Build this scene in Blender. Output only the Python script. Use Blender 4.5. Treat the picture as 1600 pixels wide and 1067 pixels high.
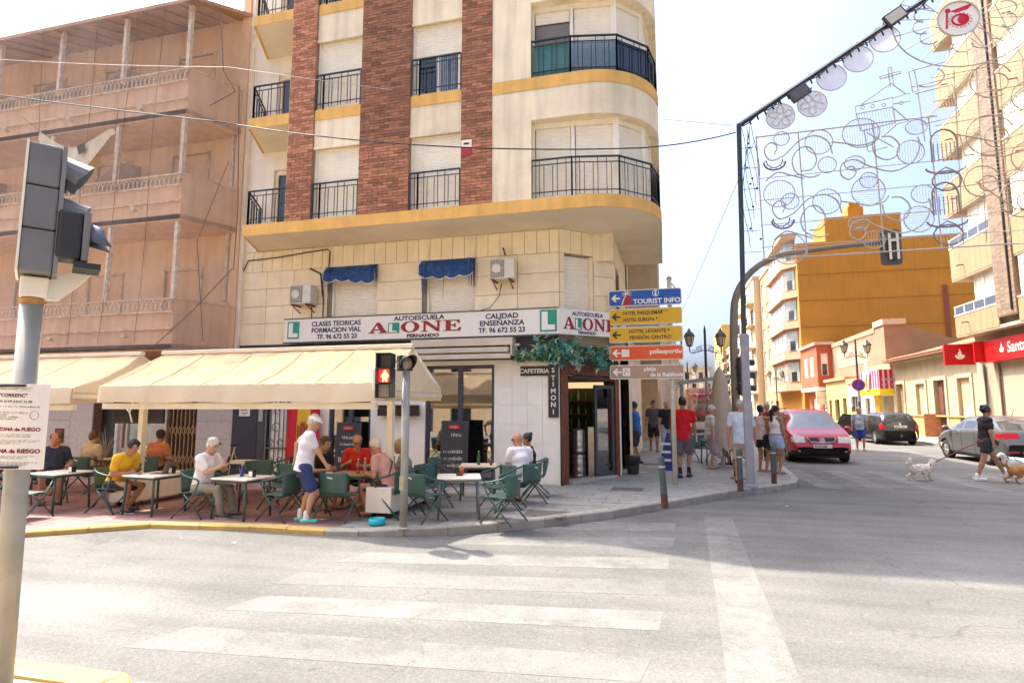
import bpy, bmesh, math, random
import numpy as np
from mathutils import Vector, Matrix
for o in list(bpy.data.objects):
 bpy.data.objects.remove(o)
SC = bpy.context.scene
COL = SC.collection
R = math.radians
YAW, PITCH = R(14.6), math.atan((637 - 533.5) / 910.0)
cam_data = bpy.data.cameras.new("camera")
cam_data.sensor_width = 36.0
cam_data.lens = 36.0 * 910.0 / 1600.0
cam_data.clip_start, cam_data.clip_end = 0.05, 3000
cam = bpy.data.objects.new("camera", cam_data)
COL.objects.link(cam)
cam.location = (0, 0, 1.7)
cam.rotation_euler = (math.pi / 2 + PITCH, 0, YAW)
SC.camera = cam
SUN_H = Vector((-0.53, 0.235))               # horizontal offset towards the sun per metre of height
SUN_EL = math.atan2(1.0, SUN_H.length)
world = bpy.data.worlds.new("World")
SC.world = world
world.use_nodes = True
wn = world.node_tree.nodes
wl = world.node_tree.links
bg = wn["Background"]
sky = wn.new("ShaderNodeTexSky")
sky.sky_type = 'NISHITA'
sky.sun_disc = False
sky.sun_elevation = SUN_EL
sky.sun_rotation = math.atan2(SUN_H.x, SUN_H.y)
sky.altitude = 20
sky.air_density = 0.5
sky.dust_density = 8.0
sky.ozone_density = 6.5
bg.inputs['Strength'].default_value = 0.15
wl.new(sky.outputs[0], bg.inputs['Color'])
sun_data = bpy.data.lights.new("sun", 'SUN')
sun_data.energy = 2.0
sun_data.angle = R(0.6)
sun_data.color = (1.0, 0.94, 0.84)
sun = bpy.data.objects.new("sun", sun_data)
COL.objects.link(sun)
sd = Vector((SUN_H.x, SUN_H.y, 1.0)).normalized()
sun.rotation_euler = sd.to_track_quat('Z', 'Y').to_euler()
SC.render.engine = 'CYCLES'
SC.view_settings.view_transform = 'Standard'
SC.view_settings.look = 'None'
SC.view_settings.gamma = 1.0
SC.view_settings.exposure = 2.13
SC.view_settings.use_curve_mapping = False
SC.cycles.max_bounces = 8
SC.cycles.diffuse_bounces = 4
SC.cycles.transparent_max_bounces = 16
random.seed(7)
rng = np.random.default_rng(7)
MATS = {}
def lin(r, g, b):
 """sRGB 0-255 to linear."""
 def c(x):
  x /= 255.0
  return x / 12.92 if x <= 0.04045 else ((x + 0.055) / 1.055) ** 2.4
 return (c(r), c(g), c(b))
def mat(name, col=(0.5, 0.5, 0.5), rough=0.7, var=0.10, scale=4.0, bump=0.0, bscale=60.0, metal=0.0, rnd=0.0,
  island=0.0, streak=0.0, stain=None, stain_amt=0.0, spec=0.5, emit=None, estr=0.0, trans=0.0, coat=0.0, alpha=1.0,
  translucent=0.0):
 if name in MATS:
  return MATS[name]
 col = (min(.94, col[0] * 1.06), col[1], col[2] * .86)
 m = bpy.data.materials.new(name)
 m.use_nodes = True
 nt = m.node_tree
 N, L = nt.nodes, nt.links
 p = N["Principled BSDF"]
 out = N["Material Output"]
 p.inputs['Roughness'].default_value = rough
 p.inputs['Metallic'].default_value = metal
 p.inputs['Specular IOR Level'].default_value = spec
 p.inputs['Coat Weight'].default_value = coat
 p.inputs['Transmission Weight'].default_value = trans
 p.inputs['Alpha'].default_value = alpha
 geo = N.new("ShaderNodeNewGeometry")
 noise = N.new("ShaderNodeTexNoise")
 noise.inputs['Scale'].default_value = scale
 noise.inputs['Detail'].default_value = 6
 L.new(geo.outputs['Position'], noise.inputs['Vector'])
 ramp = N.new("ShaderNodeMapRange")
 ramp.inputs['From Min'].default_value = 0.3
 ramp.inputs['From Max'].default_value = 0.7
 ramp.inputs['To Min'].default_value = 1.0 - var
 ramp.inputs['To Max'].default_value = 1.0 + var
 L.new(noise.outputs['Fac'], ramp.inputs['Value'])
 val = ramp.outputs[0]
 def mul(a, b):
  n = N.new("ShaderNodeMath"); n.operation = 'MULTIPLY'
  L.new(a, n.inputs[0]); L.new(b, n.inputs[1])
  return n.outputs[0]
 def rr(sock, amt):
  n = N.new("ShaderNodeMapRange")
  n.inputs['To Min'].default_value = 1 - amt
  n.inputs['To Max'].default_value = 1 + amt
  L.new(sock, n.inputs['Value'])
  return n.outputs[0]
 if rnd:
  oi = N.new("ShaderNodeObjectInfo")
  val = mul(val, rr(oi.outputs['Random'], rnd))
 if island:
  val = mul(val, rr(geo.outputs['Random Per Island'], island))
 if streak:
  mp = N.new("ShaderNodeMapping")
  mp.inputs['Scale'].default_value = (5, 5, 0.35)
  L.new(geo.outputs['Position'], mp.inputs['Vector'])
  n2 = N.new("ShaderNodeTexNoise")
  n2.inputs['Scale'].default_value = 1.0
  n2.inputs['Detail'].default_value = 5
  L.new(mp.outputs[0], n2.inputs['Vector'])
  mr = N.new("ShaderNodeMapRange")
  mr.inputs['From Min'].default_value = 0.45
  mr.inputs['From Max'].default_value = 0.75
  mr.inputs['To Min'].default_value = 1.0
  mr.inputs['To Max'].default_value = 1.0 - streak
  L.new(n2.outputs['Fac'], mr.inputs['Value'])
  val = mul(val, mr.outputs[0])
 vm = N.new("ShaderNodeVectorMath")
 vm.operation = 'SCALE'
 vm.inputs[0].default_value = col
 L.new(val, vm.inputs['Scale'])
 csock = vm.outputs[0]
 if stain is not None:
  n3 = N.new("ShaderNodeTexNoise")
  n3.inputs['Scale'].default_value = scale * 0.37
  n3.inputs['Detail'].default_value = 8
  n3.inputs['Roughness'].default_value = 0.65
  L.new(geo.outputs['Position'], n3.inputs['Vector'])
  mr = N.new("ShaderNodeMapRange")
  mr.inputs['From Min'].default_value = 0.5
  mr.inputs['From Max'].default_value = 0.72
  mr.inputs['To Max'].default_value = stain_amt
  L.new(n3.outputs['Fac'], mr.inputs['Value'])
  mx = N.new("ShaderNodeMix"); mx.data_type = 'RGBA'
  L.new(mr.outputs[0], mx.inputs['Factor'])
  L.new(csock, mx.inputs[6])
  mx.inputs[7].default_value = (*stain, 1)
  csock = mx.outputs[2]
 L.new(csock, p.inputs['Base Color'])
 if bump:
  nb = N.new("ShaderNodeTexNoise")
  nb.inputs['Scale'].default_value = bscale
  nb.inputs['Detail'].default_value = 4
  L.new(geo.outputs['Position'], nb.inputs['Vector'])
  b = N.new("ShaderNodeBump")
  b.inputs['Strength'].default_value = min(1.0, bump)
  b.inputs['Distance'].default_value = 0.01
  L.new(nb.outputs['Fac'], b.inputs['Height'])
  L.new(b.outputs[0], p.inputs['Normal'])
 if emit is not None:
  p.inputs['Emission Color'].default_value = (*emit, 1)
  p.inputs['Emission Strength'].default_value = estr
 if translucent:
  tr = N.new("ShaderNodeBsdfTranslucent")
  L.new(csock, tr.inputs['Color'])
  ms = N.new("ShaderNodeMixShader")
  ms.inputs[0].default_value = translucent
  L.new(p.outputs[0], ms.inputs[1]); L.new(tr.outputs[0], ms.inputs[2])
  L.new(ms.outputs[0], out.inputs['Surface'])
 MATS[name] = m
 return m
def glass_mat(name, tint=(0.9, 0.95, 0.95), mix=0.75, rough=0.02):
 """thin window glass: see-through with a fresnel mirror."""
 if name in MATS:
  return MATS[name]
 m = bpy.data.materials.new(name); m.use_nodes = True
 nt = m.node_tree; N, L = nt.nodes, nt.links
 N.remove(N["Principled BSDF"])
 out = N["Material Output"]
 t = N.new("ShaderNodeBsdfTransparent"); t.inputs[0].default_value = (*tint, 1)
 g = N.new("ShaderNodeBsdfGlossy"); g.inputs['Roughness'].default_value = rough
 noise = N.new("ShaderNodeTexNoise"); noise.inputs['Scale'].default_value = 1.3
 geo = N.new("ShaderNodeNewGeometry"); L.new(geo.outputs['Position'], noise.inputs['Vector'])
 b = N.new("ShaderNodeBump"); b.inputs['Strength'].default_value = 0.03
 L.new(noise.outputs['Fac'], b.inputs['Height']); L.new(b.outputs[0], g.inputs['Normal'])
 fr = N.new("ShaderNodeFresnel"); fr.inputs['IOR'].default_value = 1.5
 mr = N.new("ShaderNodeMapRange")
 mr.inputs['To Min'].default_value = 1 - mix
 L.new(fr.outputs[0], mr.inputs['Value'])
 mx = N.new("ShaderNodeMixShader")
 L.new(mr.outputs[0], mx.inputs[0]); L.new(t.outputs[0], mx.inputs[1]); L.new(g.outputs[0], mx.inputs[2])
 L.new(mx.outputs[0], out.inputs['Surface'])
 MATS[name] = m
 return m
def net_mat(name, col, cover):
 """fine woven net: part of the light passes straight through, the rest meets the threads."""
 if name in MATS:
  return MATS[name]
 m = bpy.data.materials.new(name); m.use_nodes = True
 nt = m.node_tree; N, L = nt.nodes, nt.links
 p = N["Principled BSDF"]; out = N["Material Output"]
 p.inputs['Base Color'].default_value = (*col, 1); p.inputs['Roughness'].default_value = 0.9
 t = N.new("ShaderNodeBsdfTransparent")
 geo = N.new("ShaderNodeNewGeometry")
 n = N.new("ShaderNodeTexNoise"); n.inputs['Scale'].default_value = 0.9; n.inputs['Detail'].default_value = 5
 L.new(geo.outputs['Position'], n.inputs['Vector'])
 mr = N.new("ShaderNodeMapRange")
 mr.inputs['From Min'].default_value = 0.3; mr.inputs['From Max'].default_value = 0.75
 mr.inputs['To Min'].default_value = cover * 0.6; mr.inputs['To Max'].default_value = cover * 1.4
 L.new(n.outputs['Fac'], mr.inputs['Value'])
 mx = N.new("ShaderNodeMixShader")
 L.new(mr.outputs[0], mx.inputs[0]); L.new(t.outputs[0], mx.inputs[1]); L.new(p.outputs[0], mx.inputs[2])
 L.new(mx.outputs[0], out.inputs['Surface'])
 MATS[name] = m
 return m
ORIG = {}
TXT = bpy.data.scenes.new("lettering_bench")   # scratch scene where lettering is turned into meshes
def V(*a):
 return Vector(a)
class MB:
 def __init__(s):
  s.v, s.f, s.m = [], [], []
 def add(s, vs, fs, mi=0):
  b = len(s.v)
  s.v.extend([tuple(v) for v in vs])
  for f in fs:
   s.f.append(tuple(i + b for i in f)); s.m.append(mi)
  return s
 def quad(s, a, b, c, d, mi=0):
  return s.add([a, b, c, d], [(0, 1, 2, 3)], mi)
 def poly(s, pts, mi=0):
  return s.add(pts, [tuple(range(len(pts)))], mi)
 def box(s, x0, x1, y0, y1, z0, z1, mi=0):
  return s.add([(x0, y0, z0), (x1, y0, z0), (x1, y1, z0), (x0, y1, z0), (x0, y0, z1), (x1, y0, z1), (x1, y1, z1), (x0, y1, z1)],
      [(0, 3, 2, 1), (4, 5, 6, 7), (0, 1, 5, 4), (1, 2, 6, 5), (2, 3, 7, 6), (3, 0, 4, 7)], mi)
 def obox(s, o, u, v, w, mi=0):
  """box from corner o with edge vectors u, v, w."""
  o, u, v, w = map(Vector, (o, u, v, w))
  if u.cross(v).dot(w) < 0:
   u, v = v, u
  P = [o, o + u, o + u + v, o + v, o + w, o + u + w, o + u + v + w, o + v + w]
  return s.add(P, [(0, 3, 2, 1), (4, 5, 6, 7), (0, 1, 5, 4), (1, 2, 6, 5), (2, 3, 7, 6), (3, 0, 4, 7)], mi)
 def bar(s, a, b, w, h=None, up=(0, 0, 1), mi=0):
  a, b = Vector(a), Vector(b)
  h = h or w
  d = (b - a).normalized()
  upv = Vector(up)
  if abs(d.dot(upv)) > 0.98:
   upv = Vector((0, 1, 0))
  sx = d.cross(upv).normalized()
  sz = sx.cross(d).normalized()
  return s.obox(a - sx * w / 2 - sz * h / 2, b - a, sx * w, sz * h, mi)
 def tube(s, pts, r, n=8, closed=False, caps=True, mi=0):
  pts = [Vector(p) for p in pts]
  k = len(pts)
  rs = r if isinstance(r, (list, tuple)) else [r] * k
  tans = []
  for i in range(k):
   a = pts[(i - 1) % k] if (closed or i > 0) else pts[i]
   b = pts[(i + 1) % k] if (closed or i < k - 1) else pts[i]
   t = b - a
   tans.append(t.normalized() if t.length > 1e-9 else Vector((0, 0, 1)))
  ref = Vector((0, 0, 1)) if abs(tans[0].z) < 0.9 else Vector((1, 0, 0))
  nx = tans[0].cross(ref).normalized()
  vs = []
  for i in range(k):
   t = tans[i]
   nx = (nx - t * nx.dot(t))
   nx = nx.normalized() if nx.length > 1e-6 else t.orthogonal().normalized()
   ny = t.cross(nx)
   for j in range(n):
    a = 2 * math.pi * j / n
    vs.append(pts[i] + (nx * math.cos(a) + ny * math.sin(a)) * rs[i])
  fs = []
  for i in range(k if closed else k - 1):
   i2 = (i + 1) % k
   for j in range(n):
    j2 = (j + 1) % n
    fs.append((i * n + j, i * n + j2, i2 * n + j2, i2 * n + j))
  if caps and not closed:
   fs.append(tuple(range(n - 1, -1, -1)))
   fs.append(tuple((k - 1) * n + j for j in range(n)))
  return s.add(vs, fs, mi)
 def lathe(s, prof, n=16, c=(0, 0, 0), ax=(0, 0, 1), mi=0, caps=True):
  c, ax = Vector(c), Vector(ax).normalized()
  e1 = ax.orthogonal().normalized(); e2 = ax.cross(e1)
  vs, fs = [], []
  for (r, z) in prof:
   for j in range(n):
    a = 2 * math.pi * j / n
    vs.append(c + ax * z + (e1 * math.cos(a) + e2 * math.sin(a)) * max(r, 1e-5))
  for i in range(len(prof) - 1):
   for j in range(n):
    j2 = (j + 1) % n
    fs.append((i * n + j, i * n + j2, (i + 1) * n + j2, (i + 1) * n + j))
  if caps:
   fs.append(tuple(range(n - 1, -1, -1)))
   fs.append(tuple((len(prof) - 1) * n + j for j in range(n)))
  return s.add(vs, fs, mi)
 def extr(s, pts, vec, mi=0, caps=True):
  pts = [Vector(p) for p in pts]; vec = Vector(vec); k = len(pts)
  vs = pts + [p + vec for p in pts]
  fs = [(i, (i + 1) % k, k + (i + 1) % k, k + i) for i in range(k)]
  if caps:
   fs += [tuple(range(k - 1, -1, -1)), tuple(range(k, 2 * k))]
  return s.add(vs, fs, mi)
 def ball(s, c, r, n=12, m=8, mi=0):
  r = r if isinstance(r, (list, tuple)) else (r, r, r)
  vs, fs = [], []
  for i in range(m + 1):
   a = math.pi * i / m
   for j in range(n):
    b = 2 * math.pi * j / n
    vs.append((c[0] + r[0] * math.sin(a) * math.cos(b), c[1] + r[1] * math.sin(a) * math.sin(b), c[2] - r[2] * math.cos(a)))
  for i in range(m):
   for j in range(n):
    j2 = (j + 1) % n
    fs.append((i * n + j, i * n + j2, (i + 1) * n + j2, (i + 1) * n + j))
  return s.add(vs, fs, mi)
 def xform(s, M):
  s.v = [tuple(M @ Vector(p)) for p in s.v]
  return s
 def wall(s, o, u, n, W, Z, ops, depth, mi=0):
  """wall from corner o, horizontal unit u, inward unit n; ops = [(u0,u1,z0,z1)] are cut out with reveals of depth."""
  o, u, n = Vector(o), Vector(u), Vector(n)
  z = Vector((0, 0, 1))
  us = sorted({0.0, W, *[a for q in ops for a in q[:2]]})
  zs = sorted({0.0, Z, *[a for q in ops for a in q[2:4]]})
  for i in range(len(us) - 1):
   for j in range(len(zs) - 1):
    cu, cz = (us[i] + us[i + 1]) / 2, (zs[j] + zs[j + 1]) / 2
    if any(q[0] < cu < q[1] and q[2] < cz < q[3] for q in ops):
     continue
    s.quad(o + u * us[i] + z * zs[j], o + u * us[i + 1] + z * zs[j], o + u * us[i + 1] + z * zs[j + 1], o + u * us[i] + z * zs[j + 1], mi)
  for (a, b, c, d) in ops:
   A, B, Cc, D = o + u * a + z * c, o + u * b + z * c, o + u * b + z * d, o + u * a + z * d
   e = n * depth
   s.quad(A, A + e, B + e, B, mi); s.quad(B, B + e, Cc + e, Cc, mi)
   s.quad(Cc, Cc + e, D + e, D, mi); s.quad(D, D + e, A + e, A, mi)
  return s
 def build(s, name, mats, parent=None, smooth=False, bevel=0.0, local=False):
  me = bpy.data.meshes.new(name)
  off = Vector((0, 0, 0))
  if parent is not None and not local:
   off = ORIG.get(parent.name, Vector((0, 0, 0)))
  me.from_pydata([(v[0] - off.x, v[1] - off.y, v[2] - off.z) for v in s.v], [], s.f)
  if not isinstance(mats, (list, tuple)):
   mats = [mats]
  for m in mats:
   me.materials.append(m)
  if len(mats) > 1:
   me.polygons.foreach_set("material_index", s.m)
  if smooth:
   me.polygons.foreach_set("use_smooth", [True] * len(me.polygons))
  me.update()
  o = bpy.data.objects.new(name, me)
  COL.objects.link(o)
  if parent is not None:
   o.parent = parent
   if not local:
    ORIG[o.name] = off
  if bevel:
   b = o.modifiers.new("bevel", 'BEVEL'); b.width = bevel; b.segments = 2; b.limit_method = 'ANGLE'
  return o
def auto_smooth(o, deg=40):
 me = o.data
 me.polygons.foreach_set("use_smooth", [True] * len(me.polygons))
 try:
  me.set_sharp_from_angle(angle=R(deg))
 except Exception:
  pass
 return o
def tag(o, label=None, cat=None, group=None, kind=None):
 if label: o["label"] = label
 if cat: o["category"] = cat
 if group: o["group"] = group
 if kind: o["kind"] = kind
 return o
def empty(name, loc=(0, 0, 0), rz=0.0, label=None, cat=None, group=None):
 o = bpy.data.objects.new(name, None)
 COL.objects.link(o)
 o.location = loc; o.rotation_euler = (0, 0, rz)
 o.empty_display_size = 0.2
 ORIG[o.name] = Vector(loc)
 return tag(o, label, cat, group)
def copy_tree(o, parent=None):
 c = o.copy(); COL.objects.link(c); c.parent = parent
 for ch in o.children:
  copy_tree(ch, c)
 return c
def piece(name, src, loc, parent, rot=None, scale=None):
 """a linked copy of a mesh as a piece of parent (loc in world)."""
 o = bpy.data.objects.new(name, src)
 COL.objects.link(o)
 o.parent = parent
 o.location = Vector(loc) - ORIG.get(parent.name, Vector((0, 0, 0)))
 if rot: o.rotation_euler = rot
 if scale: o.scale = scale
 return o
def recalc(o):
 bm = bmesh.new(); bm.from_mesh(o.data)
 bmesh.ops.recalc_face_normals(bm, faces=bm.faces)
 bm.to_mesh(o.data); bm.free()
 return o
def scribble(name, body, size, loc, u, mats, parent, up, align, depth, xs):
 """print too small to read: rows of short strokes in word groups; body lists the word lengths."""
 u = Vector(u).normalized(); upv = Vector(up).normalized(); n = u.cross(upv).normalized()
 off = ORIG.get(parent.name, Vector((0, 0, 0))) if parent is not None else Vector((0, 0, 0))
 m = MB(); rr = random.Random(len(body) * 7 + int(size * 999))
 for li, row in enumerate(body.split("\n")):
  w = [int(a) for a in row.split()]; cw = size * .56 * xs; tot = (sum(w) + len(w) - 1) * cw
  x = {'LEFT': 0, 'CENTER': -tot / 2, 'RIGHT': -tot}[align]
  for k in w:
   for _ in range(k):
    o = Vector(loc) - off + u * x - upv * (li * size)
    h = size * rr.choice((.5, .5, .7)); st = size * .10
    m.obox(o - n * depth / 2, u * st, upv * h, n * depth)
    if rr.random() < .7: m.obox(o + u * st + upv * (h - st) - n * depth / 2, u * (cw * .5), upv * st, n * depth)
    if rr.random() < .6: m.obox(o + u * (cw * .62) - n * depth / 2, u * st, upv * (h * .8), n * depth)
    if rr.random() < .5: m.obox(o + u * st - n * depth / 2, u * (cw * .45), upv * st, n * depth)
    x += cw
   x += cw
 return m.build(name, mats, parent, local=True)
def text(name, body, size, loc, u, mats, parent, up=(0, 0, 1), align='LEFT', depth=0.004, bold=0.0, xs=1.0, spacing=1.0, bottom=True):
 """lettering as a mesh: baseline start at loc, running along u; up is the letter's up."""
 if body[0] == '~':
  return scribble(name, body[1:], size, loc, u, mats, parent, up, align, depth, xs)
 cu = bpy.data.curves.new(name, 'FONT')
 cu.body = body; cu.size = size; cu.extrude = depth / 2; cu.offset = bold; cu.align_x = align
 cu.resolution_u = 3; cu.space_character = spacing
 t = bpy.data.objects.new(name + "_tmp", cu)
 TXT.collection.objects.link(t)
 vl = TXT.view_layers[0]; vl.update()
 me = bpy.data.meshes.new_from_object(t.evaluated_get(vl.depsgraph), depsgraph=vl.depsgraph)
 bpy.data.objects.remove(t); bpy.data.curves.remove(cu)
 u = Vector(u).normalized(); upv = Vector(up).normalized(); n = u.cross(upv).normalized()
 off = ORIG.get(parent.name, Vector((0, 0, 0))) if parent is not None else Vector((0, 0, 0))
 l = Vector(loc) - off
 for v in me.vertices:
  c = v.co.copy()
  v.co = l + u * (c.x * xs) + upv * c.y + n * c.z
 me.materials.clear(); me.materials.append(mats)
 for p in me.polygons: p.material_index = 0
 o = bpy.data.objects.new(name, me); COL.objects.link(o)
 if parent is not None:
  o.parent = parent
 return o
def arc(cx, cy, r, a0, a1, n):
 return [(cx + r * math.cos(R(a0 + (a1 - a0) * i / n)), cy + r * math.sin(R(a0 + (a1 - a0) * i / n))) for i in range(n + 1)]
white_paint = mat("white_paint", (0.87, 0.83, 0.75), 0.6, 0.05, 2, streak=0.08)
shutter_white = mat("shutter_white", (0.87, 0.83, 0.75), 0.5, 0.05, 3, streak=0.06, rnd=0.04)
black_metal = mat("black_metal", (0.018, 0.018, 0.02), 0.45, 0.2, 20)
grey_metal = mat("grey_metal", (0.32, 0.33, 0.33), 0.42, 0.14, 9, metal=0.35, stain=(0.2, 0.17, 0.13), stain_amt=0.25)
steel = mat("steel", (0.55, 0.55, 0.54), 0.3, 0.1, 8, metal=0.9)
dark_glass = mat("dark_glass", (0.02, 0.025, 0.03), 0.06, 0.2, 1.0, spec=0.8)
pane_glass = glass_mat("pane_glass")
dark_room = mat("dark_room", (0.03, 0.028, 0.025), 0.8, 0.4, 2)
# ================================================================ GROUND, ROAD, PAVEMENTS
def asphalt_mat(name, base, paint=None, wear=0.5):
 m = bpy.data.materials.new(name); m.use_nodes = True
 nt = m.node_tree; N, L = nt.nodes, nt.links
 p = N["Principled BSDF"]; p.inputs['Roughness'].default_value = 0.88; p.inputs['Specular IOR Level'].default_value = 0.3
 geo = N.new("ShaderNodeNewGeometry")
 def noise(sc, det=4, rough=0.6):
  n = N.new("ShaderNodeTexNoise"); n.inputs['Scale'].default_value = sc; n.inputs['Detail'].default_value = det
  n.inputs['Roughness'].default_value = rough
  L.new(geo.outputs['Position'], n.inputs['Vector']); return n.outputs['Fac']
 def mr(s, a, b, c, d):
  n = N.new("ShaderNodeMapRange"); n.inputs['From Min'].default_value = a; n.inputs['From Max'].default_value = b
  n.inputs['To Min'].default_value = c; n.inputs['To Max'].default_value = d
  L.new(s, n.inputs['Value']); return n.outputs[0]
 def mulm(a, b):
  n = N.new("ShaderNodeMath"); n.operation = 'MULTIPLY'; L.new(a, n.inputs[0]); L.new(b, n.inputs[1]); return n.outputs[0]
 vor = N.new("ShaderNodeTexVoronoi"); vor.inputs['Scale'].default_value = 120
 L.new(geo.outputs['Position'], vor.inputs['Vector'])
 sep = N.new("ShaderNodeSeparateColor"); L.new(vor.outputs['Color'], sep.inputs[0])
 grain = mr(sep.outputs[0], 0, 1, 0.80, 1.22)
 grain2 = mr(noise(26, 4), 0.3, 0.7, 0.86, 1.13)
 patch = mr(noise(0.45, 6), 0.3, 0.7, 0.74, 1.18)
 mp = N.new("ShaderNodeMapping"); mp.inputs['Scale'].default_value = (0.25, 1.6, 1); mp.inputs['Rotation'].default_value = (0, 0, R(-8))
 L.new(geo.outputs['Position'], mp.inputs['Vector'])
 nn = N.new("ShaderNodeTexNoise"); nn.inputs['Scale'].default_value = 1.2; nn.inputs['Detail'].default_value = 5
 L.new(mp.outputs[0], nn.inputs['Vector'])
 trk = mr(nn.outputs['Fac'], 0.35, 0.7, 1.10, 0.76)
 v = mulm(mulm(grain, grain2), mulm(patch, trk))
 def scaled(col):
  n = N.new("ShaderNodeVectorMath"); n.operation = 'SCALE'; n.inputs[0].default_value = col; L.new(v, n.inputs['Scale']); return n.outputs[0]
 col = scaled(base)
 sp = mr(noise(5.5, 3), 0.69, 0.76, 0, 0.55)
 mxs = N.new("ShaderNodeMix"); mxs.data_type = 'RGBA'; L.new(sp, mxs.inputs['Factor']); L.new(col, mxs.inputs[6]); mxs.inputs[7].default_value = (0.06, 0.058, 0.055, 1)
 col = mxs.outputs[2]
 ve = N.new("ShaderNodeTexVoronoi"); ve.feature = 'DISTANCE_TO_EDGE'; ve.inputs['Scale'].default_value = 0.42
 wp = N.new("ShaderNodeTexNoise"); wp.inputs['Scale'].default_value = 2.5; wp.inputs['Detail'].default_value = 6; L.new(geo.outputs['Position'], wp.inputs['Vector'])
 wv = N.new("ShaderNodeVectorMath"); wv.operation = 'MULTIPLY_ADD'; L.new(wp.outputs['Color'], wv.inputs[0]); wv.inputs[1].default_value = (.9, .9, 0); L.new(geo.outputs['Position'], wv.inputs[2]); L.new(wv.outputs[0], ve.inputs['Vector'])
 ck = mulm(mr(ve.outputs['Distance'], 0.0, 0.006, 0.5, 0.0), mr(noise(.6, 2), .45, .6, 0, 1))
 mxc = N.new("ShaderNodeMix"); mxc.data_type = 'RGBA'; L.new(ck, mxc.inputs['Factor']); L.new(col, mxc.inputs[6]); mxc.inputs[7].default_value = (0.045, 0.042, 0.04, 1)
 col = mxc.outputs[2]
 if paint is not None:
  w1 = mr(noise(1.9, 8, 0.75), 0.40, 0.58, 0.12, 1.0)
  w2 = mr(noise(60, 3), 0.35, 0.6, 1.0 - wear, 1.0)
  f = mulm(w1, w2)
  pv = mr(noise(9, 4), 0.3, 0.7, 0.88, 1.08)
  n = N.new("ShaderNodeVectorMath"); n.operation = 'SCALE'; n.inputs[0].default_value = paint; L.new(pv, n.inputs['Scale'])
  mx = N.new("ShaderNodeMix"); mx.data_type = 'RGBA'; L.new(f, mx.inputs['Factor']); L.new(col, mx.inputs[6]); L.new(n.outputs[0], mx.inputs[7])
  col = mx.outputs[2]
 L.new(col, p.inputs['Base Color'])
 b = N.new("ShaderNodeBump"); b.inputs['Strength'].default_value = 0.45; b.inputs['Distance'].default_value = 0.006
 L.new(sep.outputs[0], b.inputs['Height']); L.new(b.outputs[0], p.inputs['Normal'])
 return m
asphalt = asphalt_mat("asphalt", (0.162, 0.152, 0.131))
road_paint = asphalt_mat("road_paint", (0.162, 0.152, 0.131), (0.245, 0.233, 0.20), 0.78)
road_paint_faded = asphalt_mat("road_paint_faded", (0.162, 0.152, 0.131), (0.21, 0.2, 0.172), 0.9)
dirt = mat("dirt", (0.2, 0.18, 0.15), 0.95, 0.2, 0.2)
slab_grey = mat("slab_grey", (0.285, 0.28, 0.27), 0.8, 0.13, 5, bump=0.2, bscale=90, rnd=0.07, island=0.06, stain=(0.17, 0.16, 0.15), stain_amt=0.4)
joint_grey = mat("joint_grey", (0.20, 0.195, 0.185), 0.9, 0.15, 8)
tile_red = mat("tile_red", (0.29, 0.155, 0.145), 0.8, 0.2, 4, bump=0.2, bscale=70, island=0.06, stain=(0.16, 0.13, 0.12), stain_amt=0.5)
kerb_conc = mat("kerb_concrete", (0.34, 0.32, 0.29), 0.85, 0.15, 6, bump=0.3, rnd=0.08, stain=(0.2, 0.18, 0.15), stain_amt=0.5)
kerb_yellow = mat("kerb_yellow", (0.50, 0.34, 0.10), 0.75, 0.12, 5, bump=0.3, rnd=0.05, stain=(0.27, 0.22, 0.15), stain_amt=0.65)
g = MB().quad((-900, -900, -0.06), (900, -900, -0.06), (900, 900, -0.06), (-900, 900, -0.06))
tag(g.build("ground", dirt), kind="structure")
road = tag(MB().quad((-90, -40, 0), (60, -40, 0), (60, 220, 0), (-90, 220, 0)).build("road", asphalt), kind="structure")
ORIG["road"] = V(0, 0, 0)
def parea_(p): return sum(p[i - 1][0] * p[i][1] - p[i][0] * p[i - 1][1] for i in range(len(p)))
def sheet(name, pts, z, m, parent=road):
 if parea_(pts) < 0: pts = pts[::-1]
 return MB().extr([(x, y, -.003) for x, y in pts], (0, 0, z + .003)).build(name, m, parent)
for q, m in [([(-1.11, 9.01), (-1.42, 8.31), (0.09, 8.61), (0.10, 9.22)], road_paint),
    ([(-2.51, 7.60), (-2.80, 7.06), (0.04, 7.64), (0.09, 8.20)], road_paint),
    ([(-3.46, 6.46), (-3.60, 5.99), (-0.01, 6.62), (0.0, 7.09)], road_paint),
    ([(-3.70, 5.55), (-3.75, 5.12), (-0.04, 5.73), (-0.04, 6.21)], road_paint_faded),
    ([(-3.60, 4.79), (-3.68, 4.38), (-0.09, 4.83), (-0.07, 5.27)], road_paint),
    ([(-3.63, 4.00), (-3.80, 3.54), (-0.20, 3.93), (-0.13, 4.32)], road_paint_faded),
    ([(-3.60, 3.12), (-3.70, 2.70), (-0.25, 3.05), (-0.2, 3.42)], road_paint)]:
 sheet("crosswalk_stripe", q[::-1], 0.0018, m)
sheet("lane_line", [(0.26, 2.2), (0.72, 2.3), (0.96, 9.92), (0.55, 9.81)], 0.0018, road_paint)
for x0 in (3.0, 4.02, 5.08, 6.25, 7.35, 8.45):
 sheet("crosswalk_stripe", [(x0 + 0.15, 13.9 + 0.1 * x0 - 0.3), (x0 + 0.62, 13.95 + 0.1 * x0 - 0.3), (x0 + 0.58, 18.0), (x0 + 0.08, 17.9)], 0.0018, road_paint)
sheet("stop_line", [(3.3, 18.75), (6.9, 19.25), (6.9, 19.55), (3.3, 19.05)], 0.0018, road_paint)
sheet("parking_line", [(9.0, 14.2), (9.12, 14.2), (9.6, 60), (9.48, 60)], 0.0018, road_paint_faded)
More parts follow.
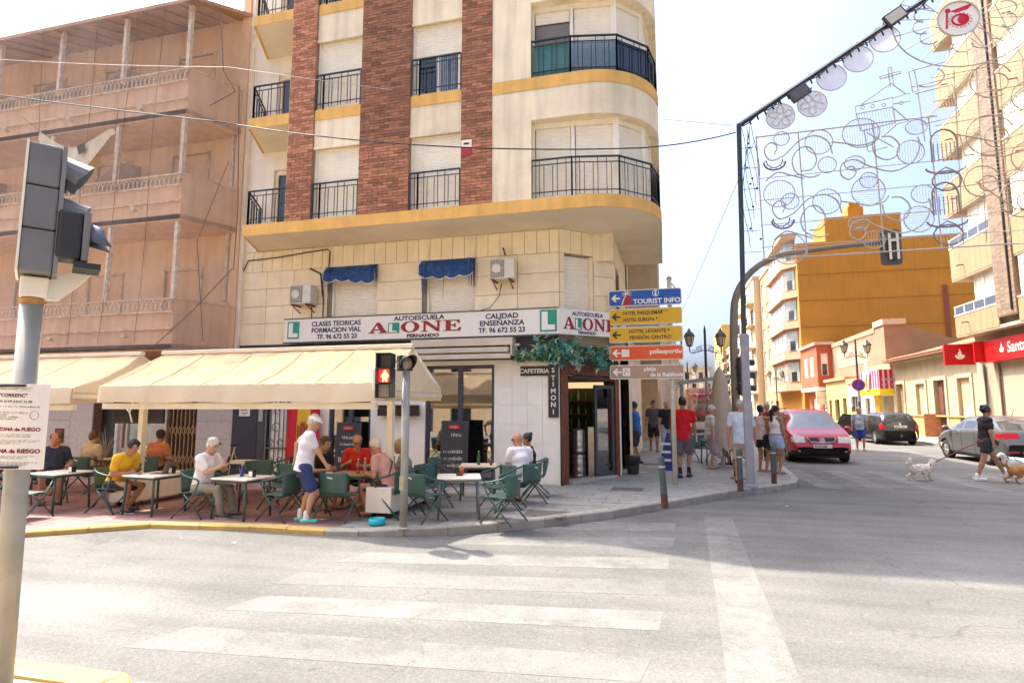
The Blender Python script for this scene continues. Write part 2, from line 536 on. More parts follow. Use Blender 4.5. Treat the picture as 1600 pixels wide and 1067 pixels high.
dark_patch = asphalt_mat("asphalt_repair", (0.158, 0.149, 0.130))
sheet("asphalt_repair", [(-3.9, 6.74), (-2.86, 7.36), (-1.75, 8.2), (-0.6, 9.4), (0.5, 10.5), (0.46, 8.0), (0.1, 7.2), (-3.6, 6.6)], 0.0008, dark_patch)
sheet("asphalt_repair", [(1.1, 7.9), (9.5, 8.4), (12, 13), (3.2, 13.2), (2.5, 12.0), (1.2, 10.6)], 0.0008, dark_patch)
KERB = [(-22, 4.7), (-14, 4.7), (-9.6, 4.9), (-8.0, 5.85), (-6.9, 6.72), (-5.44, 6.90), (-4.32, 6.92), (-3.86, 6.98), (-2.84, 7.52), (-1.71, 8.42), (-0.8, 9.40),
  (0.0, 10.45), (0.65, 11.35), (1.3, 12.2), (1.9, 12.85), (2.36, 13.38), (2.68, 13.85), (2.86, 14.5), (2.95, 15.3), (3.1, 17.5), (3.4, 21.0), (3.76, 25), (4.25, 32), (4.7, 40), (5.6, 60), (7.5, 100)]
PZ = 0.12
def clip_cell(poly, x0, x1, y0, y1):
 def cl(p, ins, inter):
  out = []
  for i in range(len(p)):
   a, b = p[i - 1], p[i]
   if ins(b):
    if not ins(a): out.append(inter(a, b))
    out.append(b)
   elif ins(a):
    out.append(inter(a, b))
  return out
 def ix(x): return lambda a, b: (x, a[1] + (b[1] - a[1]) * (x - a[0]) / (b[0] - a[0]))
 def iy(y): return lambda a, b: (a[0] + (b[0] - a[0]) * (y - a[1]) / (b[1] - a[1]), y)
 for ins, it in ((lambda q: q[0] >= x0, ix(x0)), (lambda q: q[0] <= x1, ix(x1)), (lambda q: q[1] >= y0, iy(y0)), (lambda q: q[1] <= y1, iy(y1))):
  poly = cl(poly, ins, it)
  if len(poly) < 3: return []
 return poly
def parea(p): return abs(sum(p[i - 1][0] * p[i][1] - p[i][0] * p[i - 1][1] for i in range(len(p)))) / 2
def offset_line(pts, d):
 out = []
 for i, p in enumerate(pts):
  a = Vector(pts[max(i - 1, 0)]); b = Vector(pts[min(i + 1, len(pts) - 1)])
  t = (b - a).normalized(); out.append((p[0] - t.y * d, p[1] + t.x * d))
 return out
inner = offset_line(KERB, 0.16)
pave_poly = inner + [(-2.0, 100), (-2.0, 15.0), (-2.6, 13.3), (-22, 13.3)]
pave = MB()
pave.extr([(x, y, -0.02) for x, y in pave_poly], (0, 0, PZ - 0.006 + 0.02))
pavement = tag(pave.build("pavement", joint_grey), kind="structure"); ORIG["pavement"] = V(0, 0, 0)
kerb = tag(empty("kerb", (0, 0, 0)), kind="structure")
def kerb_run(pts, width, step, parent, yellow, z1=PZ + 0.012):
 dense = []
 for a, b in zip(pts[:-1], pts[1:]):
  a, b = Vector(a), Vector(b); k = max(1, round((b - a).length / step))
  for i in range(k): dense.append(a + (b - a) * i / k)
 dense.append(Vector(pts[-1]))
 inn = [Vector(p) for p in offset_line([tuple(p) for p in dense], width)]
 for i in range(len(dense) - 1):
  a, b, c, d = dense[i], dense[i + 1], inn[i + 1], inn[i]
  g = 0.004
  t = (b - a).normalized() * g
  dz = random.uniform(-0.004, 0.004)
  bv = (c - b).normalized() * 0.02
  m = MB()
  P = [(a + t), (b - t), (c - t), (d + t)]
  lo = [(p.x, p.y, -0.03) for p in P]
  mid = [(P[0].x, P[0].y, z1 - 0.02 + dz), (P[1].x, P[1].y, z1 - 0.02 + dz), (P[2].x, P[2].y, z1 + dz), (P[3].x, P[3].y, z1 + dz)]
  top = [((P[0] + bv).x, (P[0] + bv).y, z1 + dz), ((P[1] + bv).x, (P[1] + bv).y, z1 + dz)]
  m.add(lo + mid + top, [(0, 1, 5, 4), (4, 5, 9, 8), (8, 9, 6, 7), (1, 2, 6, 9, 5), (2, 3, 7, 6), (3, 0, 4, 8, 7)])
  m.build("kerb_stone", kerb_yellow if yellow((a + b) / 2) else kerb_conc, parent)
kerb_run([k for k in KERB if k[1] < 62], 0.16, 0.62, kerb, lambda p: -9.9 < p.x < -4.3)
cells = []
xs_ = np.arange(-4.3, 6.0, 0.50); ys_ = np.arange(6.5, 34, 0.36)
for j, y in enumerate(ys_):
 for i, x in enumerate(xs_):
  sh = 0.25 * (j % 2)
  c = clip_cell(pave_poly, x + sh + 0.004, x + sh + 0.496, y + 0.004, y + 0.356)
  if len(c) >= 3 and parea(c) > 0.004 and x + sh > -4.35:
   cx, cy = sum(p[0] for p in c) / len(c), sum(p[1] for p in c) / len(c)
   if cx < -2.1 and cy > 12 or cx < -1.1 and cy > 14.2: continue
   cells.append((math.hypot(cx, cy), c))
cells.sort(key=lambda t: t[0])
for k, (d, c) in enumerate(cells[:300]):
 dz = random.uniform(-0.0015, 0.0015)
 MB().extr([(x, y, PZ - 0.03) for x, y in c], (0, 0, 0.03 + dz)).build("paving_slab", slab_grey, pavement)
rest = MB()
for d, c in cells[300:]:
 rest.extr([(x, y, PZ - 0.03) for x, y in c], (0, 0, 0.03))
tag(rest.build("paving_slabs", slab_grey, pavement), kind="stuff")
red = MB()
for y in np.arange(5.2, 12.0, 0.3):
 for x in np.arange(-17.2, -4.35, 0.3):
  c = clip_cell(pave_poly, x + 0.003, x + 0.297, y + 0.003, y + 0.297)
  if len(c) >= 3 and parea(c) > 0.004:
   red.extr([(a, b, PZ - 0.03) for a, b in c], (0, 0, 0.03 + random.uniform(-.001, .001)))
tag(red.build("red_paving_tiles", tile_red, pavement), kind="stuff")
cover_m = mat("iron_cover", (0.17, 0.15, 0.13), 0.7, 0.25, 20, metal=0.2, bump=0.5, bscale=40)
for (x0, y0, x1, y1) in [(-2.62, 7.98, -2.18, 8.38), (-2.1, 8.55, -1.45, 9.1), (-1.05, 11.6, -0.45, 12.1), (-0.7, 17.0, -0.2, 17.4)]:
 m = MB().box(x0, x1, y0, y1, PZ - 0.01, PZ + 0.004)
 for k in range(1, 5):
  m.box(x0 + .03, x1 - .03, y0 + (y1 - y0) * k / 5 - .012, y0 + (y1 - y0) * k / 5 + .012, PZ + .004, PZ + .007)
 m.build("inspection_cover", cover_m, pavement)
RK = [(16.5, 20.3), (13.2, 20.8), (12.2, 21.6), (11.9, 23), (11.7, 30), (11.9, 45), (12.3, 60), (13, 100)]
rpave = tag(MB().extr([(x, y, -0.02) for x, y in [(18, 20.5)] + RK[1:] + [(18, 100)]], (0, 0, PZ + 0.02)).build("pavement", mat("pavement_far", (0.27, 0.245, 0.205), 0.85, 0.12, 3, stain=(0.25, 0.23, 0.2), stain_amt=0.4)), kind="structure")
recalc(rpave)
NK = [(-2.99, -1.0), (-2.97, 2.72), (-3.02, 2.90), (-3.15, 2.99), (-9.0, 2.93)]
nin = offset_line(NK, 0.2)
near = MB().extr([(x, y, -0.02) for x, y in nin] + [(-9, -1, -0.02)], (0, 0, PZ + 0.015))
near_pav = tag(near.build("pavement", mat("near_paving", (0.33, 0.28, 0.22), 0.8, 0.18, 6, bump=0.2, stain=(0.18, 0.14, 0.11), stain_amt=0.7)), kind="structure")
recalc(near_pav)
nk = tag(empty("kerb", (0, 0, 0)), kind="structure")
kerb_run(NK, 0.2, 0.75, nk, lambda p: True, PZ + 0.012)
ga = [k for k in KERB if -14.5 < k[0] < -2.7]; gb = offset_line(ga, -0.55)
gm = MB()
for a, b, c, d in zip(ga[:-1], ga[1:], gb[1:], gb[:-1]):
 gm.quad((d[0], d[1], 0.001), (c[0], c[1], 0.001), (b[0], b[1], 0.055 if b[0] < -3.5 else .01), (a[0], a[1], 0.055 if a[0] < -3.5 else .01))
gm.build("gutter", asphalt, road)
recalc(pavement)
litter_m = mat("litter", (0.7, 0.68, 0.62), 0.8, 0.1)
for (x, y, s, a, where) in [(-6.1, 6.5, .05, .4, 'in the gutter below the old man in white'), (-5.3, 6.45, .035, 1.2, 'in the gutter left of the man in the white cap'), (-4.35, 7.95, .06, .9, 'under the brown table'), (-4.75, 7.55, .07, .2, 'beside the empty chair at the brown table'), (-0.55, 14.9, .12, .3, 'on the pavement in front of the waste bin'), (2.0, 11.2, .04, 1, 'on the asphalt beyond the wide lane line')]:
 z = PZ if (y > 6.9 and x < 0) or y > 14 else 0.006
 m = MB(); c, s_ = math.cos(a), math.sin(a)
 P = [(x + s * c, y + s * s_, z + .012), (x - s * s_ * .6, y + s * c * .6, z + .004), (x - s * c, y - s * s_, z + .014), (x + s * s_ * .6, y - s * c * .6, z + .004)]
 m.extr(P, (0, 0, .003))
 tag(m.build("paper_scrap", litter_m), "paper scrap " + where, "litter", "paper scraps lying about")
# ================================================================ CORNER BUILDING
plaster = mat("plaster_cream", (0.88, 0.78, 0.60), 0.85, 0.07, 1.6, bump=0.12, bscale=45, streak=0.26, stain=(0.58, 0.46, 0.30), stain_amt=0.6)
stripe_m = mat("stripe_ochre", (0.78, 0.46, 0.13), 0.8, 0.08, 2, streak=0.22, stain=(0.55, 0.32, 0.11), stain_amt=0.4)
soffit_m = mat("soffit_plaster", (0.78, 0.70, 0.58), 0.9, 0.08, 1.2, stain=(0.62, 0.53, 0.42), stain_amt=0.4)
stone_m = mat("stone_cladding", (0.88, 0.78, 0.59), 0.7, 0.06, 3, rnd=0.05, streak=0.10, stain=(0.68, 0.57, 0.40), stain_amt=0.35)
brick_m = mat("brick", (0.37, 0.165, 0.095), 0.85, 0.22, 14, bump=0.25, island=0.38, rnd=0.38, stain=(0.13, 0.07, 0.05), stain_amt=0.4)
mortar_m = mat("mortar", (0.30, 0.19, 0.13), 0.95, 0.15, 10)
rail_m = mat("railing_black", (0.02, 0.022, 0.024), 0.4, 0.2, 15)
blue_cloth = mat("blue_cloth", (0.03, 0.09, 0.30), 0.9, 0.25, 9, translucent=0.25, stain=(0.12, 0.2, 0.42), stain_amt=0.5)
navy_panel = mat("navy_panel", (0.028, 0.03, 0.045), 0.5, 0.15, 3)
shop_white = mat("shop_white", (0.90, 0.86, 0.79), 0.55, 0.03, 2)
wood_red = mat("wood_red", (0.17, 0.055, 0.03), 0.5, 0.25, 8, streak=0.2)
YO, YWALL, ZS, FH = 10.8, 12.0, 5.52, 2.52
NF = 4
ZTOP = ZS + FH * NF
XR = 0.04
CB = empty("corner_building", (-4.0, 12.0, 0), label="tall cream and brick corner apartment block with rounded balconies above the café", cat="building")
front_path = [(-8.0, YO)] + [(-1.41, YO)] + arc(-1.41, 12.25, 1.45, -90, 0, 14)[1:] + [(XR, 15.73)]
def footprint_ring(path, back, z0, z1, mi=0):
 m = MB(); P = path + back
 m.extr([(x, y, z0) for x, y in P], (0, 0, z1 - z0), mi)
 return m
m = MB()
ops = []
for k in range(NF):
 z = ZS + FH * k
 ops.append((0.75, 1.75, z + 0.25 - ZS, z + 2.05 - ZS))
m.wall((-10.0, YWALL, ZS), (1, 0, 0), (0, 1, 0), 2.3, ZTOP - ZS, ops, 0.15)
m.build("recess_wall", white_paint, CB)
for k in range(NF):
 z = ZS + FH * k
 w = MB().box(-9.25, -8.25, 12.13, 12.17, z + 0.25, z + 2.05).build("balcony_door", dark_glass, CB)
 fr = MB()
 for x in (-9.25, -8.78, -8.31): fr.box(x, x + .06, 12.09, 12.14, z + .25, z + 2.05)
 fr.box(-9.25, -8.25, 12.085, 12.14, z + 1.95, z + 2.05)
 fr.build("frame", white_paint, w)
 m = MB()
 P = [(-9.0, YO), (-8.0, YO), (-8.0, YWALL), (-9.55, YWALL)]
 m.extr([(x, y, z) for x, y in P], (0, 0, 0.24))
 s_ = m.build("balcony_slab", soffit_m, CB)
 MB().extr([(-9.06, YO - .012, z + .005), (-8.002, YO - .012, z + .005), (-8.002, YO + .03, z + .005), (-9.06, YO + .03, z + .005)], (0, 0, 0.25)).build("fascia", stripe_m, s_)
 MB().extr([(-9.06, YO - .01, z + .005), (-9.0, YO + .03, z + .005), (-9.56, YWALL - .01, z + .005), (-9.62, YWALL - .01, z + .005)], (0, 0, 0.25)).build("fascia", stripe_m, s_)
def railing(parent, pts, z0, z1, posts=True, gap=0.13):
 """black iron railing with balusters in pairs, along pts."""
 m = MB()
 for (a, b) in zip(pts[:-1], pts[1:]):
  a, b = Vector(a), Vector(b); L = (b - a).length; d = (b - a) / L
  for z, r in ((z1, 0.022), (z1 - 0.11, 0.012), (z0 + 0.14, 0.012)):
   m.bar((a.x, a.y, z), (b.x, b.y, z), r * 1.6, r * 1.3)
  for p in (a, b):
   m.bar((p.x, p.y, z0), (p.x, p.y, z1), 0.028)
  n = max(2, int(L / 0.115)); k = 0
  for i in range(1, n):
   p = a + d * (L * i / n + (0.02 if i % 2 else -0.02))
   m.bar((p.x, p.y, z0 + 0.06), (p.x, p.y, z1 - (0.02 if i % 4 < 2 else 0.13)), 0.013)
 return m.build("railing", rail_m, parent)
for k in range(NF):
 z = ZS + FH * k + .25
 railing(CB, [(-9.5, 11.9), (-9.0, YO + .05), (-8.04, YO + .05)], z, z + 0.80)
for k in range(NF + 1):
 z = ZS + FH * k
 fp = front_path if k == 0 else [(-3.23, YO)] + front_path[1:]
 m = MB().extr([(x, y, z) for x, y in fp] + [(-0.9, 15.73, z), (-2.0, 13.0, z), (fp[0][0], 13.0, z)], (0, 0, 0.24))
 sl = m.build("floor_slab", soffit_m, CB); recalc(sl)
 out = offset_line(front_path, -0.014)
 st = MB()
 if k == 0:
  segs = [(-9.0 + .95, -1.41)]
  pth = out
  for a, b in zip(pth[:-1], pth[1:]):
   st.quad((a[0], a[1], z - .004), (b[0], b[1], z - .004), (b[0], b[1], z + .25), (a[0], a[1], z + .25))
  for (a, b, c, d) in zip(pth[:-1], pth[1:], front_path[1:], front_path[:-1]):
   st.quad((a[0], a[1], z + .25), (b[0], b[1], z + .25), (c[0], c[1] + .02, z + .25), (d[0], d[1] + .02, z + .25))
   st.quad((d[0], d[1], z - .004), (c[0], c[1], z - .004), (b[0], b[1], z - .004), (a[0], a[1], z - .004))
  o = st.build("fascia", stripe_m, sl)
 else:
  pth = [(-3.23, YO - .014)] + [p for p in out if p[0] > -3.2]
  for a, b in zip(pth[:-1], pth[1:]):
   st.quad((a[0], a[1], z - .0), (b[0], b[1], z - .0), (b[0], b[1], z + .255), (a[0], a[1], z + .255))
  o = st.build("fascia", stripe_m, sl)
  for (x0, x1) in ((-7.36, -6.22), (-5.05, -3.9)):
   MB().box(x0 + .005, x1 - .005, YO + .015, YO + .2, z, z + .25).build("fascia", stripe_m, sl)
PIL = [(-8.0, -7.36), (-6.22, -5.05), (-3.9, -3.23)]
BZ = 0.0665
bricks = []
pil_parts = []
for (x0, x1) in PIL:
 pz = MB().box(x0, x1, YO, YO + .6, ZS + .25, ZTOP).build("brick_pillar", mortar_m, CB)
 pil_parts.append(pz)
 nb = round((x1 - x0) / 0.214)
 w = (x1 - x0) / nb
 z = ZS + .258; r = 0
 while z < 11.9:
  off = 0 if r % 2 == 0 else -w / 2
  for i in range(nb + (r % 2)):
   a = max(x0, x0 + off + i * w) + .005; b = min(x1, x0 + off + (i + 1) * w) - .005
   if b - a > 0.02:
    bricks.append((z, a, b, pz))
  z += BZ; r += 1
bricks.sort(key=lambda t: t[0])
unit = MB().box(-.5, .5, -.5, .5, -.5, .5).build("brick", brick_m); uname = unit.data; bpy.data.objects.remove(unit)
for (z, a, b, pz) in bricks[:300]:
 dy = random.uniform(-.004, .006)
 piece("brick", uname, ((a + b) / 2, YO - .004 + dy + .03, z + .029), pz, scale=((b - a), .085, .055))
for pz in pil_parts:
 m = MB()
 for (z, a, b, q) in bricks[300:]:
  if q is pz:
   dy = random.uniform(-.004, .006)
   m.box(a, b, YO - .012 + dy, YO + .03, z, z + .055)
 tag(m.build("bricks", brick_m, pz), kind="stuff")
MB().box(-8.012, -8.0, YO + .004, YWALL, ZS + .25, ZTOP).build("side_wall", plaster, CB)
def shutter(parent, x0, x1, y, z0, z1, m=None, pitch=0.052, name="shutter"):
 """roller shutter facing -Y, built slat by slat in one curtain."""
 b = MB(); n = max(2, int((z1 - z0) / pitch)); p = (z1 - z0) / n
 for i in range(n):
  z = z0 + i * p
  b.add([(x0, y + .008, z), (x1, y + .008, z), (x1, y - .004, z + p * .25), (x0, y - .004, z + p * .25), (x0, y - .004, z + p * .8), (x1, y - .004, z + p * .8), (x0, y + .008, z + p), (x1, y + .008, z + p)],
    [(0, 1, 2, 3), (3, 2, 5, 4), (4, 5, 7, 6)])
 return b.build(name, m or shutter_white, parent)
for bi, (x0, x1) in enumerate(((-7.36, -6.22), (-5.05, -3.9))):
 for k in range(NF):
  z0 = ZS + FH * k + .25; zh = ZS + FH * k + 1.88; z1 = ZS + FH * (k + 1)
  MB().box(x0, x1, YO + .035, YO + .3, zh, z1).build("spandrel", plaster, CB)
  MB().box(x0, x1, YO + .015, YO + .05, zh - .035, zh + .01).build("lintel", plaster, CB)
  w = MB()
  w.box(x0, x0 + .06, YO + .10, YO + .2, z0, zh); w.box(x1 - .06, x1, YO + .10, YO + .2, z0, zh)
  w.box(x0 + .06, x1 - .06, YO + .11, YO + .2, z0, z0 + .06)
  wo = w.build("window", white_paint, CB)
  opened = (bi == 1 and k == 1)
  half = (bi == 0 and k == 2)
  zs = zh - .72 if opened else (zh - .5 if half else z0 + .06)
  if opened or half:
   MB().box(x0 + .06, x1 - .06, YO + .19, YO + .2, z0 + .06, zs).build("pane", dark_glass, wo)
   fr = MB()
   for xx in (x0 + .08, (x0 + x1) / 2 - .03, x1 - .14): fr.box(xx, xx + .06, YO + .165, YO + .195, z0 + .06, zs)
   fr.build("frame", white_paint, wo)
   cu = MB()
   for xx in np.arange(x0 + .5, x1 - .16, .05):
    cu.box(xx, xx + .03, YO + .183, YO + .188, z0 + .1, zs)
   cu.build("curtain", mat("curtain_blue", (0.25, 0.32, 0.45), .8, .2, 6), wo)
  shutter(wo, x0 + .06, x1 - .06, YO + .14, zs, zh)
  railing(wo, [(x0 + .02, YO + .02), (x0 + .2, YO + .02), (x1 - .02, YO + .02)], z0 - .02, z0 + .80)
MB().box(-3.23, -2.42, YO + .004, YO + .4, ZS + .25, ZTOP).build("wall", plaster, CB)
win_path = [(-2.42, YO + .22), (-1.62, YO + .26), (-.78, 11.17), (-.27, 11.72), (-.16, 12.4), (-.16, 15.7)]
for k in range(NF):
 z0 = ZS + FH * k + .25; zh = ZS + FH * k + 1.88; z1 = ZS + FH * (k + 1)
 m = MB()
 pth = [(-2.42, YO)] + [p for p in front_path if p[0] > -2.4]
 for a, b in zip(pth[:-1], pth[1:]):
  m.quad((a[0], a[1], zh), (b[0], b[1], zh), (b[0], b[1], z1), (a[0], a[1], z1))
 P = pth + [(-.3, 15.73), (-.9, 13), (-2.42, 11.6)]
 m.poly([(x, y, zh) for x, y in P][::-1])
 auto_smooth(m.build("spandrel", plaster, CB), 30)
 w = MB()
 for a, b in zip(win_path[:-1], win_path[1:]):
  w.bar((a[0], a[1], zh - .05), (b[0], b[1], zh - .05), .06, .1)
  w.bar((a[0], a[1], z0 + .03), (b[0], b[1], z0 + .03), .06, .08)
 for (x, y), ww in zip(win_path, (.07, .07, .11, .08, .07, .07)):
  w.box(x - ww / 2, x + ww / 2, y - ww / 2, y + ww / 2, z0, zh)
 wo = w.build("corner_window", white_paint, CB)
 for i, (a, b) in enumerate(zip(win_path[:-1], win_path[1:])):
  a3, b3 = V(a[0], a[1], 0), V(b[0], b[1], 0); d = (b3 - a3); L = d.length; d = d / L; n = V(-d.y, d.x, 0)
  opened = (k == 1 and i == 0)
  ms = MB(); zz0 = z0 + .07
  if opened: zz0 = zh - .35
  cnt = int((zh - .1 - zz0) / .052); p = (zh - .1 - zz0) / max(cnt, 1)
  A = a3 + d * .05 + n * .01; B = b3 - d * .05 + n * .01
  for q in range(cnt):
   z = zz0 + q * p
   ms.add([A + n * .012 + V(0, 0, z), B + n * .012 + V(0, 0, z), B + V(0, 0, z + p * .25), A + V(0, 0, z + p * .25), A + V(0, 0, z + p * .8), B + V(0, 0, z + p * .8), A + n * .012 + V(0, 0, z + p), B + n * .012 + V(0, 0, z + p)],
     [(0, 1, 2, 3), (3, 2, 5, 4), (4, 5, 7, 6)])
  ms.build("shutter", shutter_white, wo)
  if opened:
   MB().obox(A + n * .04 + V(0, 0, z0), B - A, n * .02, (0, 0, zz0 - z0)).build("pane", mat("grey_blind", (.2, .19, .18), .6), wo)
 rp_ = [(-2.42, YO + .04), (-1.62, YO + .05), (-.72, 11.03), (-.13, 11.6), (.0, 12.2), (.0, 13.6)]
 ro = railing(CB, rp_, z0 - .01, z0 + .80)
 if k == 1:
  scr = MB().obox((-2.38, YO + .075, z0 + .03), (.72, .01, 0), (0, .006, 0), (0, 0, .70))
  for (a, b) in zip(rp_[1:-1], rp_[2:]):
   pass
  scr.build("privacy_screen", mat("green_screen", (.05, .17, .16), .5, .1), ro)
  sc2 = MB()
  for (a, b) in zip(rp_[1:-1], rp_[2:]):
   a3, b3 = V(a[0], a[1], z0 + .03), V(b[0], b[1], z0 + .03); d = (b3 - a3).normalized(); n = V(-d.y, d.x, 0)
   sc2.obox(a3 + n * .03, b3 - a3, n * .004, (0, 0, .68))
  sc2.build("glass_screen", glass_mat("glass_screen", (.62, .70, .68), .9), ro)
m = MB()
m.quad((XR, 14.0, ZS + .25), (XR, 15.73, ZS + .25), (XR, 15.73, ZTOP), (XR, 14.0, ZTOP))
m.quad((XR, 15.73, ZS), (-.9, 15.73, ZS), (-.9, 15.73, ZTOP), (XR, 15.73, ZTOP))
m.quad((-.9, 15.73, 0), (-.9, 24, 0), (-.9, 24, ZTOP), (-.9, 15.73, ZTOP))
m.build("side_wall", plaster, CB)
MB().box(-10.0, -1.0, 12.6, 24, 4.9, ZTOP).build("core", plaster, CB)
m = MB().extr([(x, y, ZTOP + .24) for x, y in [(-8.0, YO)] + front_path[1:]] + [(-.9, 24, ZTOP + .24), (-10, 24, ZTOP + .24), (-10, 12, ZTOP + .24), (-8, 12, ZTOP + .24)], (0, 0, .8))
recalc(m.build("parapet", plaster, CB))
MB().box(-10.06, -9.97, 11.9, 12.6, 3.05, ZTOP + 1).build("edge_strip", white_paint, CB)
m = MB()
MW = [(-7.63, -6.34), (-5.22, -3.97)]
m.wall((-10.0, YWALL + .02, 3.0), (1, 0, 0), (0, 1, 0), 7.9, ZS - 3.0, [(a + 10, b + 10, .6, 2.0) for a, b in MW], 0.22)
CH = [(-2.08, 12.0), (-1.02, 12.95), (-0.93, 15.73)]
chd = [(V(b[0] - a[0], b[1] - a[1], 0)) for a, b in zip(CH[:-1], CH[1:])]
d0 = chd[0].normalized(); n0 = V(-d0.y, d0.x, 0)
m.wall(V(CH[0][0], CH[0][1], 3.0) + n0 * .02, d0, n0, chd[0].length, ZS - 3.0, [(.12, .88, .6, 1.98)], .22)
d1 = chd[1].normalized(); n1 = V(-d1.y, d1.x, 0)
m.wall(V(CH[1][0], CH[1][1], 3.0) + n1 * .02, d1, n1, chd[1].length, ZS - 3.0, [(.35, 1.2, .6, 1.98)], .22)
m.build("mezzanine_wall", mortar_m if False else mat("cladding_joint", (.30, .25, .18), .9), CB)
def clad(o, u, a, b, z0, z1, n, t=.02):
 g = .006
 MB().obox(V(*o) + V(*u) * (a + g) + V(0, 0, z0 + g), V(*u) * (b - a - 2 * g), V(*n) * t, (0, 0, z1 - z0 - 2 * g)).build("cladding_panel", stone_m, CB)
u0, nn0 = (1, 0, 0), (0, 1, 0)
x = -10.0
while x < -2.1:
 w = min(.275, -2.09 - x); clad((x, 12.0, 0), u0, 0, w, 5.0, 5.515, nn0); x += .275
for (a, b) in ((-10.0, -9.3), (-9.3, -8.55), (-8.55, -7.63), (-6.34, -5.22), (-3.97, -3.0), (-3.0, -2.09)):
 for z0, z1 in ((3.1, 3.72), (3.72, 4.14), (4.14, 4.57), (4.57, 5.0)):
  clad((a, 12.0, 0), u0, 0, b - a, z0, z1, nn0)
L0 = chd[0].length
for i in range(5):
 clad((CH[0][0], CH[0][1], 0), d0, L0 * i / 5, L0 * (i + 1) / 5, 5.0, 5.515, n0)
for z0, z1 in ((3.6, 4.14), (4.14, 4.57), (4.57, 5.0)):
 clad((CH[0][0], CH[0][1], 0), d0, 0, .12, z0, z1, n0); clad((CH[0][0], CH[0][1], 0), d0, .88, L0, z0, z1, n0)
L1 = chd[1].length
for i in range(9):
 clad((CH[1][0], CH[1][1], 0), d1, L1 * i / 9, L1 * (i + 1) / 9, 5.0, 5.515, n1)
for z0, z1 in ((3.6, 4.14), (4.14, 4.57), (4.57, 5.0)):
 clad((CH[1][0], CH[1][1], 0), d1, 0, .35, z0, z1, n1); clad((CH[1][0], CH[1][1], 0), d1, 1.2, L1, z0, z1, n1)
stone_dark = mat("reveal_stone", (.22, .19, .16), .8, .15)
for (a, b) in MW:
 w = MB().box(a, a + .10, 12.03, 12.24, 3.6, 5.0).build("window", stone_dark, CB)
 MB().box(a + .10, a + .14, 12.05, 12.2, 3.6, 5.0).build("frame", white_paint, w)
 shutter(w, a + .14, b, 12.12, 3.6, 5.0)
w = MB()
w.obox(V(*CH[0], 3.6) + d0 * .80 + n0 * .03, d0 * .08, n0 * .2, (0, 0, 1.38))
w = w.build("window", stone_m, CB)
sh = MB()
for i in range(26):
 z = 3.6 + i * .053; A = V(*CH[0], 0) + d0 * .12 + n0 * .12; B = V(*CH[0], 0) + d0 * .80 + n0 * .12
 sh.add([A + n0 * .01 + V(0, 0, z), B + n0 * .01 + V(0, 0, z), B + V(0, 0, z + .014), A + V(0, 0, z + .014), A + V(0, 0, z + .042), B + V(0, 0, z + .042), A + n0 * .01 + V(0, 0, z + .053), B + n0 * .01 + V(0, 0, z + .053)], [(0, 1, 2, 3), (3, 2, 5, 4), (4, 5, 7, 6)])
sh.build("shutter", shutter_white, w)
MB().obox(V(*CH[1], 3.6) + d1 * .35 + n1 * .1, d1 * .85, n1 * .02, (0, 0, 1.38)).build("window", mat("dark_shutter", (.03, .03, .035), .6), CB)
for wi, (a, b) in enumerate(MW):
 m = MB(); n = 28
 za = 5.0; pr = .15
 top, mid, bot = [], [], []
 for i in range(n + 1):
  t = i / n; xx = a + (b - a + .03) * t - .015
  sag = .06 * math.sin(math.pi * t) * (1 if wi else .6)
  top.append((xx, 11.98, za + .0)); mid.append((xx, 11.98 - pr + .02 * math.sin(9 * t), za - .13 - sag))
  bot.append((xx, 11.98 - pr - .01 + .01 * (i % 2), za - .36 - sag - .06 * abs(math.sin(4 * math.pi * t)) + (.05 * math.sin(5 * t) if wi == 0 else 0)))
 for L_ in ((top, mid), (mid, bot)):
  for i in range(n):
   m.quad(L_[0][i], L_[0][i + 1], L_[1][i + 1], L_[1][i])
 for xx, dl in ((a, .62 if wi == 0 else .75), (b - .02, .45 if wi == 0 else .68)):
  for q in range(3):
   x_ = xx + .045 * q * (1 if xx == a else -1)
   m.quad((x_, 11.90 - .03 * q, za - .02), (x_ + .06, 11.86 - .03 * q, za - .05), (x_ + .035, 11.92 - .05 * q, za - dl), (x_, 11.97 - .04 * q, za - dl * .93))
 aw = m.build("window_awning", blue_cloth)
 tag(aw, ["tattered blue cloth awning over the left first-floor window", "sagging blue cloth awning over the right first-floor window"][wi], "awning", "small blue awnings")
 fr = MB(); fr.tube([bot[i] for i in range(n + 1)], .009, 5); fr.build("trim", white_paint, aw)
 arm = MB(); arm.tube([(a, 11.98, za - .3), (a, 11.84, za - .18)], .008, 6); arm.tube([(b, 11.98, za - .3), (b, 11.84, za - .18)], .008, 6); arm.build("arm", grey_metal, aw)
 if wi == 1:
  cord = MB().tube([(-4.6, 11.69, za - .25), (-4.6, 11.72, 4.4), (-4.62, 11.74, 4.05)], .004, 4); cord.build("cord", black_metal, aw)
ac_white = mat("ac_white", (.72, .70, .65), .5, .06, 4, stain=(.45, .40, .32), stain_amt=.5)
ac_grille = mat("ac_grille", (.18, .14, .11), .6, .2, 20)
rust = mat("rust_bracket", (.22, .06, .04), .8, .3, 12)
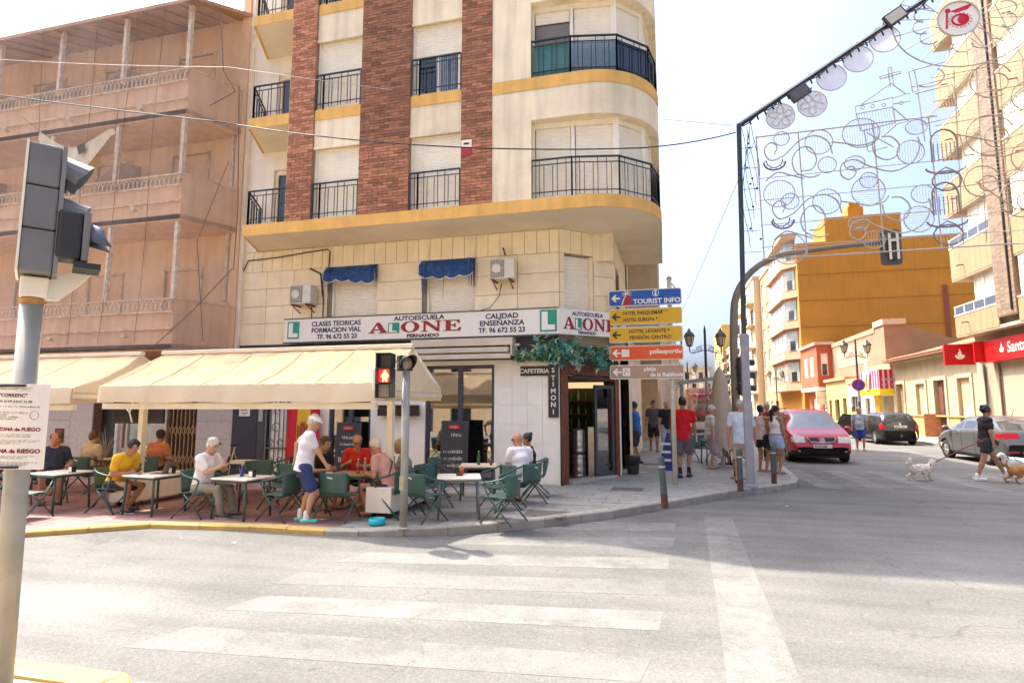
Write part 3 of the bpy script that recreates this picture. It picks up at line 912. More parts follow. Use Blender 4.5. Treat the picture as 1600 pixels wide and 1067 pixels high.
def aircon(x0, x1, z0, z1, label):
 r = empty("air_conditioner", ((x0 + x1) / 2, 12.0, z0), label=label, cat="air conditioner", group="air conditioners on the café facade")
 y0, y1 = 11.66, 11.93
 bdy = MB().box(x0, x1, y0, y1, z0, z1).build("casing", ac_white, r, bevel=.012)
 g = MB(); gx1 = x0 + (x1 - x0) * .62
 g.box(x0 + .03, gx1, y0 - .006, y0 - .001, z0 + .03, z1 - .03); go = g.build("fan_grille", ac_grille, r)
 gr = MB()
 for z in np.arange(z0 + .05, z1 - .03, .028): gr.box(x0 + .03, gx1, y0 - .014, y0 - .007, z, z + .008)
 for xx in np.arange(x0 + .05, gx1, .05): gr.box(xx, xx + .006, y0 - .017, y0 - .0145, z0 + .03, z1 - .03)
 gr.lathe([(.10, 0), (.10, .008)], 16, ((x0 + gx1) / 2, y0 - .022, (z0 + z1) / 2), (0, 1, 0))
 gr.build("louvre", ac_white, go)
 for xx in (x0 + .07, x1 - .11):
  b = MB(); b.box(xx, xx + .035, y0 - .03, 12.0, z0 - .035, z0); b.bar((xx + .017, y0, z0 - .03), (xx + .017, 11.995, z0 - .17), .02); b.build("bracket", rust, r)
 return r
aircon(-8.42, -7.86, 4.1, 4.55, "white air conditioner on rusty brackets left of the blue awnings")
aircon(-3.55, -3.0, 4.42, 4.86, "white air conditioner between the right blue awning and the corner window")
wire_m = mat("wire_black", (.02, .02, .02), .6)
cab = MB()
cab.tube([(-10.0, 11.97, 5.0), (-9.85, 11.97, 5.3), (-9.0, 11.97, 5.33), (-8.2, 11.97, 5.40), (-7.65, 11.97, 5.44), (-7.58, 11.97, 5.38), (-7.6, 11.96, 4.9), (-7.75, 11.95, 4.6), (-7.7, 11.95, 4.2), (-7.7, 11.95, 3.75)], .014, 6)
cab.tube([(-8.1, 11.97, 5.0), (-7.8, 11.96, 4.85), (-7.72, 11.96, 4.3)], .02, 6)
cab.tube([(-3.35, 11.97, 4.38), (-3.4, 11.95, 4.1), (-3.6, 11.93, 3.85), (-3.8, 11.92, 3.8)], .008, 5)
cab.tube([(-8.0, 11.95, 4.1), (-8.0, 11.95, 3.75)], .012, 5)
tag(cab.build("wall_cable", wire_m), "black cable looping across the stone cladding above the driving-school sign", "cable")
hk = MB().tube([(-3.3, 11.98, 5.12), (-3.3, 11.9, 5.14), (-3.26, 11.86, 5.05), (-3.25, 11.87, 4.98)], .018, 6)
hk.build("pipe_stub", mat("old_pipe", (.12, .08, .05), .8), CB)
m = MB()
GW = [(-7.48, -6.42, 0.30, 2.62), (-5.1, -3.52, 0.16, 2.62)]
m.wall((-9.0, YWALL + .0, 0), (1, 0, 0), (0, 1, 0), 6.9, 2.72, [(a + 9, b + 9, c, d) for a, b, c, d in GW], .18)
m.build("shop_wall", shop_white, CB)
MB().box(-10.0, -2.1, 11.97, 12.1, 2.721, 3.2).build("shop_fascia", mat("fascia_dark", (.035, .036, .042), .5, .15, 2), CB)
tj = mat("white_tile", (.90, .86, .79), .4, .03, 3, rnd=.03)
for z in np.arange(.14, 2.7, .405):
 for xx in np.arange(-3.45, -2.14, .328):
  MB().box(xx + .003, min(xx + .325, -2.1), 11.986, 11.999, z + .003, min(z + .402, 2.70)).build("wall_tile", tj, CB)
frame_blue = mat("frame_blue", (.045, .055, .085), .45, .1)
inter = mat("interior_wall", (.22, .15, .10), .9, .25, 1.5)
for wi, (a, b, c, d) in enumerate(GW):
 w = MB()
 for xx in (a, (a + b) / 2 - .05, b - .07): w.box(xx, xx + .07 + (.03 if xx not in (a, b - .07) else 0), 12.05, 12.13, c, d)
 w.box(a + .07, b - .07, 12.055, 12.13, d - .07, d); w.box(a + .07, b - .07, 12.055, 12.13, c, c + .08)
 wo = w.build("shop_window", frame_blue, CB)
 MB().box(a + .07, b - .07, 12.09, 12.096, c + .08, d - .07).build("pane", glass_mat("shop_glass", (.55, .57, .58), .62), wo)
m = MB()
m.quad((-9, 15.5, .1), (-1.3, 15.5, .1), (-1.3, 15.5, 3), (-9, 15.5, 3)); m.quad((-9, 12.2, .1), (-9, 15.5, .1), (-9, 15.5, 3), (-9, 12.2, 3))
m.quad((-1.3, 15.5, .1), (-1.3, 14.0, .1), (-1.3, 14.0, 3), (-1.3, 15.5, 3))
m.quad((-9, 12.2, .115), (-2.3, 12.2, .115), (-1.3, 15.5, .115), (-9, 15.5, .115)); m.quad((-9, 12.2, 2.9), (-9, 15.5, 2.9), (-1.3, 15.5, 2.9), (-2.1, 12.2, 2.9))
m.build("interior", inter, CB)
lamp_w = mat("lamp_warm", (1, .8, .5), .5, emit=(1, .72, .38), estr=.22)
for (xx, yy) in ((-6.8, 13.2), (-4.6, 13.0), (-3.9, 13.6), (-2.2, 14.0)):
 MB().lathe([(.02, .25), (.02, .1), (.11, 0), (.12, -.03), (0.0, -.03)], 12, (xx, yy, 2.45)).build("ceiling_lamp", lamp_w, CB, smooth=True)
ra = MB()
ra.box(-5.3, -3.02, 11.62, 11.96, 3.0, 3.16); ra.box(-5.3, -3.1, 11.60, 11.9, 2.86, 2.96); ra.box(-5.3, -3.06, 11.58, 11.66, 2.72, 2.82)
ra.box(-3.06, -3.02, 11.6, 11.95, 2.78, 3.0)
tag(ra.build("retracted_awning", mat("awning_box", (.62, .56, .46), .6, .08, 4, stain=(.4, .36, .3), stain_amt=.4), bevel=.008), "cream retracted awning cassette above the large shop window", "awning")
cs = empty("camera_warning_plate", (-3.85, YO - .02, 6.9), label="small white and red camera warning plate on the right brick pillar", cat="sign")
MB().box(-3.88, -3.66, YO - .03, YO - .012, 6.98, 7.14).build("white_half", white_paint, cs); MB().box(-3.88, -3.66, YO - .03, YO - .012, 6.80, 6.978).build("red_half", mat("plate_red", (.35, .02, .03), .5), cs); MB().box(-3.83, -3.71, YO - .034, YO - .03, 7.04, 7.08).build("camera_mark", black_metal, cs)
cnt_m = mat("counter_wood", (.12, .07, .04), .5, .2, 6)
MB().box(-4.9, -2.2, 14.3, 14.9, .1, 1.1).build("bar_counter", cnt_m, CB)
E0, E1 = V(-2.10, 12.05, 0), V(-1.06, 14.08, 0)
ed = (E1 - E0).normalized(); en = V(-ed.y, ed.x, 0); EL = (E1 - E0).length
DZ = 2.42
door = empty("entrance", tuple(E0)); door.parent = CB; ORIG[door.name] = E0; door.location = E0 - ORIG[CB.name]
def ebox(name, a, b, z0, z1, dep0, dep1, mt, parent=None, bevel=0):
 p = parent or door
 return MB().obox(E0 + ed * a + en * dep0 + V(0, 0, z0), ed * (b - a), en * (dep1 - dep0), (0, 0, z1 - z0)).build(name, mt, p, bevel=bevel)
ebox("jamb", 0.0, .26, .1, DZ, -.02, .3, wood_red)
ebox("jamb", EL - .16, EL, .1, DZ, -.02, .3, wood_red)
ebox("lintel", .0, EL, DZ, DZ + .22, -.05, .3, wood_red)
ebox("threshold", .34, EL - .16, .1, .16, -.06, .3, mat("threshold_stone", (.5, .46, .42), .6))
ebox("upper_fascia", 0, EL, DZ + .22, 3.2, -.01, .3, mat("fascia_dark"))
ebox("corner_post", EL, EL + .06, .1, 3.2, -.03, .25, white_paint)
ebox("transom", .34, EL - .16, DZ - .1, DZ - .03, .0, .06, black_metal)
leaf_o = E0 + ed * (EL - .20) + V(0, 0, .17); leaf_d = (V(-.50, -.62, 0)).normalized()
lf = MB(); lw = .62
for a in (0, lw - .07): lf.obox(leaf_o + leaf_d * a, leaf_d * .07, V(leaf_d.y, -leaf_d.x, 0) * .05, (0, 0, 2.05))
for z in (0, 1.97): lf.obox(leaf_o + leaf_d * .07 + V(0, 0, z), leaf_d * (lw - .14), V(leaf_d.y, -leaf_d.x, 0) * .05, (0, 0, .08))
leaf = lf.build("door_leaf", mat("door_frame_grey", (.07, .075, .085), .4, .1), door)
MB().obox(leaf_o + leaf_d * .07 + V(0, 0, .08) + V(leaf_d.y, -leaf_d.x, 0) * .02, leaf_d * (lw - .14), V(leaf_d.y, -leaf_d.x, 0) * .008, (0, 0, 1.89)).build("pane", glass_mat("door_glass", (.5, .5, .48), .75), leaf)
hb = leaf_o + leaf_d * (lw - .12) + V(leaf_d.y, -leaf_d.x, 0) * .10
MB().tube([hb + V(0, 0, .12), hb + V(0, 0, 1.9)], .017, 10).build("handle_bar", steel, leaf, smooth=True)
lf2 = MB(); o2 = leaf_o + leaf_d * .12 + V(.42, .02, 0); d2 = V(-.25, .1, 0).normalized()
bsf = MB()
for z in (1.15, 1.5, 1.85): bsf.box(-2.6, -1.35, 15.1, 15.4, z, z + .03)
bso = bsf.build("bar_shelf", wood_red, CB)
for i in range(18):
 x = -2.55 + (i % 6) * .19; z = 1.18 + .35 * (i // 6); r = .035
 MB().lathe([(r, 0), (r, .15), (r * .4, .20), (r * .4, .26)], 10, (x, 15.2, z)).build("shelf_bottle", [mat("b_amber", (.25, .1, .02), .15), mat("b_green", (.05, .2, .06), .15), mat("b_clear", (.5, .5, .48), .1)][i % 3], bso)
MB().box(-2.6, -1.4, 15.0, 15.05, 2.2, 2.35).build("light_strip", lamp_w, CB)
MB().box(-2.6, -1.35, 15.42, 15.46, 1.1, 2.1).build("green_wall", mat("moss_wall", (.07, .15, .04), .9, .4, 12), CB)
MB().box(-1.75, -1.5, 13.75, 13.95, .12, 1.25).build("fridge_side", steel, CB)
fr = empty("beer_keg", (-1.95, 13.55, .12), label="dented steel beer keg inside the café doorway", cat="keg")
for k, z in enumerate((.12, .68)):
 MB().lathe([(.14, 0), (.155, .02), (.155, .06), (.145, .09), (.155, .12), (.16, .2), (.15, .24), (.16, .28), (.155, .38), (.145, .42), (.155, .46), (.15, .52), (.12, .53)], 20, (-1.95, 13.55, z)).build("drum", steel, fr, smooth=True)
# ================================================================ LEFT BUILDING (salmon, netted)
salmon = mat("salmon_plaster", (.80, .56, .37), .9, .08, 1.3, bump=.1, bscale=40, streak=.16, stain=(.58, .36, .24), stain_amt=.4)
salmon_pink = mat("salmon_parapet", (.72, .49, .34), .9, .08, 1.5, streak=.22, stain=(.50, .31, .24), stain_amt=.5)
trim_old = mat("old_trim", (.66, .55, .43), .8, .2, 9, stain=(.25, .13, .07), stain_amt=.7)
LB = empty("netted_building", (-15, 12, 0), label="salmon apartment building wrapped in safety nets left of the corner block", cat="building")
XL = -24.0
LEV = [2.99, 6.0, 8.55]
m = MB()
WINS = []
for zt in (5.18, 8.26, 11.0):
 for xc, w in ((-11.8, 1.1), (-14.3, 1.1), (-16.9, 1.1), (-19.5, 1.1), (-22, 1.1)):
  WINS.append((xc - w / 2, xc + w / 2, zt - 1.5, zt))
m.wall((XL, 12.0, 3.0), (1, 0, 0), (0, 1, 0), -10.08 - XL, 9.0, [(a - XL, b - XL, c - 3, d - 3) for a, b, c, d in WINS], .16)
m.build("wall", salmon, LB)
for i, (a, b, c, d) in enumerate(WINS):
 if a < -19: continue
 w = MB()
 for x_ in (a - .06, b): w.box(x_, x_ + .06, 11.96, 12.02, c, d + .06)
 w.box(a, b, 11.962, 12.02, d, d + .06)
 wo = w.build("window", trim_old, LB)
 zs = d - (.5 if i % 3 == 0 else .95 if i % 3 == 1 else 1.5)
 fr = MB()
 for x_ in (a, (a + b) / 2 - .025, b - .05): fr.box(x_, x_ + .05, 12.09, 12.13, c, d)
 fr.build("frame", white_paint, wo)
 MB().box(a, b, 12.12, 12.13, c, d).build("pane", dark_glass, wo)
 shutter(wo, a, b, 12.07, max(zs, c), d, mat("shutter_old", (.78, .74, .66), .6, .08))
post_m = mat("old_post", (.70, .63, .55), .7, .2, 10, stain=(.26, .18, .13), stain_amt=.5)
for li, z0 in enumerate(LEV):
 zt = [3.86, 6.83, 9.40][li]; zr = [4.18, 7.12, 9.72][li]; zb = [3.47, 6.45, 8.94][li]
 bal = empty("balcony", (-11, 10.65, z0)); bal.parent = LB; bal.location = V(-11, 10.65, z0) - ORIG[LB.name]; ORIG[bal.name] = V(-11, 10.65, z0)
 pth = [(XL, 10.65), (-10.68, 10.65), (-10.12, 11.98)]
 inn = offset_line(pth, .1)
 m = MB()
 for (a, b, c, d) in zip(pth[:-1], pth[1:], inn[1:], inn[:-1]):
  m.extr([(a[0], a[1], z0), (b[0], b[1], z0), (c[0], c[1], z0), (d[0], d[1], z0)], (0, 0, zt - z0 if b[0] < -10.3 else zr - z0 - .02))
 m.build("parapet", salmon_pink, bal)
 MB().extr([(x_, y_, z0 + .02) for x_, y_ in pth] + [(XL, 11.98, z0 + .02)], (0, 0, .12)).build("slab", salmon_pink, bal)
 t = MB()
 for z_, hh in ((zt, .035), (zb, .03)):
  t.box(XL, -10.68, 10.60, 10.648, z_ - hh / 2, z_ + hh / 2)
 t.box(XL, -10.66, 10.62, 10.68, zr - .03, zr); t.bar((-10.67, 10.65, zr - .015), (-10.12, 11.98, zr - .015), .05, .03)
 t.build("handrail", trim_old, bal)
 lat = MB(); x_ = XL; st = .26
 h = zr - .03 - zt
 if li == 0:
  pass
 while x_ < -10.75:
  c1 = [(x_ + st * s, 10.65, zt + h * (.5 + .5 * math.cos(math.pi * s * 2))) for s in np.linspace(0, 1, 7)]
  c2 = [(x_ + st * s, 10.65, zt + h * (.5 - .5 * math.cos(math.pi * s * 2))) for s in np.linspace(0, 1, 7)]
  lat.tube(c1, .009, 4, caps=False); lat.tube(c2, .009, 4, caps=False); x_ += st
 lat.build("lattice", mat("lattice_iron", (.82, .76, .66), .6, .2, 12, stain=(.45, .30, .2), stain_amt=.4), bal)
 zz = [5.98, 8.53, 11.35][li]
 for px in (-10.78, -12.72, -14.78, -16.9, -19.0):
  MB().box(px - .045, px + .045, 10.67, 10.76, zr - .1, zz).build("post", post_m, bal)
 for px in (-13.4, -15.75, -18.2):
  if li == 0: continue
  MB().extr([(px, 10.85, z0 + .15), (px, 11.98, z0 + .15), (px, 11.98, z0 + 2.1), (px, 11.3, z0 + 1.95), (px, 10.85, z0 + 1.35)], (.03, 0, 0)).build("divider", mat("divider_sheet", (.38, .34, .30), .7, .15, 3), bal)
 for px in (-11.9, -14.1, -16.2):
  MB().lathe([(.035, 0), (.045, .05), (.05, .16)], 8, (px, 10.6, zb - .16), (0.3, -1, .1)).build("spout", post_m, bal)
 recalc(bal.children[0])
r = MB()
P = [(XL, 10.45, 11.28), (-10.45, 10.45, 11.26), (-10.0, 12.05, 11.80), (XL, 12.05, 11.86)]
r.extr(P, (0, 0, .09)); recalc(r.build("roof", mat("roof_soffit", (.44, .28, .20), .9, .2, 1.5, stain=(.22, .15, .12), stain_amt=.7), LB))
b_ = MB()
for px in np.arange(-17, -10.6, .55):
 b_.bar((px, 10.5, 11.255), (px + .05, 12.0, 11.79), .05, .04)
b_.build("rafter", mat("rafter", (.30, .18, .13), .9, .2, 3), LB)
MB().box(XL, -10.1, 12.05, 18, 3, 12.1).build("core", salmon, LB)
MB().box(-10.3, -10.07, 11.86, 11.999, 3.0, 12.3).build("end_pilaster", salmon, LB)
pp = MB().tube([(-10.42, 11.9, 3.1), (-10.42, 11.9, 9.7)], .05, 10); pp.build("rain_pipe", post_m, LB, smooth=True)
MB().box(-10.36, -10.24, 11.8, 11.86, 4.0, 4.25).build("meter_box", mat("meter_box", (.6, .5, .3), .7), LB)
granite = mat("granite", (.58, .54, .50), .5, .22, 30, bump=.05, rnd=.10, stain=(.30, .27, .26), stain_amt=.3)
m = MB()
m.wall((XL, 12.02, 0), (1, 0, 0), (0, 1, 0), -10.05 - XL, 3.05, [(-12.0 - XL, -11.14 - XL, .12, 2.3), (-14.35 - XL, -13.5 - XL, .12, 2.4), (-13.35 - XL, -12.5 - XL, .7, 1.95)], .25)
m.build("ground_floor_wall", mortar_m, LB)
def granite_run(x0, x1, z0, z1, rows, colw):
 n = max(1, round((x1 - x0) / colw)); w = (x1 - x0) / n
 for i in range(n):
  for k in range(rows):
   h = (z1 - z0) / rows
   MB().box(x0 + i * w + .004, x0 + (i + 1) * w - .004, 12.0, 12.019, z0 + k * h + .004, z0 + (k + 1) * h - .004).build("granite_slab", granite, LB)
granite_run(-11.12, -10.08, .12, 2.62, 6, 1.1)
granite_run(-12.48, -12.02, .12, 2.62, 6, .5)
granite_run(-13.48, -13.37, .12, 2.62, 1, .2)
granite_run(-15.1, -14.37, .12, 2.62, 1, .8)
granite_run(-17.5, -15.1, .12, 2.62, 6, .8)
granite_run(-13.36, -12.5, .12, .7, 2, .9)
brass = mat("gate_brass", (.40, .25, .11), .5, .2, 10, metal=.3)
gt = MB(); x0, x1 = -12.0, -11.14
for i in range(8):
 xx = x0 + (x1 - x0) * i / 7
 gt.box(xx - .012, xx + .012, 12.05, 12.08, .13, 2.3)
for zc in (.45, 1.15, 1.85):
 for i in range(7):
  a, b = x0 + (x1 - x0) * i / 7, x0 + (x1 - x0) * (i + 1) / 7
  gt.bar((a, 12.045, zc - .13), (b, 12.045, zc + .13), .018, .006, (0, 1, 0)); gt.bar((a, 12.04, zc + .13), (b, 12.04, zc - .13), .018, .006, (0, 1, 0))
gt.build("folding_gate", brass, LB)
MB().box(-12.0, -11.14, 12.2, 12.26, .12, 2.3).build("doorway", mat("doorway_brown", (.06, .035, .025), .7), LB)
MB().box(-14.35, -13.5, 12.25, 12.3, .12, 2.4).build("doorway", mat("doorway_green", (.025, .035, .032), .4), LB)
wn_ = MB(); wn_.box(-13.35, -12.5, 12.10, 12.11, .7, 1.95); wo = wn_.build("window", mat("mirror_glass", (.30, .34, .34), .12, .25, 2, metal=.6), LB)
f_ = MB()
for (a, b, c, d) in ((-13.35, -13.29, .7, 1.95), (-12.56, -12.5, .7, 1.95), (-13.29, -12.56, .7, .76), (-13.29, -12.56, 1.89, 1.95)): f_.box(a, b, 12.06, 12.1, c, d)
f_.build("frame", white_paint, wo)
MB().box(-13.56, -13.48, 11.95, 12.06, .12, 2.5).build("pilaster", white_paint, LB)
MB().box(-10.05, -9.36, 11.95, 12.05, .12, 2.72).build("navy_panel", navy_panel, CB)
ic = MB().box(-9.36, -9.16, 11.96, 12.04, .12, 2.72).build("intercom_strip", mat("intercom_dark", (.05, .05, .055), .4), CB)
MB().box(-9.32, -9.20, 11.945, 11.955, 1.38, 1.70).build("intercom_plate", mat("intercom_silver", (.35, .35, .34), .35, metal=.6), ic)
gd = MB()
for xx in (-9.14, -8.56): gd.box(xx, xx + .05, 11.95, 12.0, .12, 2.6)
for z_ in (.2, .75, 1.75, 2.3): gd.box(-9.09, -8.56, 11.96, 11.99, z_, z_ + .035)
for i in range(1, 5):
 xx = -9.12 + .58 * i / 5; gd.box(xx, xx + .016, 11.965, 11.985, .2, 2.33)
for (xc, zc, rr) in ((-8.97, 1.9, .07), (-8.72, 1.9, .07), (-8.97, .9, .07), (-8.72, .9, .07), (-8.84, 1.25, .10), (-8.84, 1.62, .07), (-8.97, .5, .06), (-8.72, .5, .06)):
 gd.tube([(xc + rr * math.cos(t), 11.96, zc + rr * math.sin(t)) for t in np.linspace(0, 1.7 * math.pi, 12)], .009, 5)
gdo = gd.build("grille_door", mat("grille_iron", (.14, .14, .15), .45, metal=.4), CB)
MB().box(-9.1, -8.52, 12.005, 12.02, .12, 2.6).build("pane", dark_glass, gdo)
nt_ = empty("door_notice", (-9.72, 11.94, 1.55), label="small white notice with a line of red lettering on the navy panel", cat="notice")
MB().box(-9.86, -9.56, 11.943, 11.948, 1.50, 1.79).build("paper", white_paint, nt_)
text("lettering", "~5", .075, (-9.71, 11.940, 1.63), (1, 0, 0), mat("ink_red", (.35, .03, .04), .7), nt_, align='CENTER', bold=.001)
text("lettering", "~10\n4", .035, (-9.71, 11.940, 1.57), (1, 0, 0), mat("ink_black", (.03, .03, .035), .7), nt_, align='CENTER')
pw = empty("wall_poster", (-15.4, 11.98, 1.0), label="small dark red and white poster on the granite wall", cat="poster")
MB().box(-15.58, -15.27, 11.985, 11.995, .78, 1.16).build("sheet", mat("poster_dark", (.06, .02, .025), .5), pw)
MB().ball((-15.43, 11.984, .9), (.09, .006, .1), 10, 6).build("print_white", white_paint, pw)
MB().box(-15.54, -15.32, 11.978, 11.984, 1.07, 1.12).build("print_red", mat("print_red", (.5, .03, .03), .6), pw)
net = MB(); nx, nz = 46, 30
xs_n = np.linspace(-19, -9.85, nx); zs_n = np.linspace(3.0, 11.33, nz)
for i in range(nx):
 for j in range(nz):
  t = i / (nx - 1)
  bulge = .06 * math.sin(i * .9 + j * .35) + .05 * math.sin(j * .8 + i * .2) + .03 * math.sin(i * 2.1)
  y = 10.36 + bulge * .5
  if xs_n[i] > -10.75:
   y += (xs_n[i] + 10.75) * 1.55
  net.v.append((xs_n[i], y, zs_n[j]))
for i in range(nx - 1):
 for j in range(nz - 1):
  net.f.append((i * nz + j, (i + 1) * nz + j, (i + 1) * nz + j + 1, i * nz + j + 1)); net.m.append(0)
no = net.build("safety_net", net_mat("net_threads", (.66, .49, .38), .24), smooth=True)
tag(no, "brown see-through safety net hung over the salmon balconies", "net")
rp = MB()
for (xa, xb) in ((-12.0, -12.4), (-13.2, -13.3), (-14.9, -14.6), (-11.2, -11.35), (-17.2, -17.0)):
 pts = [(xa + (xb - xa) * t + .03 * math.sin(9 * t + xa), 10.33, 11.15 - 8.0 * t) for t in np.linspace(0, 1, 14)]
 rp.tube(pts, .006, 5)
rp.tube([(-10.3, 11.1, 11.3), (-10.22, 11.2, 9.9), (-10.1, 11.5, 9.5), (-10.35, 11.0, 8.9)], .016, 6)
rp.tube([(-9.9, 11.5, 5.0), (-10.4, 10.9, 3.9), (-10.9, 10.4, 3.05)], .012, 6)
rp.tube([(-9.95, 11.45, 9.6), (-9.92, 11.6, 6.5), (-9.95, 11.6, 5.0)], .012, 6)
rp.tube([(-10.0, 11.3, 7.6), (-10.3, 10.8, 5.5), (-10.15, 11.0, 3.2)], .010, 6)
rp.build("rope", mat("net_rope", (.20, .15, .125), .9), no)
bn = MB(); n = 16
for i in range(n + 1):
 t = i / n; x = -14.6 + 2.35 * t
 zt_ = 8.42 - .46 * math.sin(math.pi * min(1, t * 1.05)) * (1 - .25 * t) - .26 * t
 zb_ = zt_ - (.08 + .62 * math.sin(math.pi * min(1, .08 + t * .95)) * (1 - .2 * math.sin(7 * t)))
 bn.v += [(x, 10.22 + .05 * math.sin(5 * t), zt_), (x, 10.20 + .04 * math.sin(8 * t), zb_)]
for i in range(n): bn.f.append((2 * i, 2 * i + 1, 2 * i + 3, 2 * i + 2)); bn.m.append(0)
bo = bn.build("torn_banner", mat("banner_cloth", (.72, .66, .56), .9, .1, 5, translucent=.3, stain=(.42, .36, .28), stain_amt=.6))
tag(bo, "torn dirty white cloth banner hanging from the balconies behind the traffic light", "banner")
MB().tube([(-15.2, 10.22, 8.85), (-14.6, 10.22, 8.42)], .006, 4).tube([(-12.25, 10.22, 8.15), (-12.2, 10.22, 8.7)], .006, 4).build("cord", wire_m, bo)
MB().add([(-13.3, 10.15, 7.85), (-13.05, 10.15, 7.9), (-13.0, 10.15, 7.7), (-13.2, 10.15, 7.62)], [(0, 1, 2, 3)]).build("print_dark", mat("banner_print", (.12, .1, .08), .9), bo)
def wire(pts, r, label, m=wire_m):
 o = MB().tube(pts, r, 5).build("overhead_wire", m)
 return tag(o, label, "wire", "overhead wires")
def sag(a, b, s, n=16):
 a, b = V(*a), V(*b)
 return [a + (b - a) * t + V(0, 0, -s * 4 * t * (1 - t)) for t in np.linspace(0, 1, n)]
wire(sag((-14.5, 8.6, 8.55), (-8.8, 9.6, 7.6), .02) + sag((-8.8, 9.6, 7.6), (-.3, 10.3, 6.35), .22)[1:] + sag((-.3, 10.3, 6.35), (1.62, 12.6, 7.5), .05)[1:], .013, "thick twisted black wire crossing in front of the brick pillars")
wire(sag((-15.5, 9.3, 9.9), (-8.9, 9.9, 9.0), .05) + sag((-8.9, 9.9, 9.0), (1.6, 12.64, 7.68), .1)[1:], .007, "thin pale wire crossing the upper facades", mat("wire_pale", (.5, .48, .45), .6))
# ================================================================ RIGHT SIDE OF THE SIDE STREET
def wall_x(m, X, y0, y1, z0, z1, ops, depth=.2, side=-1):
 """wall facing -X (side=-1) or +X (side=1); ops in (y0,y1,z0,z1) world."""
 if side < 0:
  m.wall((X, y1, z0), (0, -1, 0), (1, 0, 0), y1 - y0, z1 - z0, [(y1 - b, y1 - a, c - z0, d - z0) for a, b, c, d in ops], depth)
 else:
  m.wall((X, y0, z0), (0, 1, 0), (-1, 0, 0), y1 - y0, z1 - z0, [(a - y0, b - y0, c - z0, d - z0) for a, b, c, d in ops], depth)
 return m
def wall_y(m, Y, x0, x1, z0, z1, ops, depth=.2):
 return m.wall((x0, Y, z0), (1, 0, 0), (0, 1, 0), x1 - x0, z1 - z0, [(a - x0, b - x0, c - z0, d - z0) for a, b, c, d in ops], depth)
tan_panel = mat("tan_panel", (.33, .24, .135), .75, .06, 2, rnd=.05, streak=.12)
soffit_tan = mat("tan_soffit", (.55, .48, .38), .85, .08, 2)
tile_brown = mat("tile_brown", (.25, .18, .13), .7, .2, 10, island=.25)
SB = empty("bank_building", (14.5, 26, 0), label="tan panelled apartment block with long balconies above the red bank sign", cat="building")
XB = 13.3; YN, YF = 21.0, 31.4
FL = [5.0, 7.62, 10.75, 13.6, 16.3, 19.2, 22.0]
MB().box(14.6, 24, YN + .2, YF - .6, 0, 24).build("core", mat("core_tan", (.5, .4, .27), .85), SB)
pil0, pil1 = 26.35, 27.75
for k, z in enumerate(FL):
 zt = z + (.92 if k == 0 else 1.5)
 pn = [(YF, pil1), (pil0, YN)]
 for (ya, yb) in pn:
  n = round((ya - yb) / .46)
  for i in range(n):
   a = ya - (ya - yb) * i / n - .006; b = ya - (ya - yb) * (i + 1) / n + .006
   if b < YN - .1 or (a + b) / 2 < 22.5: continue
   MB().box(XB, XB + .05, b, a, z, zt).build("facade_panel", tan_panel, SB)
 MB().box(XB + .02, 14.6, YN, YF, z - .06, z + .06).build("balcony_slab", soffit_tan, SB)
 n = 3
 for i in range(n):
  a = XB + .05 + (14.6 - XB - .05) * i / n + .004; b = XB + .05 + (14.6 - XB - .05) * (i + 1) / n - .004
  MB().box(a, b, YF - .05, YF, z, zt).build("facade_panel", tan_panel, SB)
 MB().box(XB - .02, XB + .08, YN, YF + .02, zt + .001, zt + .06).build("coping", white_paint, SB)
 if k + 1 < len(FL):
  zn = FL[k + 1]
  w = MB()
  for yy in np.linspace(pil1 + .05, YF - 1.4, 4): w.box(XB + .28, XB + .36, yy - .05, yy + .05, zt - .5, zn - .06)
  w.box(XB + .285, XB + .36, pil1, YF - 1.35, zn - .2, zn - .06); w.box(XB + .285, XB + .36, pil1, YF - 1.35, zt - .05, zt + .03)
  wo = w.build("window", white_paint, SB)
  MB().box(XB + .33, XB + .34, pil1, YF - 1.35, zt - .5, zn - .06).build("pane", dark_glass, wo)
  MB().box(XB + .31, XB + .325, pil1 + .1, YF - 1.4, zt + (.45 if k < 2 else .06), zn - .2).build("shutter", shutter_white, wo)
  MB().box(14.1, 14.2, YF - 1.4, YF - .3, z, zn).build("balcony_wall", tile_brown, SB)
  if k < 2:
   g = MB().box(XB + .01, XB + .02, pil1, YF, zt + .06, zt + .42).box(XB + .02, 14.4, YF - .02, YF - .01, zt + .06, zt + .42)
   go = g.build("glass_rail", glass_mat("rail_glass", (.72, .82, .85), .8), SB)
   rr = MB().box(XB - .005, XB + .035, pil1, YF, zt + .42, zt + .46).box(XB + .0, 14.4, YF - .035, YF + .005, zt + .42, zt + .46)
   for yy in np.linspace(pil1 + .1, YF - .05, 5): rr.box(XB, XB + .03, yy - .02, yy + .02, zt + .06, zt + .42)
   rr.build("rail_frame", white_paint, go)
  cb = MB(); ya = pil0 - .35; yb = 22.6
  for yy in np.arange(yb, ya, .21):
   for zz in np.arange(zt + .06, zn - .1, .21):
    for (a, b, c, d) in ((0, .21, 0, .05), (0, .05, .05, .21), (.05, .21, .16, .21), (.16, .21, .05, .16)):
     cb.box(XB + .05, XB + .12, yy + a, yy + b, zz + c, zz + d)
  cb.build("pierced_blocks", white_paint, SB)
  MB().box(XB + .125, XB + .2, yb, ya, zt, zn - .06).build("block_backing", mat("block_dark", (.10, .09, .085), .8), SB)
 MB().lathe([(.03, 0), (.03, .28)], 8, (XB - .28, YF - 1.2, z + .5), (1, 0, 0.15)).build("drain_spout", rust, SB)
 MB().lathe([(.03, 0), (.03, .28)], 8, (XB - .28, 25.0, z + .5), (1, 0, 0.15)).build("drain_spout", rust, SB)
pm = MB()
zz = 5.4; r = 0
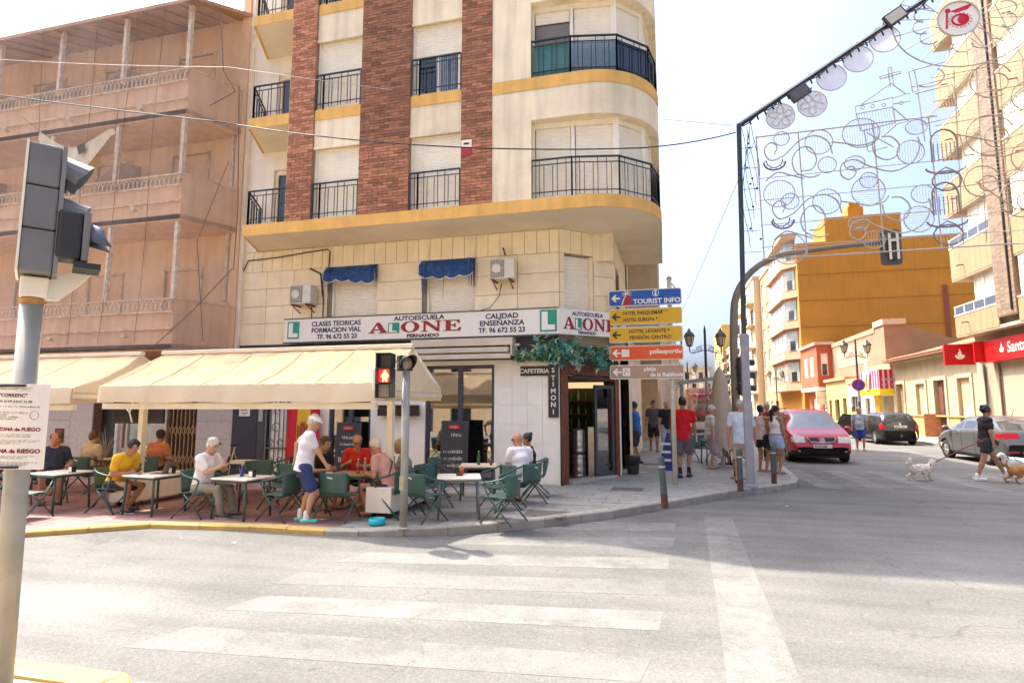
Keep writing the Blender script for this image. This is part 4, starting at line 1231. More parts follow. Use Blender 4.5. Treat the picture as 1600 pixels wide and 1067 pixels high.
while zz < 24:
 for i in range(4):
  a = pil0 + .35 * i; pm.box(XB - .06, XB + .3, a + .006, a + .344, zz, zz + .075)
 zz += .085; r += 1
MB().box(XB - .045, XB + .3, pil0, pil1, 5.35, 24).build("pillar", mortar_m, SB)
tag(pm.build("pillar_tiles", tile_brown, SB), kind="stuff")
MB().tube([(XB - .1, pil0 + .25, 5.5), (XB - .1, pil0 + .25, 24)], .035, 6).build("cable_run", wire_m, SB)
m = MB(); wall_x(m, 14.0, YN, 31.4, 0, 5.0, [(24.2, 27.6, .6, 3.4)], .2)
m.quad((14.0, 31.4, 0), (14.0, 31.4, 5), (16, 31.4, 5), (16, 31.4, 0))
m.build("ground_floor_wall", mat("bank_stone", (.38, .33, .25), .7, .08, 2, stain=(.33, .29, .23), stain_amt=.4), SB)
MB().box(14.15, 14.18, 24.2, 27.6, .6, 3.4).build("pane", dark_glass, SB)
bank_red = mat("bank_red", (.55, .010, .010), .4, .06)
sg = empty("bank_sign", (13.7, 28, 3.7), label="long red bank sign with white lettering under the tan balconies", cat="sign")
MB().box(13.66, 13.99, 23.0, 30.0, 3.68, 4.6).build("panel", bank_red, sg)
MB().box(13.3, 13.66, 29.93, 30.0, 3.68, 4.6).build("return_panel", bank_red, sg)
text("lettering", "Santander", .62, (13.65, 28.1, 3.97), (0, -1, 0), white_paint, sg, bold=.008)
def flame(parent, c, s, u=(0, -1, 0)):
 c = V(*c); u = V(*u); z = V(0, 0, 1); n = u.cross(z)
 P = [(-.5, .0), (-.3, -.28), (0, -.36), (.3, -.28), (.5, .0), (.34, .18), (.22, .10), (.12, .55), (.0, .85), (-.06, .5), (-.2, .3), (-.18, .02), (-.34, .15)]
 MB().extr([c + u * a * s + z * b * s for a, b in P], n * .006).build("flame_emblem", white_paint, parent)
flame(sg, (13.65, 28.5, 4.12), .36)
bs = empty("bank_blade_sign", (13.2, 30.9, 3.6), label="small square red bank sign with white flame emblem on the house corner", cat="sign")
MB().box(12.55, 13.75, 30.9, 31.05, 3.65, 4.6).build("panel", bank_red, bs)
flame(bs, (13.15, 30.892, 4.05), .42, (1, 0, 0))
MB().box(13.75, 14.0, 30.94, 31.0, 4.1, 4.18).build("bracket", black_metal, bs)
dp = MB().tube([(13.93, 30.6, .1), (13.93, 30.6, 3.6)], .045, 8).tube([(13.93, 29.4, .1), (13.93, 29.4, 3.6)], .05, 8); dp.build("rain_pipe", mat("pipe_brown", (.10, .07, .05), .7), SB)
cream = mat("cream_plaster", (.44, .37, .25), .9, .08, 1.5, streak=.15, stain=(.36, .30, .21), stain_amt=.5)
ochre_base = mat("ochre_plinth", (.44, .30, .13), .9, .1, 2, stain=(.42, .32, .18), stain_amt=.5)
HS = empty("old_house", (14.5, 37, 0), label="low cream house with red roof tiles, brown door and boarded windows", cat="house")
hops = [(41.5, 42.6, .12, 3.2), (38.4, 39.6, 1.2, 3.1), (35.9, 37.2, .12, 3.2), (33.2, 34.5, .9, 3.2)]
m = MB(); wall_x(m, 14.5, 31.5, 42.95, 1.25, 4.5, [(a, b, max(c, 1.25), d) for a, b, c, d in hops], .25)
m.quad((14.5, 42.95, 0), (14.5, 42.95, 4.5), (22, 42.95, 6), (22, 42.95, 0))
m.build("wall", cream, HS)
m = MB(); wall_x(m, 14.46, 31.5, 42.95, .1, 1.25, [(a, b, c if c < 1 else 1.0, 1.25) for a, b, c, d in hops if c < 1.2], .25)
m.build("plinth", ochre_base, HS)
MB().box(14.40, 14.5, 31.5, 42.95, 1.22, 1.30).build("plinth_band", ochre_base, HS)
for (a, b, c, d) in hops:
 for (p, q, r_, s_) in ((a - .22, a, c, d + .2), (b, b + .22, c, d + .2), (a, b, d, d + .2)):
  MB().box(14.44, 14.499, p, q, max(r_, 1.3) if r_ > .2 else .12, s_).build("surround", white_paint if False else mat("surround_cream", (.48, .41, .30), .85, .06), HS)
old_wood = mat("old_wood", (.30, .19, .10), .8, .3, 6, streak=.3)
MB().box(14.66, 14.7, 41.5, 42.6, .12, 3.2).build("door", old_wood, HS)
MB().box(14.62, 14.68, 38.4, 39.6, 1.2, 3.1).build("window", mat("boarded", (.55, .42, .25), .85, .15, 3), HS)
do = MB().box(14.66, 14.7, 35.9, 37.2, .12, 3.2).build("door", mat("door_brown", (.16, .06, .035), .6, .2, 5, streak=.3), HS)
dl = MB()
for (a, b, c, d) in ((35.98, 36.5, .3, 1.3), (36.6, 37.12, .3, 1.3), (35.98, 36.5, 1.45, 2.9), (36.6, 37.12, 1.45, 2.9)): dl.box(14.64, 14.66, a, b, c, d)
dl.build("door_panel", mat("door_brown"), do)
MB().obox((14.62, 37.0, .12), (-.75, .2, 0), (.02, .06, 0), (0, 0, 1.25)).build("half_door", mat("door_orange", (.42, .17, .07), .7, .2, 5), HS)
wb = MB().box(14.62, 14.68, 33.2, 34.5, .9, 3.2).build("window", mat("boarded"), HS)
pz_ = MB().box(14.60, 14.615, 33.3, 34.3, .95, 1.8).build("poster", white_paint, wb)
text("lettering", "~2 5", .17, (14.59, 34.26, 1.5), (0, -1, 0), mat("ink_red"), pz_)
text("lettering", "~3 4", .15, (14.59, 34.26, 1.22), (0, -1, 0), mat("ink_black"), pz_)
mm = MB().box(14.25, 14.5, 31.5, 42.95, 4.5, 4.62); mm.build("cornice", cream, HS)
MB().box(13.85, 14.55, 31.8, 42.9, 4.56, 4.64).build("eaves_board", mat("eaves_brown", (.2, .1, .06), .8), HS)
roof_tile = mat("roof_tile", (.42, .15, .08), .85, .2, 6, rnd=.2, island=.2, stain=(.30, .20, .14), stain_amt=.5)
rt = MB().quad((13.85, 31.8, 4.66), (13.85, 42.95, 4.66), (20, 42.95, 6.4), (20, 31.8, 6.4)); rt.build("roof", roof_tile, HS)
tl = MB(); prof = [(.105 * math.cos(t), .07 * math.sin(t)) for t in np.linspace(0, math.pi, 6)]
tl.add([(0, a, b) for a, b in prof] + [(.55, a * .9, b * .9 + .14) for a, b in prof] + [(0, a * .8, b * .7) for a, b in prof], [(i, i + 1, 7 + i, 6 + i) for i in range(5)] + [(i, 12 + i, 13 + i, i + 1) for i in range(5)])
tt = tl.build("roof_tile", roof_tile); td = tt.data; bpy.data.objects.remove(tt)
for i in range(49):
 for j in range(2):
  piece("roof_tile", td, (13.82 + .5 * j, 31.95 + i * .225, 4.67 + .142 * j), HS)
SW = empty("sweet_shop", (14.5, 44.9, 0), label="little shop with pink striped sign box and yellow fringe", cat="shop")
m = MB(); wall_x(m, 14.5, 42.98, 47.2, .1, 3.9, [(43.3, 45.6, .12, 2.5)], .3); m.build("wall", mat("shop_pale", (.70, .66, .58), .85, .06), SW)
MB().box(14.7, 14.75, 43.3, 45.6, .12, 2.5).build("shutter_door", mat("graffiti_base", (.42, .30, .16), .7, .5, 1.2, stain=(.22, .3, .42), stain_amt=.8), SW)
MB().box(14.42, 14.52, 45.65, 46.6, .12, 2.5).build("yellow_jamb", mat("yellow_paint", (.70, .50, .04), .6), SW)
bx = MB().box(13.6, 14.48, 42.9, 47.1, 2.95, 4.2).build("sign_box", mat("sign_pink_pale", (.78, .55, .62), .5), SW)
for i in range(9):
 MB().box(13.585, 13.599, 42.95 + i * .46, 43.2 + i * .46, 2.96, 4.19).build("stripe", mat("sign_pink", (.45, .04, .17), .5), bx)
for i in range(3):
 MB().box(13.62 + i * .3, 13.80 + i * .3, 42.885, 42.899, 2.96, 4.19).build("stripe", mat("sign_red", (.50, .01, .05), .5), bx)
text("lettering", "~4\n4", .34, (13.75, 42.88, 3.45), (1, 0, 0), mat("lilac", (.42, .40, .68), .5), bx, bold=.012)
MB().box(13.57, 14.5, 42.86, 47.15, 2.55, 2.94).build("fringe", mat("sign_yellow", (.80, .66, .03), .5), bx)
cu = MB().extr([(13.56, 45.4, 2.9), (13.56, 44.7, 2.9), (13.56, 44.45, 4.0), (13.56, 44.75, 4.3), (13.56, 45.05, 5.0), (13.56, 45.35, 4.3), (13.56, 45.6, 4.0)], (-.08, 0, 0))
cu.build("cone_cutout", mat("cone_cream", (.75, .62, .45), .5), bx)
MB().ball((13.45, 45.0, 3.95), (.06, .3, .38), 12, 8).build("scoop", mat("scoop_blue", (.30, .45, .70), .5), bx, smooth=True)
MB().extr([(13.47, 45.25, 3.55), (13.47, 44.8, 3.55), (13.47, 45.0, 2.95)], (-.03, 0, 0)).build("cone", mat("sign_orange", (.75, .33, .03), .5), bx)
MB().box(14.3, 16, 42.98, 47.2, 3.9, 4.6).build("roof_edge", mat("edge_terracotta", (.5, .25, .15), .85, .15), SW)
WS = empty("white_shop", (14.5, 50, 0), label="low white shop with grey glass doors between the sweet shop and the yellow shop", cat="shop")
m = MB(); wall_x(m, 14.5, 47.2, 53.0, .1, 3.6, [(47.9, 49.0, .12, 2.4), (49.8, 52.4, .12, 2.6)], .25); m.build("wall", white_paint, WS)
MB().box(14.68, 14.7, 47.9, 49.0, .12, 2.4).build("door", dark_glass, WS)
dd = MB()
for y_ in np.linspace(49.8, 52.4, 5): dd.box(14.62, 14.7, y_ - .06, y_ + .06, .12, 2.6)
do_ = dd.build("glass_doors", mat("alu_grey", (.35, .38, .36), .4, metal=.4), WS); MB().box(14.69, 14.7, 49.8, 52.4, .12, 2.6).build("pane", dark_glass, do_)
text("lettering", "~4\n5", .36, (14.49, 49.6, 3.1), (0, -1, 0), mat("ink_grey", (.25, .25, .26), .6), WS)
MB().box(14.35, 17, 47.2, 53, 3.6, 4.0).build("roof_edge", mat("edge_terracotta"), WS)
YS = empty("yellow_shop", (14.5, 56, 0), label="low yellow fronted shop beside the red bay house", cat="shop")
m = MB(); wall_x(m, 14.5, 53.0, 59.6, .1, 4.0, [(53.6, 54.6, .12, 2.5), (55.6, 57.0, .6, 2.4), (58.0, 58.8, .12, 2.4)], .25); m.build("wall", mat("yellow_plaster", (.52, .38, .15), .85, .08), YS)
for (a, b, c, d) in ((53.6, 54.6, .12, 2.5), (55.6, 57.0, .6, 2.4), (58.0, 58.8, .12, 2.4)): MB().box(14.7, 14.72, a, b, c, d).build("window", dark_glass, YS)
MB().box(14.3, 17, 53, 59.6, 4.0, 4.25).build("roof_edge", mat("edge_terracotta"), YS)
brown = mat("brown_render", (.31, .195, .12), .95, .14, .8, bump=.3, bscale=20, stain=(.22, .145, .095), stain_amt=.7)
BR = empty("brown_building", (17, 50, 0), label="large bare brown rendered wall behind the low shops", cat="building")
m = MB()
m.add([(15.3, 61, 0), (15.3, 46.6, 0), (15.3, 46.6, 7.6), (15.3, 61, 7.2)], [(0, 1, 2, 3)])
m.add([(15.3, 46.6, 0), (26, 46.6, 0), (26, 46.6, 4.0), (16.6, 46.6, 7.6), (15.3, 46.6, 7.6)], [(0, 1, 2, 3, 4)])
m.add([(15.3, 61, 7.2), (15.3, 46.6, 7.6), (16.6, 46.6, 7.6), (16.6, 61, 7.2), (26, 46.6, 4.0), (26, 61, 3.6)], [(0, 1, 2, 3), (3, 2, 4, 5)])
m.build("wall", brown, BR)
MB().box(15.2, 16.7, 46.5, 48.5, 7.6, 8.0).build("chimney", mat("render_pale", (.55, .45, .33), .9), BR)
MB().box(15.25, 15.5, 48.5, 61, 7.25, 7.62).build("coping", mat("edge_terracotta"), BR)
MB().box(15.28, 15.3, 50, 58.5, 5.2, 6.9).build("faded_panel", mat("faded_pink", (.40, .28, .21), .95, .2, 1), BR)
RH = empty("red_bay_house", (14.3, 63, 0), label="small red two-storey house with white-framed windows in the bay", cat="house")
redp = mat("red_plaster", (.42, .105, .045), .85, .1, 2)
m = MB(); wall_x(m, 14.0, 60.2, 66.8, 3.6, 7.6, [(61.6, 63.0, 4.7, 6.6), (64.0, 65.4, 4.7, 6.6)], .12)
wall_y(m, 60.2, 14.0, 15.3, 3.6, 7.6, [(14.35, 14.95, 4.7, 6.8)], .12)
m.build("wall", redp, RH)
for (a, b) in ((61.6, 63.0), (64.0, 65.4)):
 w = MB()
 for y_ in (a, (a + b) / 2 - .08, b - .12): w.box(14.02, 14.1, y_, y_ + .14, 4.7, 6.6)
 w.box(14.021, 14.1, a, b, 6.4, 6.6); w.box(14.021, 14.1, a, b, 4.7, 4.85)
 wo = w.build("window", white_paint, RH); MB().box(14.09, 14.1, a, b, 4.7, 6.6).build("pane", mat("pane_pale", (.32, .36, .36), .15, .3, 1), wo)
w = MB().box(14.35, 14.95, 60.28, 60.3, 4.7, 6.8).build("window", white_paint, RH); MB().box(14.45, 14.85, 60.26, 60.279, 4.75, 5.8).build("pane", dark_glass, w)
MB().box(13.9, 15.4, 60.05, 66.9, 3.3, 3.62).build("bay_slab", white_paint, RH)
MB().box(13.8, 15.5, 60.0, 67, 7.6, 7.85).build("roof", mat("render_pale"), RH)
m = MB(); wall_x(m, 14.6, 59.7, 66.8, .1, 3.3, [(60.4, 61.4, .12, 2.6), (62.5, 65.5, .12, 2.6)], .2); m.build("shop_front", redp, RH)
MB().box(14.75, 14.78, 60.4, 65.5, .12, 2.6).build("shop_door", mat("shop_pale"), RH)
sgn = empty("shop_lightbox", (14.0, 60, 2.6), label="cream rectangular shop sign hung under the red bay", cat="sign")
MB().box(13.7, 14.55, 59.85, 60.0, 2.0, 3.2).build("box", mat("lightbox_cream", (.70, .66, .55), .5), sgn)
text("lettering", "~9", .13, (13.75, 59.845, 2.62), (1, 0, 0), mat("ink_grey"), sgn)
OC = empty("ochre_block", (20, 70, 0), label="tall ochre yellow apartment block with blank side wall and bay windows", cat="building")
ochre = mat("ochre_wall", (.46, .20, .022), .9, .07, .5, streak=.14, stain=(.36, .165, .03), stain_amt=.6)
m = MB()
m.quad((14.2, 67, 0), (34, 67, 0), (34, 67, 19.3), (14.2, 67, 19.3))
m.quad((17.1, 66.99, 18.4), (24.3, 66.99, 18.4), (24.3, 66.99, 21.9), (17.1, 66.99, 21.9))
m.box(14.2, 34, 67.02, 80.9, 0, 19.2); m.box(17.1, 24.3, 67.0, 72, 19.2, 21.9)
m.box(19.7, 21.2, 68, 70, 21.9, 23.2); m.box(19.9, 21.0, 68.2, 69.8, 23.2, 23.7)
m.build("wall", ochre, OC)
for z in (4.6, 7.4, 10.2, 13.0, 15.8): MB().box(14.2, 34, 66.955, 66.995, z, z + .05).build("joint_band", mat("ochre_joint", (.36, .16, .02), .9), OC)
MB().box(27.5, 27.9, 66.8, 66.95, 0, 14).build("rain_pipe", rust, OC)
bay_m = mat("bay_terracotta", (.42, .22, .13), .85, .1, 2); bay_pale = mat("bay_pale", (.50, .34, .23), .85, .08)
for k in range(5):
 z0 = 3.9 + k * 3.35
 Pb = [(14.33, 68.1), (13.3, 69.4), (13.3, 78.6), (14.33, 79.9)]
 b = MB();
 b.extr([(x, y, z0 - .35) for x, y in [(14.35, 67.3), (12.9, 69.2), (12.9, 78.9), (14.35, 80.3)]], (0, 0, .75)); recalc(b.build("bay_parapet", bay_pale, OC))
 b = MB().extr([(x, y, z0 + .4) for x, y in Pb], (0, 0, 2.6)); bo_ = b.build("bay", bay_m, OC); recalc(bo_)
 for (ya, yb) in ((69.6, 71.6), (72.0, 73.9), (74.3, 76.2), (76.6, 78.4)):
  w = MB().box(13.27, 13.30, ya, yb, z0 + .7, z0 + 2.6).build("window", mat("pane_pale"), bo_)
 wq = MB().obox((14.15, 68.22, z0 + .6), (-.8, 1.07, 0), (-.02, -.02, 0), (0, 0, 2.1)).build("window", mat("pane_pale"), bo_)
 MB().obox((13.93, 68.5, z0 + .65), (-.4, .53, 0), (-.03, -.03, 0), (0, 0, 1.0)).build("pane", dark_glass, bo_)
MB().box(12.7, 14.3, 67.2, 80.3, 20.0, 20.5).build("roof_edge", bay_pale, OC)
def far_block(name, label, x0, x1, y0, y1, h, wallm, floors, ncol, z0=3.6, side=-1, balcony=None, roofm=None):
 B = empty(name, ((x0 + x1) / 2, (y0 + y1) / 2, 0), label=label, cat="building")
 XF = x0 if side < 0 else x1
 ops = []; fh = (h - z0 - .5) / floors
 for k in range(floors):
  for i in range(ncol):
   yc = y0 + (y1 - y0) * (i + .5) / ncol; w = (y1 - y0) / ncol * .28
   ops.append((yc - w, yc + w, z0 + k * fh + .6, z0 + k * fh + fh - .5))
 gops = [(y0 + (y1 - y0) * (i + .2) / ncol, y0 + (y1 - y0) * (i + .8) / ncol, .12, 2.6) for i in range(ncol)]
 m = MB(); wall_x(m, XF, y0, y1, 0, h, ops + gops, .2, side)
 m.quad((x0, y0, 0), (x1, y0, 0), (x1, y0, h), (x0, y0, h)); m.quad((x0, y0, h), (x1, y0, h), (x1, y1, h), (x0, y1, h))
 m.build("wall", wallm, B)
 e = -side
 for j, (a, b, c, d) in enumerate(ops + gops):
  xa = XF + .15 * e
  w = MB().box(min(xa, xa + .04 * e), max(xa, xa + .04 * e), a, b, c, d).build("window", shutter_white if j % 3 else dark_glass, B)
 if balcony:
  for k in range(floors):
   for i in range(ncol):
    if (i + k * 0) % 2 == balcony % 2: continue
    ya, yb = y0 + (y1 - y0) * (i + .05) / ncol, y0 + (y1 - y0) * (i + .95) / ncol
    s_ = MB(); xo = XF - 1.0 * e; lo, hi = min(xo, XF), max(xo, XF)
    s_.box(lo, hi, ya, yb, z0 + k * fh + .1, z0 + k * fh + .3)
    so = s_.build("balcony", wallm, B)
    rl = MB()
    for zz in (.95, .5): rl.box(xo - .02, xo + .02, ya, yb, z0 + k * fh + .3 + zz, z0 + k * fh + .35 + zz)
    for yy in np.arange(ya, yb, .22): rl.box(xo - .012, xo + .012, yy, yy + .03, z0 + k * fh + .3, z0 + k * fh + 1.3)
    for yy in (ya, yb):
     rl.box(lo, hi, yy - .02, yy + .02, z0 + k * fh + 1.25, z0 + k * fh + 1.3)
    rl.build("railing", rail_m, so)
 MB().box(x0 - .15, x1, y0 - .15, y1, h, h + .3).build("cornice", roofm or wallm, B)
 return B
m_pink = mat("far_pink", (.48, .28, .16), .9, .08); m_cream2 = mat("far_cream", (.52, .43, .30), .9, .08); m_white2 = mat("far_white", (.56, .52, .45), .9, .06)
m_tan2 = mat("far_tan", (.52, .38, .24), .9, .1); m_yel = mat("far_yellow", (.52, .34, .10), .9, .06)
far_block("pink_block", "pink rendered block just beyond the ochre bay windows", 14.3, 22, 81, 92, 20.6, m_pink, 5, 3)
far_block("cream_block", "cream block with stacked black-railed balconies beyond the pink block", 13.4, 22, 92.3, 114, 21.0, m_cream2, 5, 4, balcony=1)
far_block("far_white_block", "distant white block at the right of the street end", 13.5, 24, 116, 135, 14, m_white2, 4, 4, balcony=2)
far_block("street_end_block", "pale yellow block closing the far end of the street", 13, 26, 138, 160, 20, m_yel, 5, 4)
EB = far_block("terminal_building", "wide pale building at the very end of the street", 3, 12.6, 165, 175, 12.5, m_white2, 3, 3)
for k in range(3):
 for i in range(5):
  MB().box(3.8 + i * 1.8, 4.8 + i * 1.8, 164.9, 165.05, 3.4 + k * 3, 5.2 + k * 3).build("window", dark_glass if (i + k) % 2 else shutter_white, EB)
far_block("neighbour_block", "beige block with tall pilasters next to the corner building", -8, -1.35, 16.4, 30, 17.0, m_cream2, 4, 4, side=1)
nbk = bpy.data.objects["neighbour_block"]
MB().box(-1.36, -.08, 16.4, 30, 3.8, 17).build("overhang", m_cream2, nbk)
MB().box(-1.34, -1.3, 16.5, 19.0, .12, 3.0).build("dark_shopfront", mat("fascia_dark"), nbk)
for y_ in np.arange(19.2, 30, 2.1):
 MB().box(-1.35, -1.12, y_, y_ + .5, .1, 3.8).build("pilaster", mat("pilaster_stone", (.58, .50, .38), .8, .08), nbk)
far_block("tan_left_block", "tan block on the left side of the street beyond the neighbour", -9, -.3, 30.3, 48, 12.5, m_tan2, 3, 5, side=1)
far_block("white_left_block", "white block on the left side further down the street", -9, 0.5, 48.3, 74, 9.5, m_white2, 2, 6, side=1, balcony=1)
far_block("low_left_block", "cream low block far down on the left side", -9, 1.6, 74.5, 110, 10.5, m_cream2, 3, 8, side=1)
far_block("last_left_block", "last pale block on the left at the street end", -9, 3.0, 110.5, 160, 11.5, m_white2, 3, 9, side=1)
OPX = [(-34, -22, 8.5, m_white2), (-22, -11, 10.5, m_tan2), (-11, 2, 9.0, m_cream2), (2, 13, 11.0, m_pink)]
for i, (a, b, h, mm_) in enumerate(OPX):
 B = empty("opposite_house", ((a + b) / 2, -13, 0), label=["white", "tan", "cream", "pink"][i] + " house across the road, mirrored in the shop windows", cat="house", group="houses across the road")
 ops = [(a + .8 + q * 2.6, a + 2.2 + q * 2.6, .15 + k * 3.0 + (0 if k == 0 else .8), 2.5 + k * 3.0) for q in range(int((b - a) / 2.6)) for k in range(int(h / 3))]
 m = MB(); m.wall((b, -11.5, 0), (-1, 0, 0), (0, -1, 0), b - a, h, [(b - q[1], b - q[0], q[2], q[3]) for q in ops], .25)
 m.box(a, b, -20, -11.9, 0, h - .1); m.build("wall", mm_, B)
 for q in ops: MB().box(q[0], q[1], -11.74, -11.7, q[2], q[3]).build("window", dark_glass if random.random() < .6 else shutter_white, B)
# ================================================================ SIGNS ON THE CORNER BLOCK
sign_white = mat("sign_white", (.84, .82, .78), .4, .03, 2)
sgreen = mat("sign_green", (.01, .30, .20), .5, .05)
snavy = mat("sign_navy", (.02, .03, .10), .5, .05)
sred = mat("sign_red_deep", (.30, .012, .02), .5, .05)
DS = empty("driving_school_sign", (-5.3, 11.9, 3.2), label="long white driving-school sign band with green L plates across the facade", cat="sign")
SZ0, SZ1 = 3.22, 3.76
MB().box(-8.6, -2.075, 11.80, 11.965, SZ0, SZ1).build("panel", sign_white, DS)
A2, B2 = V(-2.068, 11.80, 0), V(-0.95, 12.80, 0)
dd2 = (B2 - A2).normalized(); nn2 = V(-dd2.y, dd2.x, 0); L2 = (B2 - A2).length
MB().obox(A2 + V(0, 0, SZ0), dd2 * L2, nn2 * .15, (0, 0, SZ1 - SZ0)).build("panel", sign_white, DS)
MB().box(-8.62, -2.075, 11.78, 11.80, SZ0 - .03, SZ0).box(-8.62, -2.075, 11.78, 11.80, SZ1, SZ1 + .02).build("rim", mat("rim_dark", (.05, .05, .06), .5), DS)
def lplate(o, u, s):
 o, u = V(*o), V(*u); n = u.cross(V(0, 0, 1)); p = o + n * .004
 b = MB().obox(p, u * s * .78, n * .004, (0, 0, s)).build("l_plate", sgreen, DS)
 w = MB()
 w.obox(p + n * .005 + u * s * .08 + V(0, 0, s * .08), u * s * .28, n * .003, (0, 0, s * .84)); w.obox(p + n * .005 + u * s * .36 + V(0, 0, s * .08), u * s * .33, n * .003, (0, 0, s * .24))
 w.build("letter_l", sign_white, b)
lplate((-8.52, 11.80, 3.30), (1, 0, 0), .40)
lplate((-2.47, 11.80, 3.27), (1, 0, 0), .46)
def line(t, size, x, z, m, u=(1, 0, 0), y=11.795, bold=.004, xs=1.0, al='CENTER'):
 return text("lettering", t, size, (x, y, z), u, m, DS, align=al, bold=bold, xs=xs)
line("CLASES TEORICAS", .155, -7.25, 3.575, snavy); line("FORMACION VIAL", .155, -7.25, 3.425, snavy); line("TF. 96 672 55 23", .15, -7.22, 3.275, snavy)
line("AUTOESCUELA", .135, -5.2, 3.63, snavy, xs=1.3)
line("FERNANDO", .105, -5.1, 3.245, mat("ink_black"), xs=1.35)
line("CALIDAD", .155, -3.30, 3.59, snavy, xs=1.1); line("ENSEÑANZA", .155, -3.30, 3.44, snavy, xs=1.1); line("TF. 96 672 55 23", .15, -3.30, 3.29, snavy)
def alone(o, u, s, w):
 """big red serif A, green L, O, N, E."""
 o, u = V(*o), V(*u); n = u.cross(V(0, 0, 1)); p0 = o + n * .004
 def pl(P, x, m, wd=1.0, nm="letter"):
  MB().extr([p0 + u * (x + a * w * wd) + V(0, 0, b * s) for a, b in P], n * .005).build(nm, m, DS)
 pl([(0, 0), (.34, 0), (.34, .09), (.25, .09), (.30, .28), (.62, .28), (.69, .09), (.58, .09), (.58, 0), (1.12, 0), (1.12, .09), (1.0, .09), (.62, 1.0), (.46, 1.0), (.10, .09), (0, .09)], 0, sred)
 MB().extr([p0 + n * .006 + u * (a * w) + V(0, 0, b * s) for a, b in [(.34, .38), (.58, .38), (.46, .72)]], n * .002).build("counter", sign_white, DS)
 MB().obox(p0 + u * w * 1.08 + V(0, 0, -.02 * s), u * w * .62, n * .006, (0, 0, s * .96)).build("l_tile", sgreen, DS)
 ww = MB(); q = p0 + n * .007 + u * w * 1.08
 ww.obox(q + u * w * .06 + V(0, 0, .05 * s), u * w * .18, n * .003, (0, 0, .80 * s)); ww.obox(q + u * w * .24 + V(0, 0, .05 * s), u * w * .24, n * .003, (0, 0, .14 * s)); ww.build("letter_l", sign_white, DS)
 x = 1.78 * w
 out = [(.5 + .5 * math.cos(t), .5 + .52 * math.sin(t)) for t in np.linspace(0, 2 * math.pi, 24, endpoint=False)]
 pl(out, x, sred)
 MB().extr([p0 + n * .006 + u * (x + w * (.5 + .24 * math.cos(t))) + V(0, 0, s * (.5 + .43 * math.sin(t))) for t in np.linspace(0, 2 * math.pi, 20, endpoint=False)], n * .002).build("counter", sign_white, DS)
 pl([(0, 0), (.34, 0), (.34, .09), (.24, .09), (.24, .72), (.82, 0), (.96, 0), (.96, .91), (1.06, .91), (1.06, 1), (.74, 1), (.74, .91), (.84, .91), (.84, .33), (.30, 1), (0, 1), (0, .91), (.12, .91), (.12, .09), (0, .09)], x + 1.1 * w, sred)
 pl([(0, 0), (.9, 0), (.95, .32), (.86, .32), (.72, .1), (.4, .1), (.4, .46), (.55, .46), (.58, .33), (.66, .33), (.66, .68), (.58, .68), (.55, .56), (.4, .56), (.4, .91), (.68, .91), (.8, .7), (.88, .7), (.85, 1), (0, 1), (0, .91), (.14, .91), (.14, .09), (0, .09)], x + 2.25 * w, sred)
alone((-6.42, 11.80, 3.36), (1, 0, 0), .24, .445)
q0 = A2 + V(0, 0, 3.33) + dd2 * .10
alone(tuple(q0), tuple(dd2), .26, .27)
for (t, s_, a, z) in (("AUTOESCUELA", .115, .72, 3.63), ("FERNANDO", .085, .70, 3.245)):
 text("lettering", t, s_, tuple(A2 + dd2 * a - nn2 * .004 + V(0, 0, z)), tuple(dd2), snavy, DS, align='CENTER', bold=.003)
CS = empty("cafe_sign", (-2.6, 11.97, 2.4), label="black sign reading CAFETERIA with a vertical name board beside the door", cat="sign")
sblack = mat("sign_black", (.02, .018, .018), .35, .1)
MB().box(-2.93, -2.335, 11.945, 11.984, 2.37, 2.57).build("horizontal_board", sblack, CS)
text("lettering", "CAFETERIA", .125, (-2.63, 11.938, 2.425), (1, 0, 0), sign_white, CS, align='CENTER', bold=.003, xs=1.02)
MB().box(-2.333, -2.12, 11.945, 11.984, 1.50, 2.60).build("vertical_board", sblack, CS)
for i, ch in enumerate(["S", "'", "T", "I", "M", "O", "N", "I"]):
 text("lettering", ch, .14, (-2.226, 11.938, 2.43 - [0, .07, .16, .29, .43, .57, .71, .86][i]), (1, 0, 0), sign_white, CS, align='CENTER', bold=.003)
cm = empty("security_camera", (-3.0, 11.9, 2.8), label="small white camera on a drop arm above the white tiled wall", cat="camera")
MB().tube([(-3.0, 11.9, 3.0), (-3.0, 11.9, 2.7)], .012, 6).build("arm", white_paint, cm); MB().ball((-3.0, 11.9, 2.66), .045).build("dome", white_paint, cm, smooth=True)
MB().box(-3.06, -2.93, 11.85, 11.95, 3.0, 3.05).build("mount", white_paint, cm)
leaf_ms = [mat("leaf_teal", (.14, .46, .46), .6, .3, 20, island=.35), mat("leaf_dark", (.05, .15, .07), .7, .3, 20, island=.4), mat("leaf_pale", (.46, .66, .62), .6, .2, 20, island=.3), mat("leaf_green", (.16, .27, .08), .7, .3, 20, island=.4)]
GR = empty("plant_garland", (-1.7, 12.3, 2.7), label="hanging garland of teal and green artificial plants over the entrance", cat="plants")
def leaf(m, p, d, L, w):
 d = d.normalized(); s_ = d.cross(V(0, 0, 1)); s_ = s_.normalized() if s_.length > .1 else V(1, 0, 0)
 up = s_.cross(d); mid = p + d * L * .5 + up * L * .10
 m.add([p, mid + s_ * w, p + d * L - up * L * .12, mid - s_ * w], [(0, 1, 2), (0, 2, 3)])
parts = [MB() for _ in leaf_ms]
gpath = [V(-2.85, 11.9, 2.72), V(-2.4, 11.75, 2.85), V(-2.05, 11.8, 2.85), V(-1.7, 12.2, 2.82), V(-1.3, 12.8, 2.78), V(-1.0, 13.5, 2.72)]
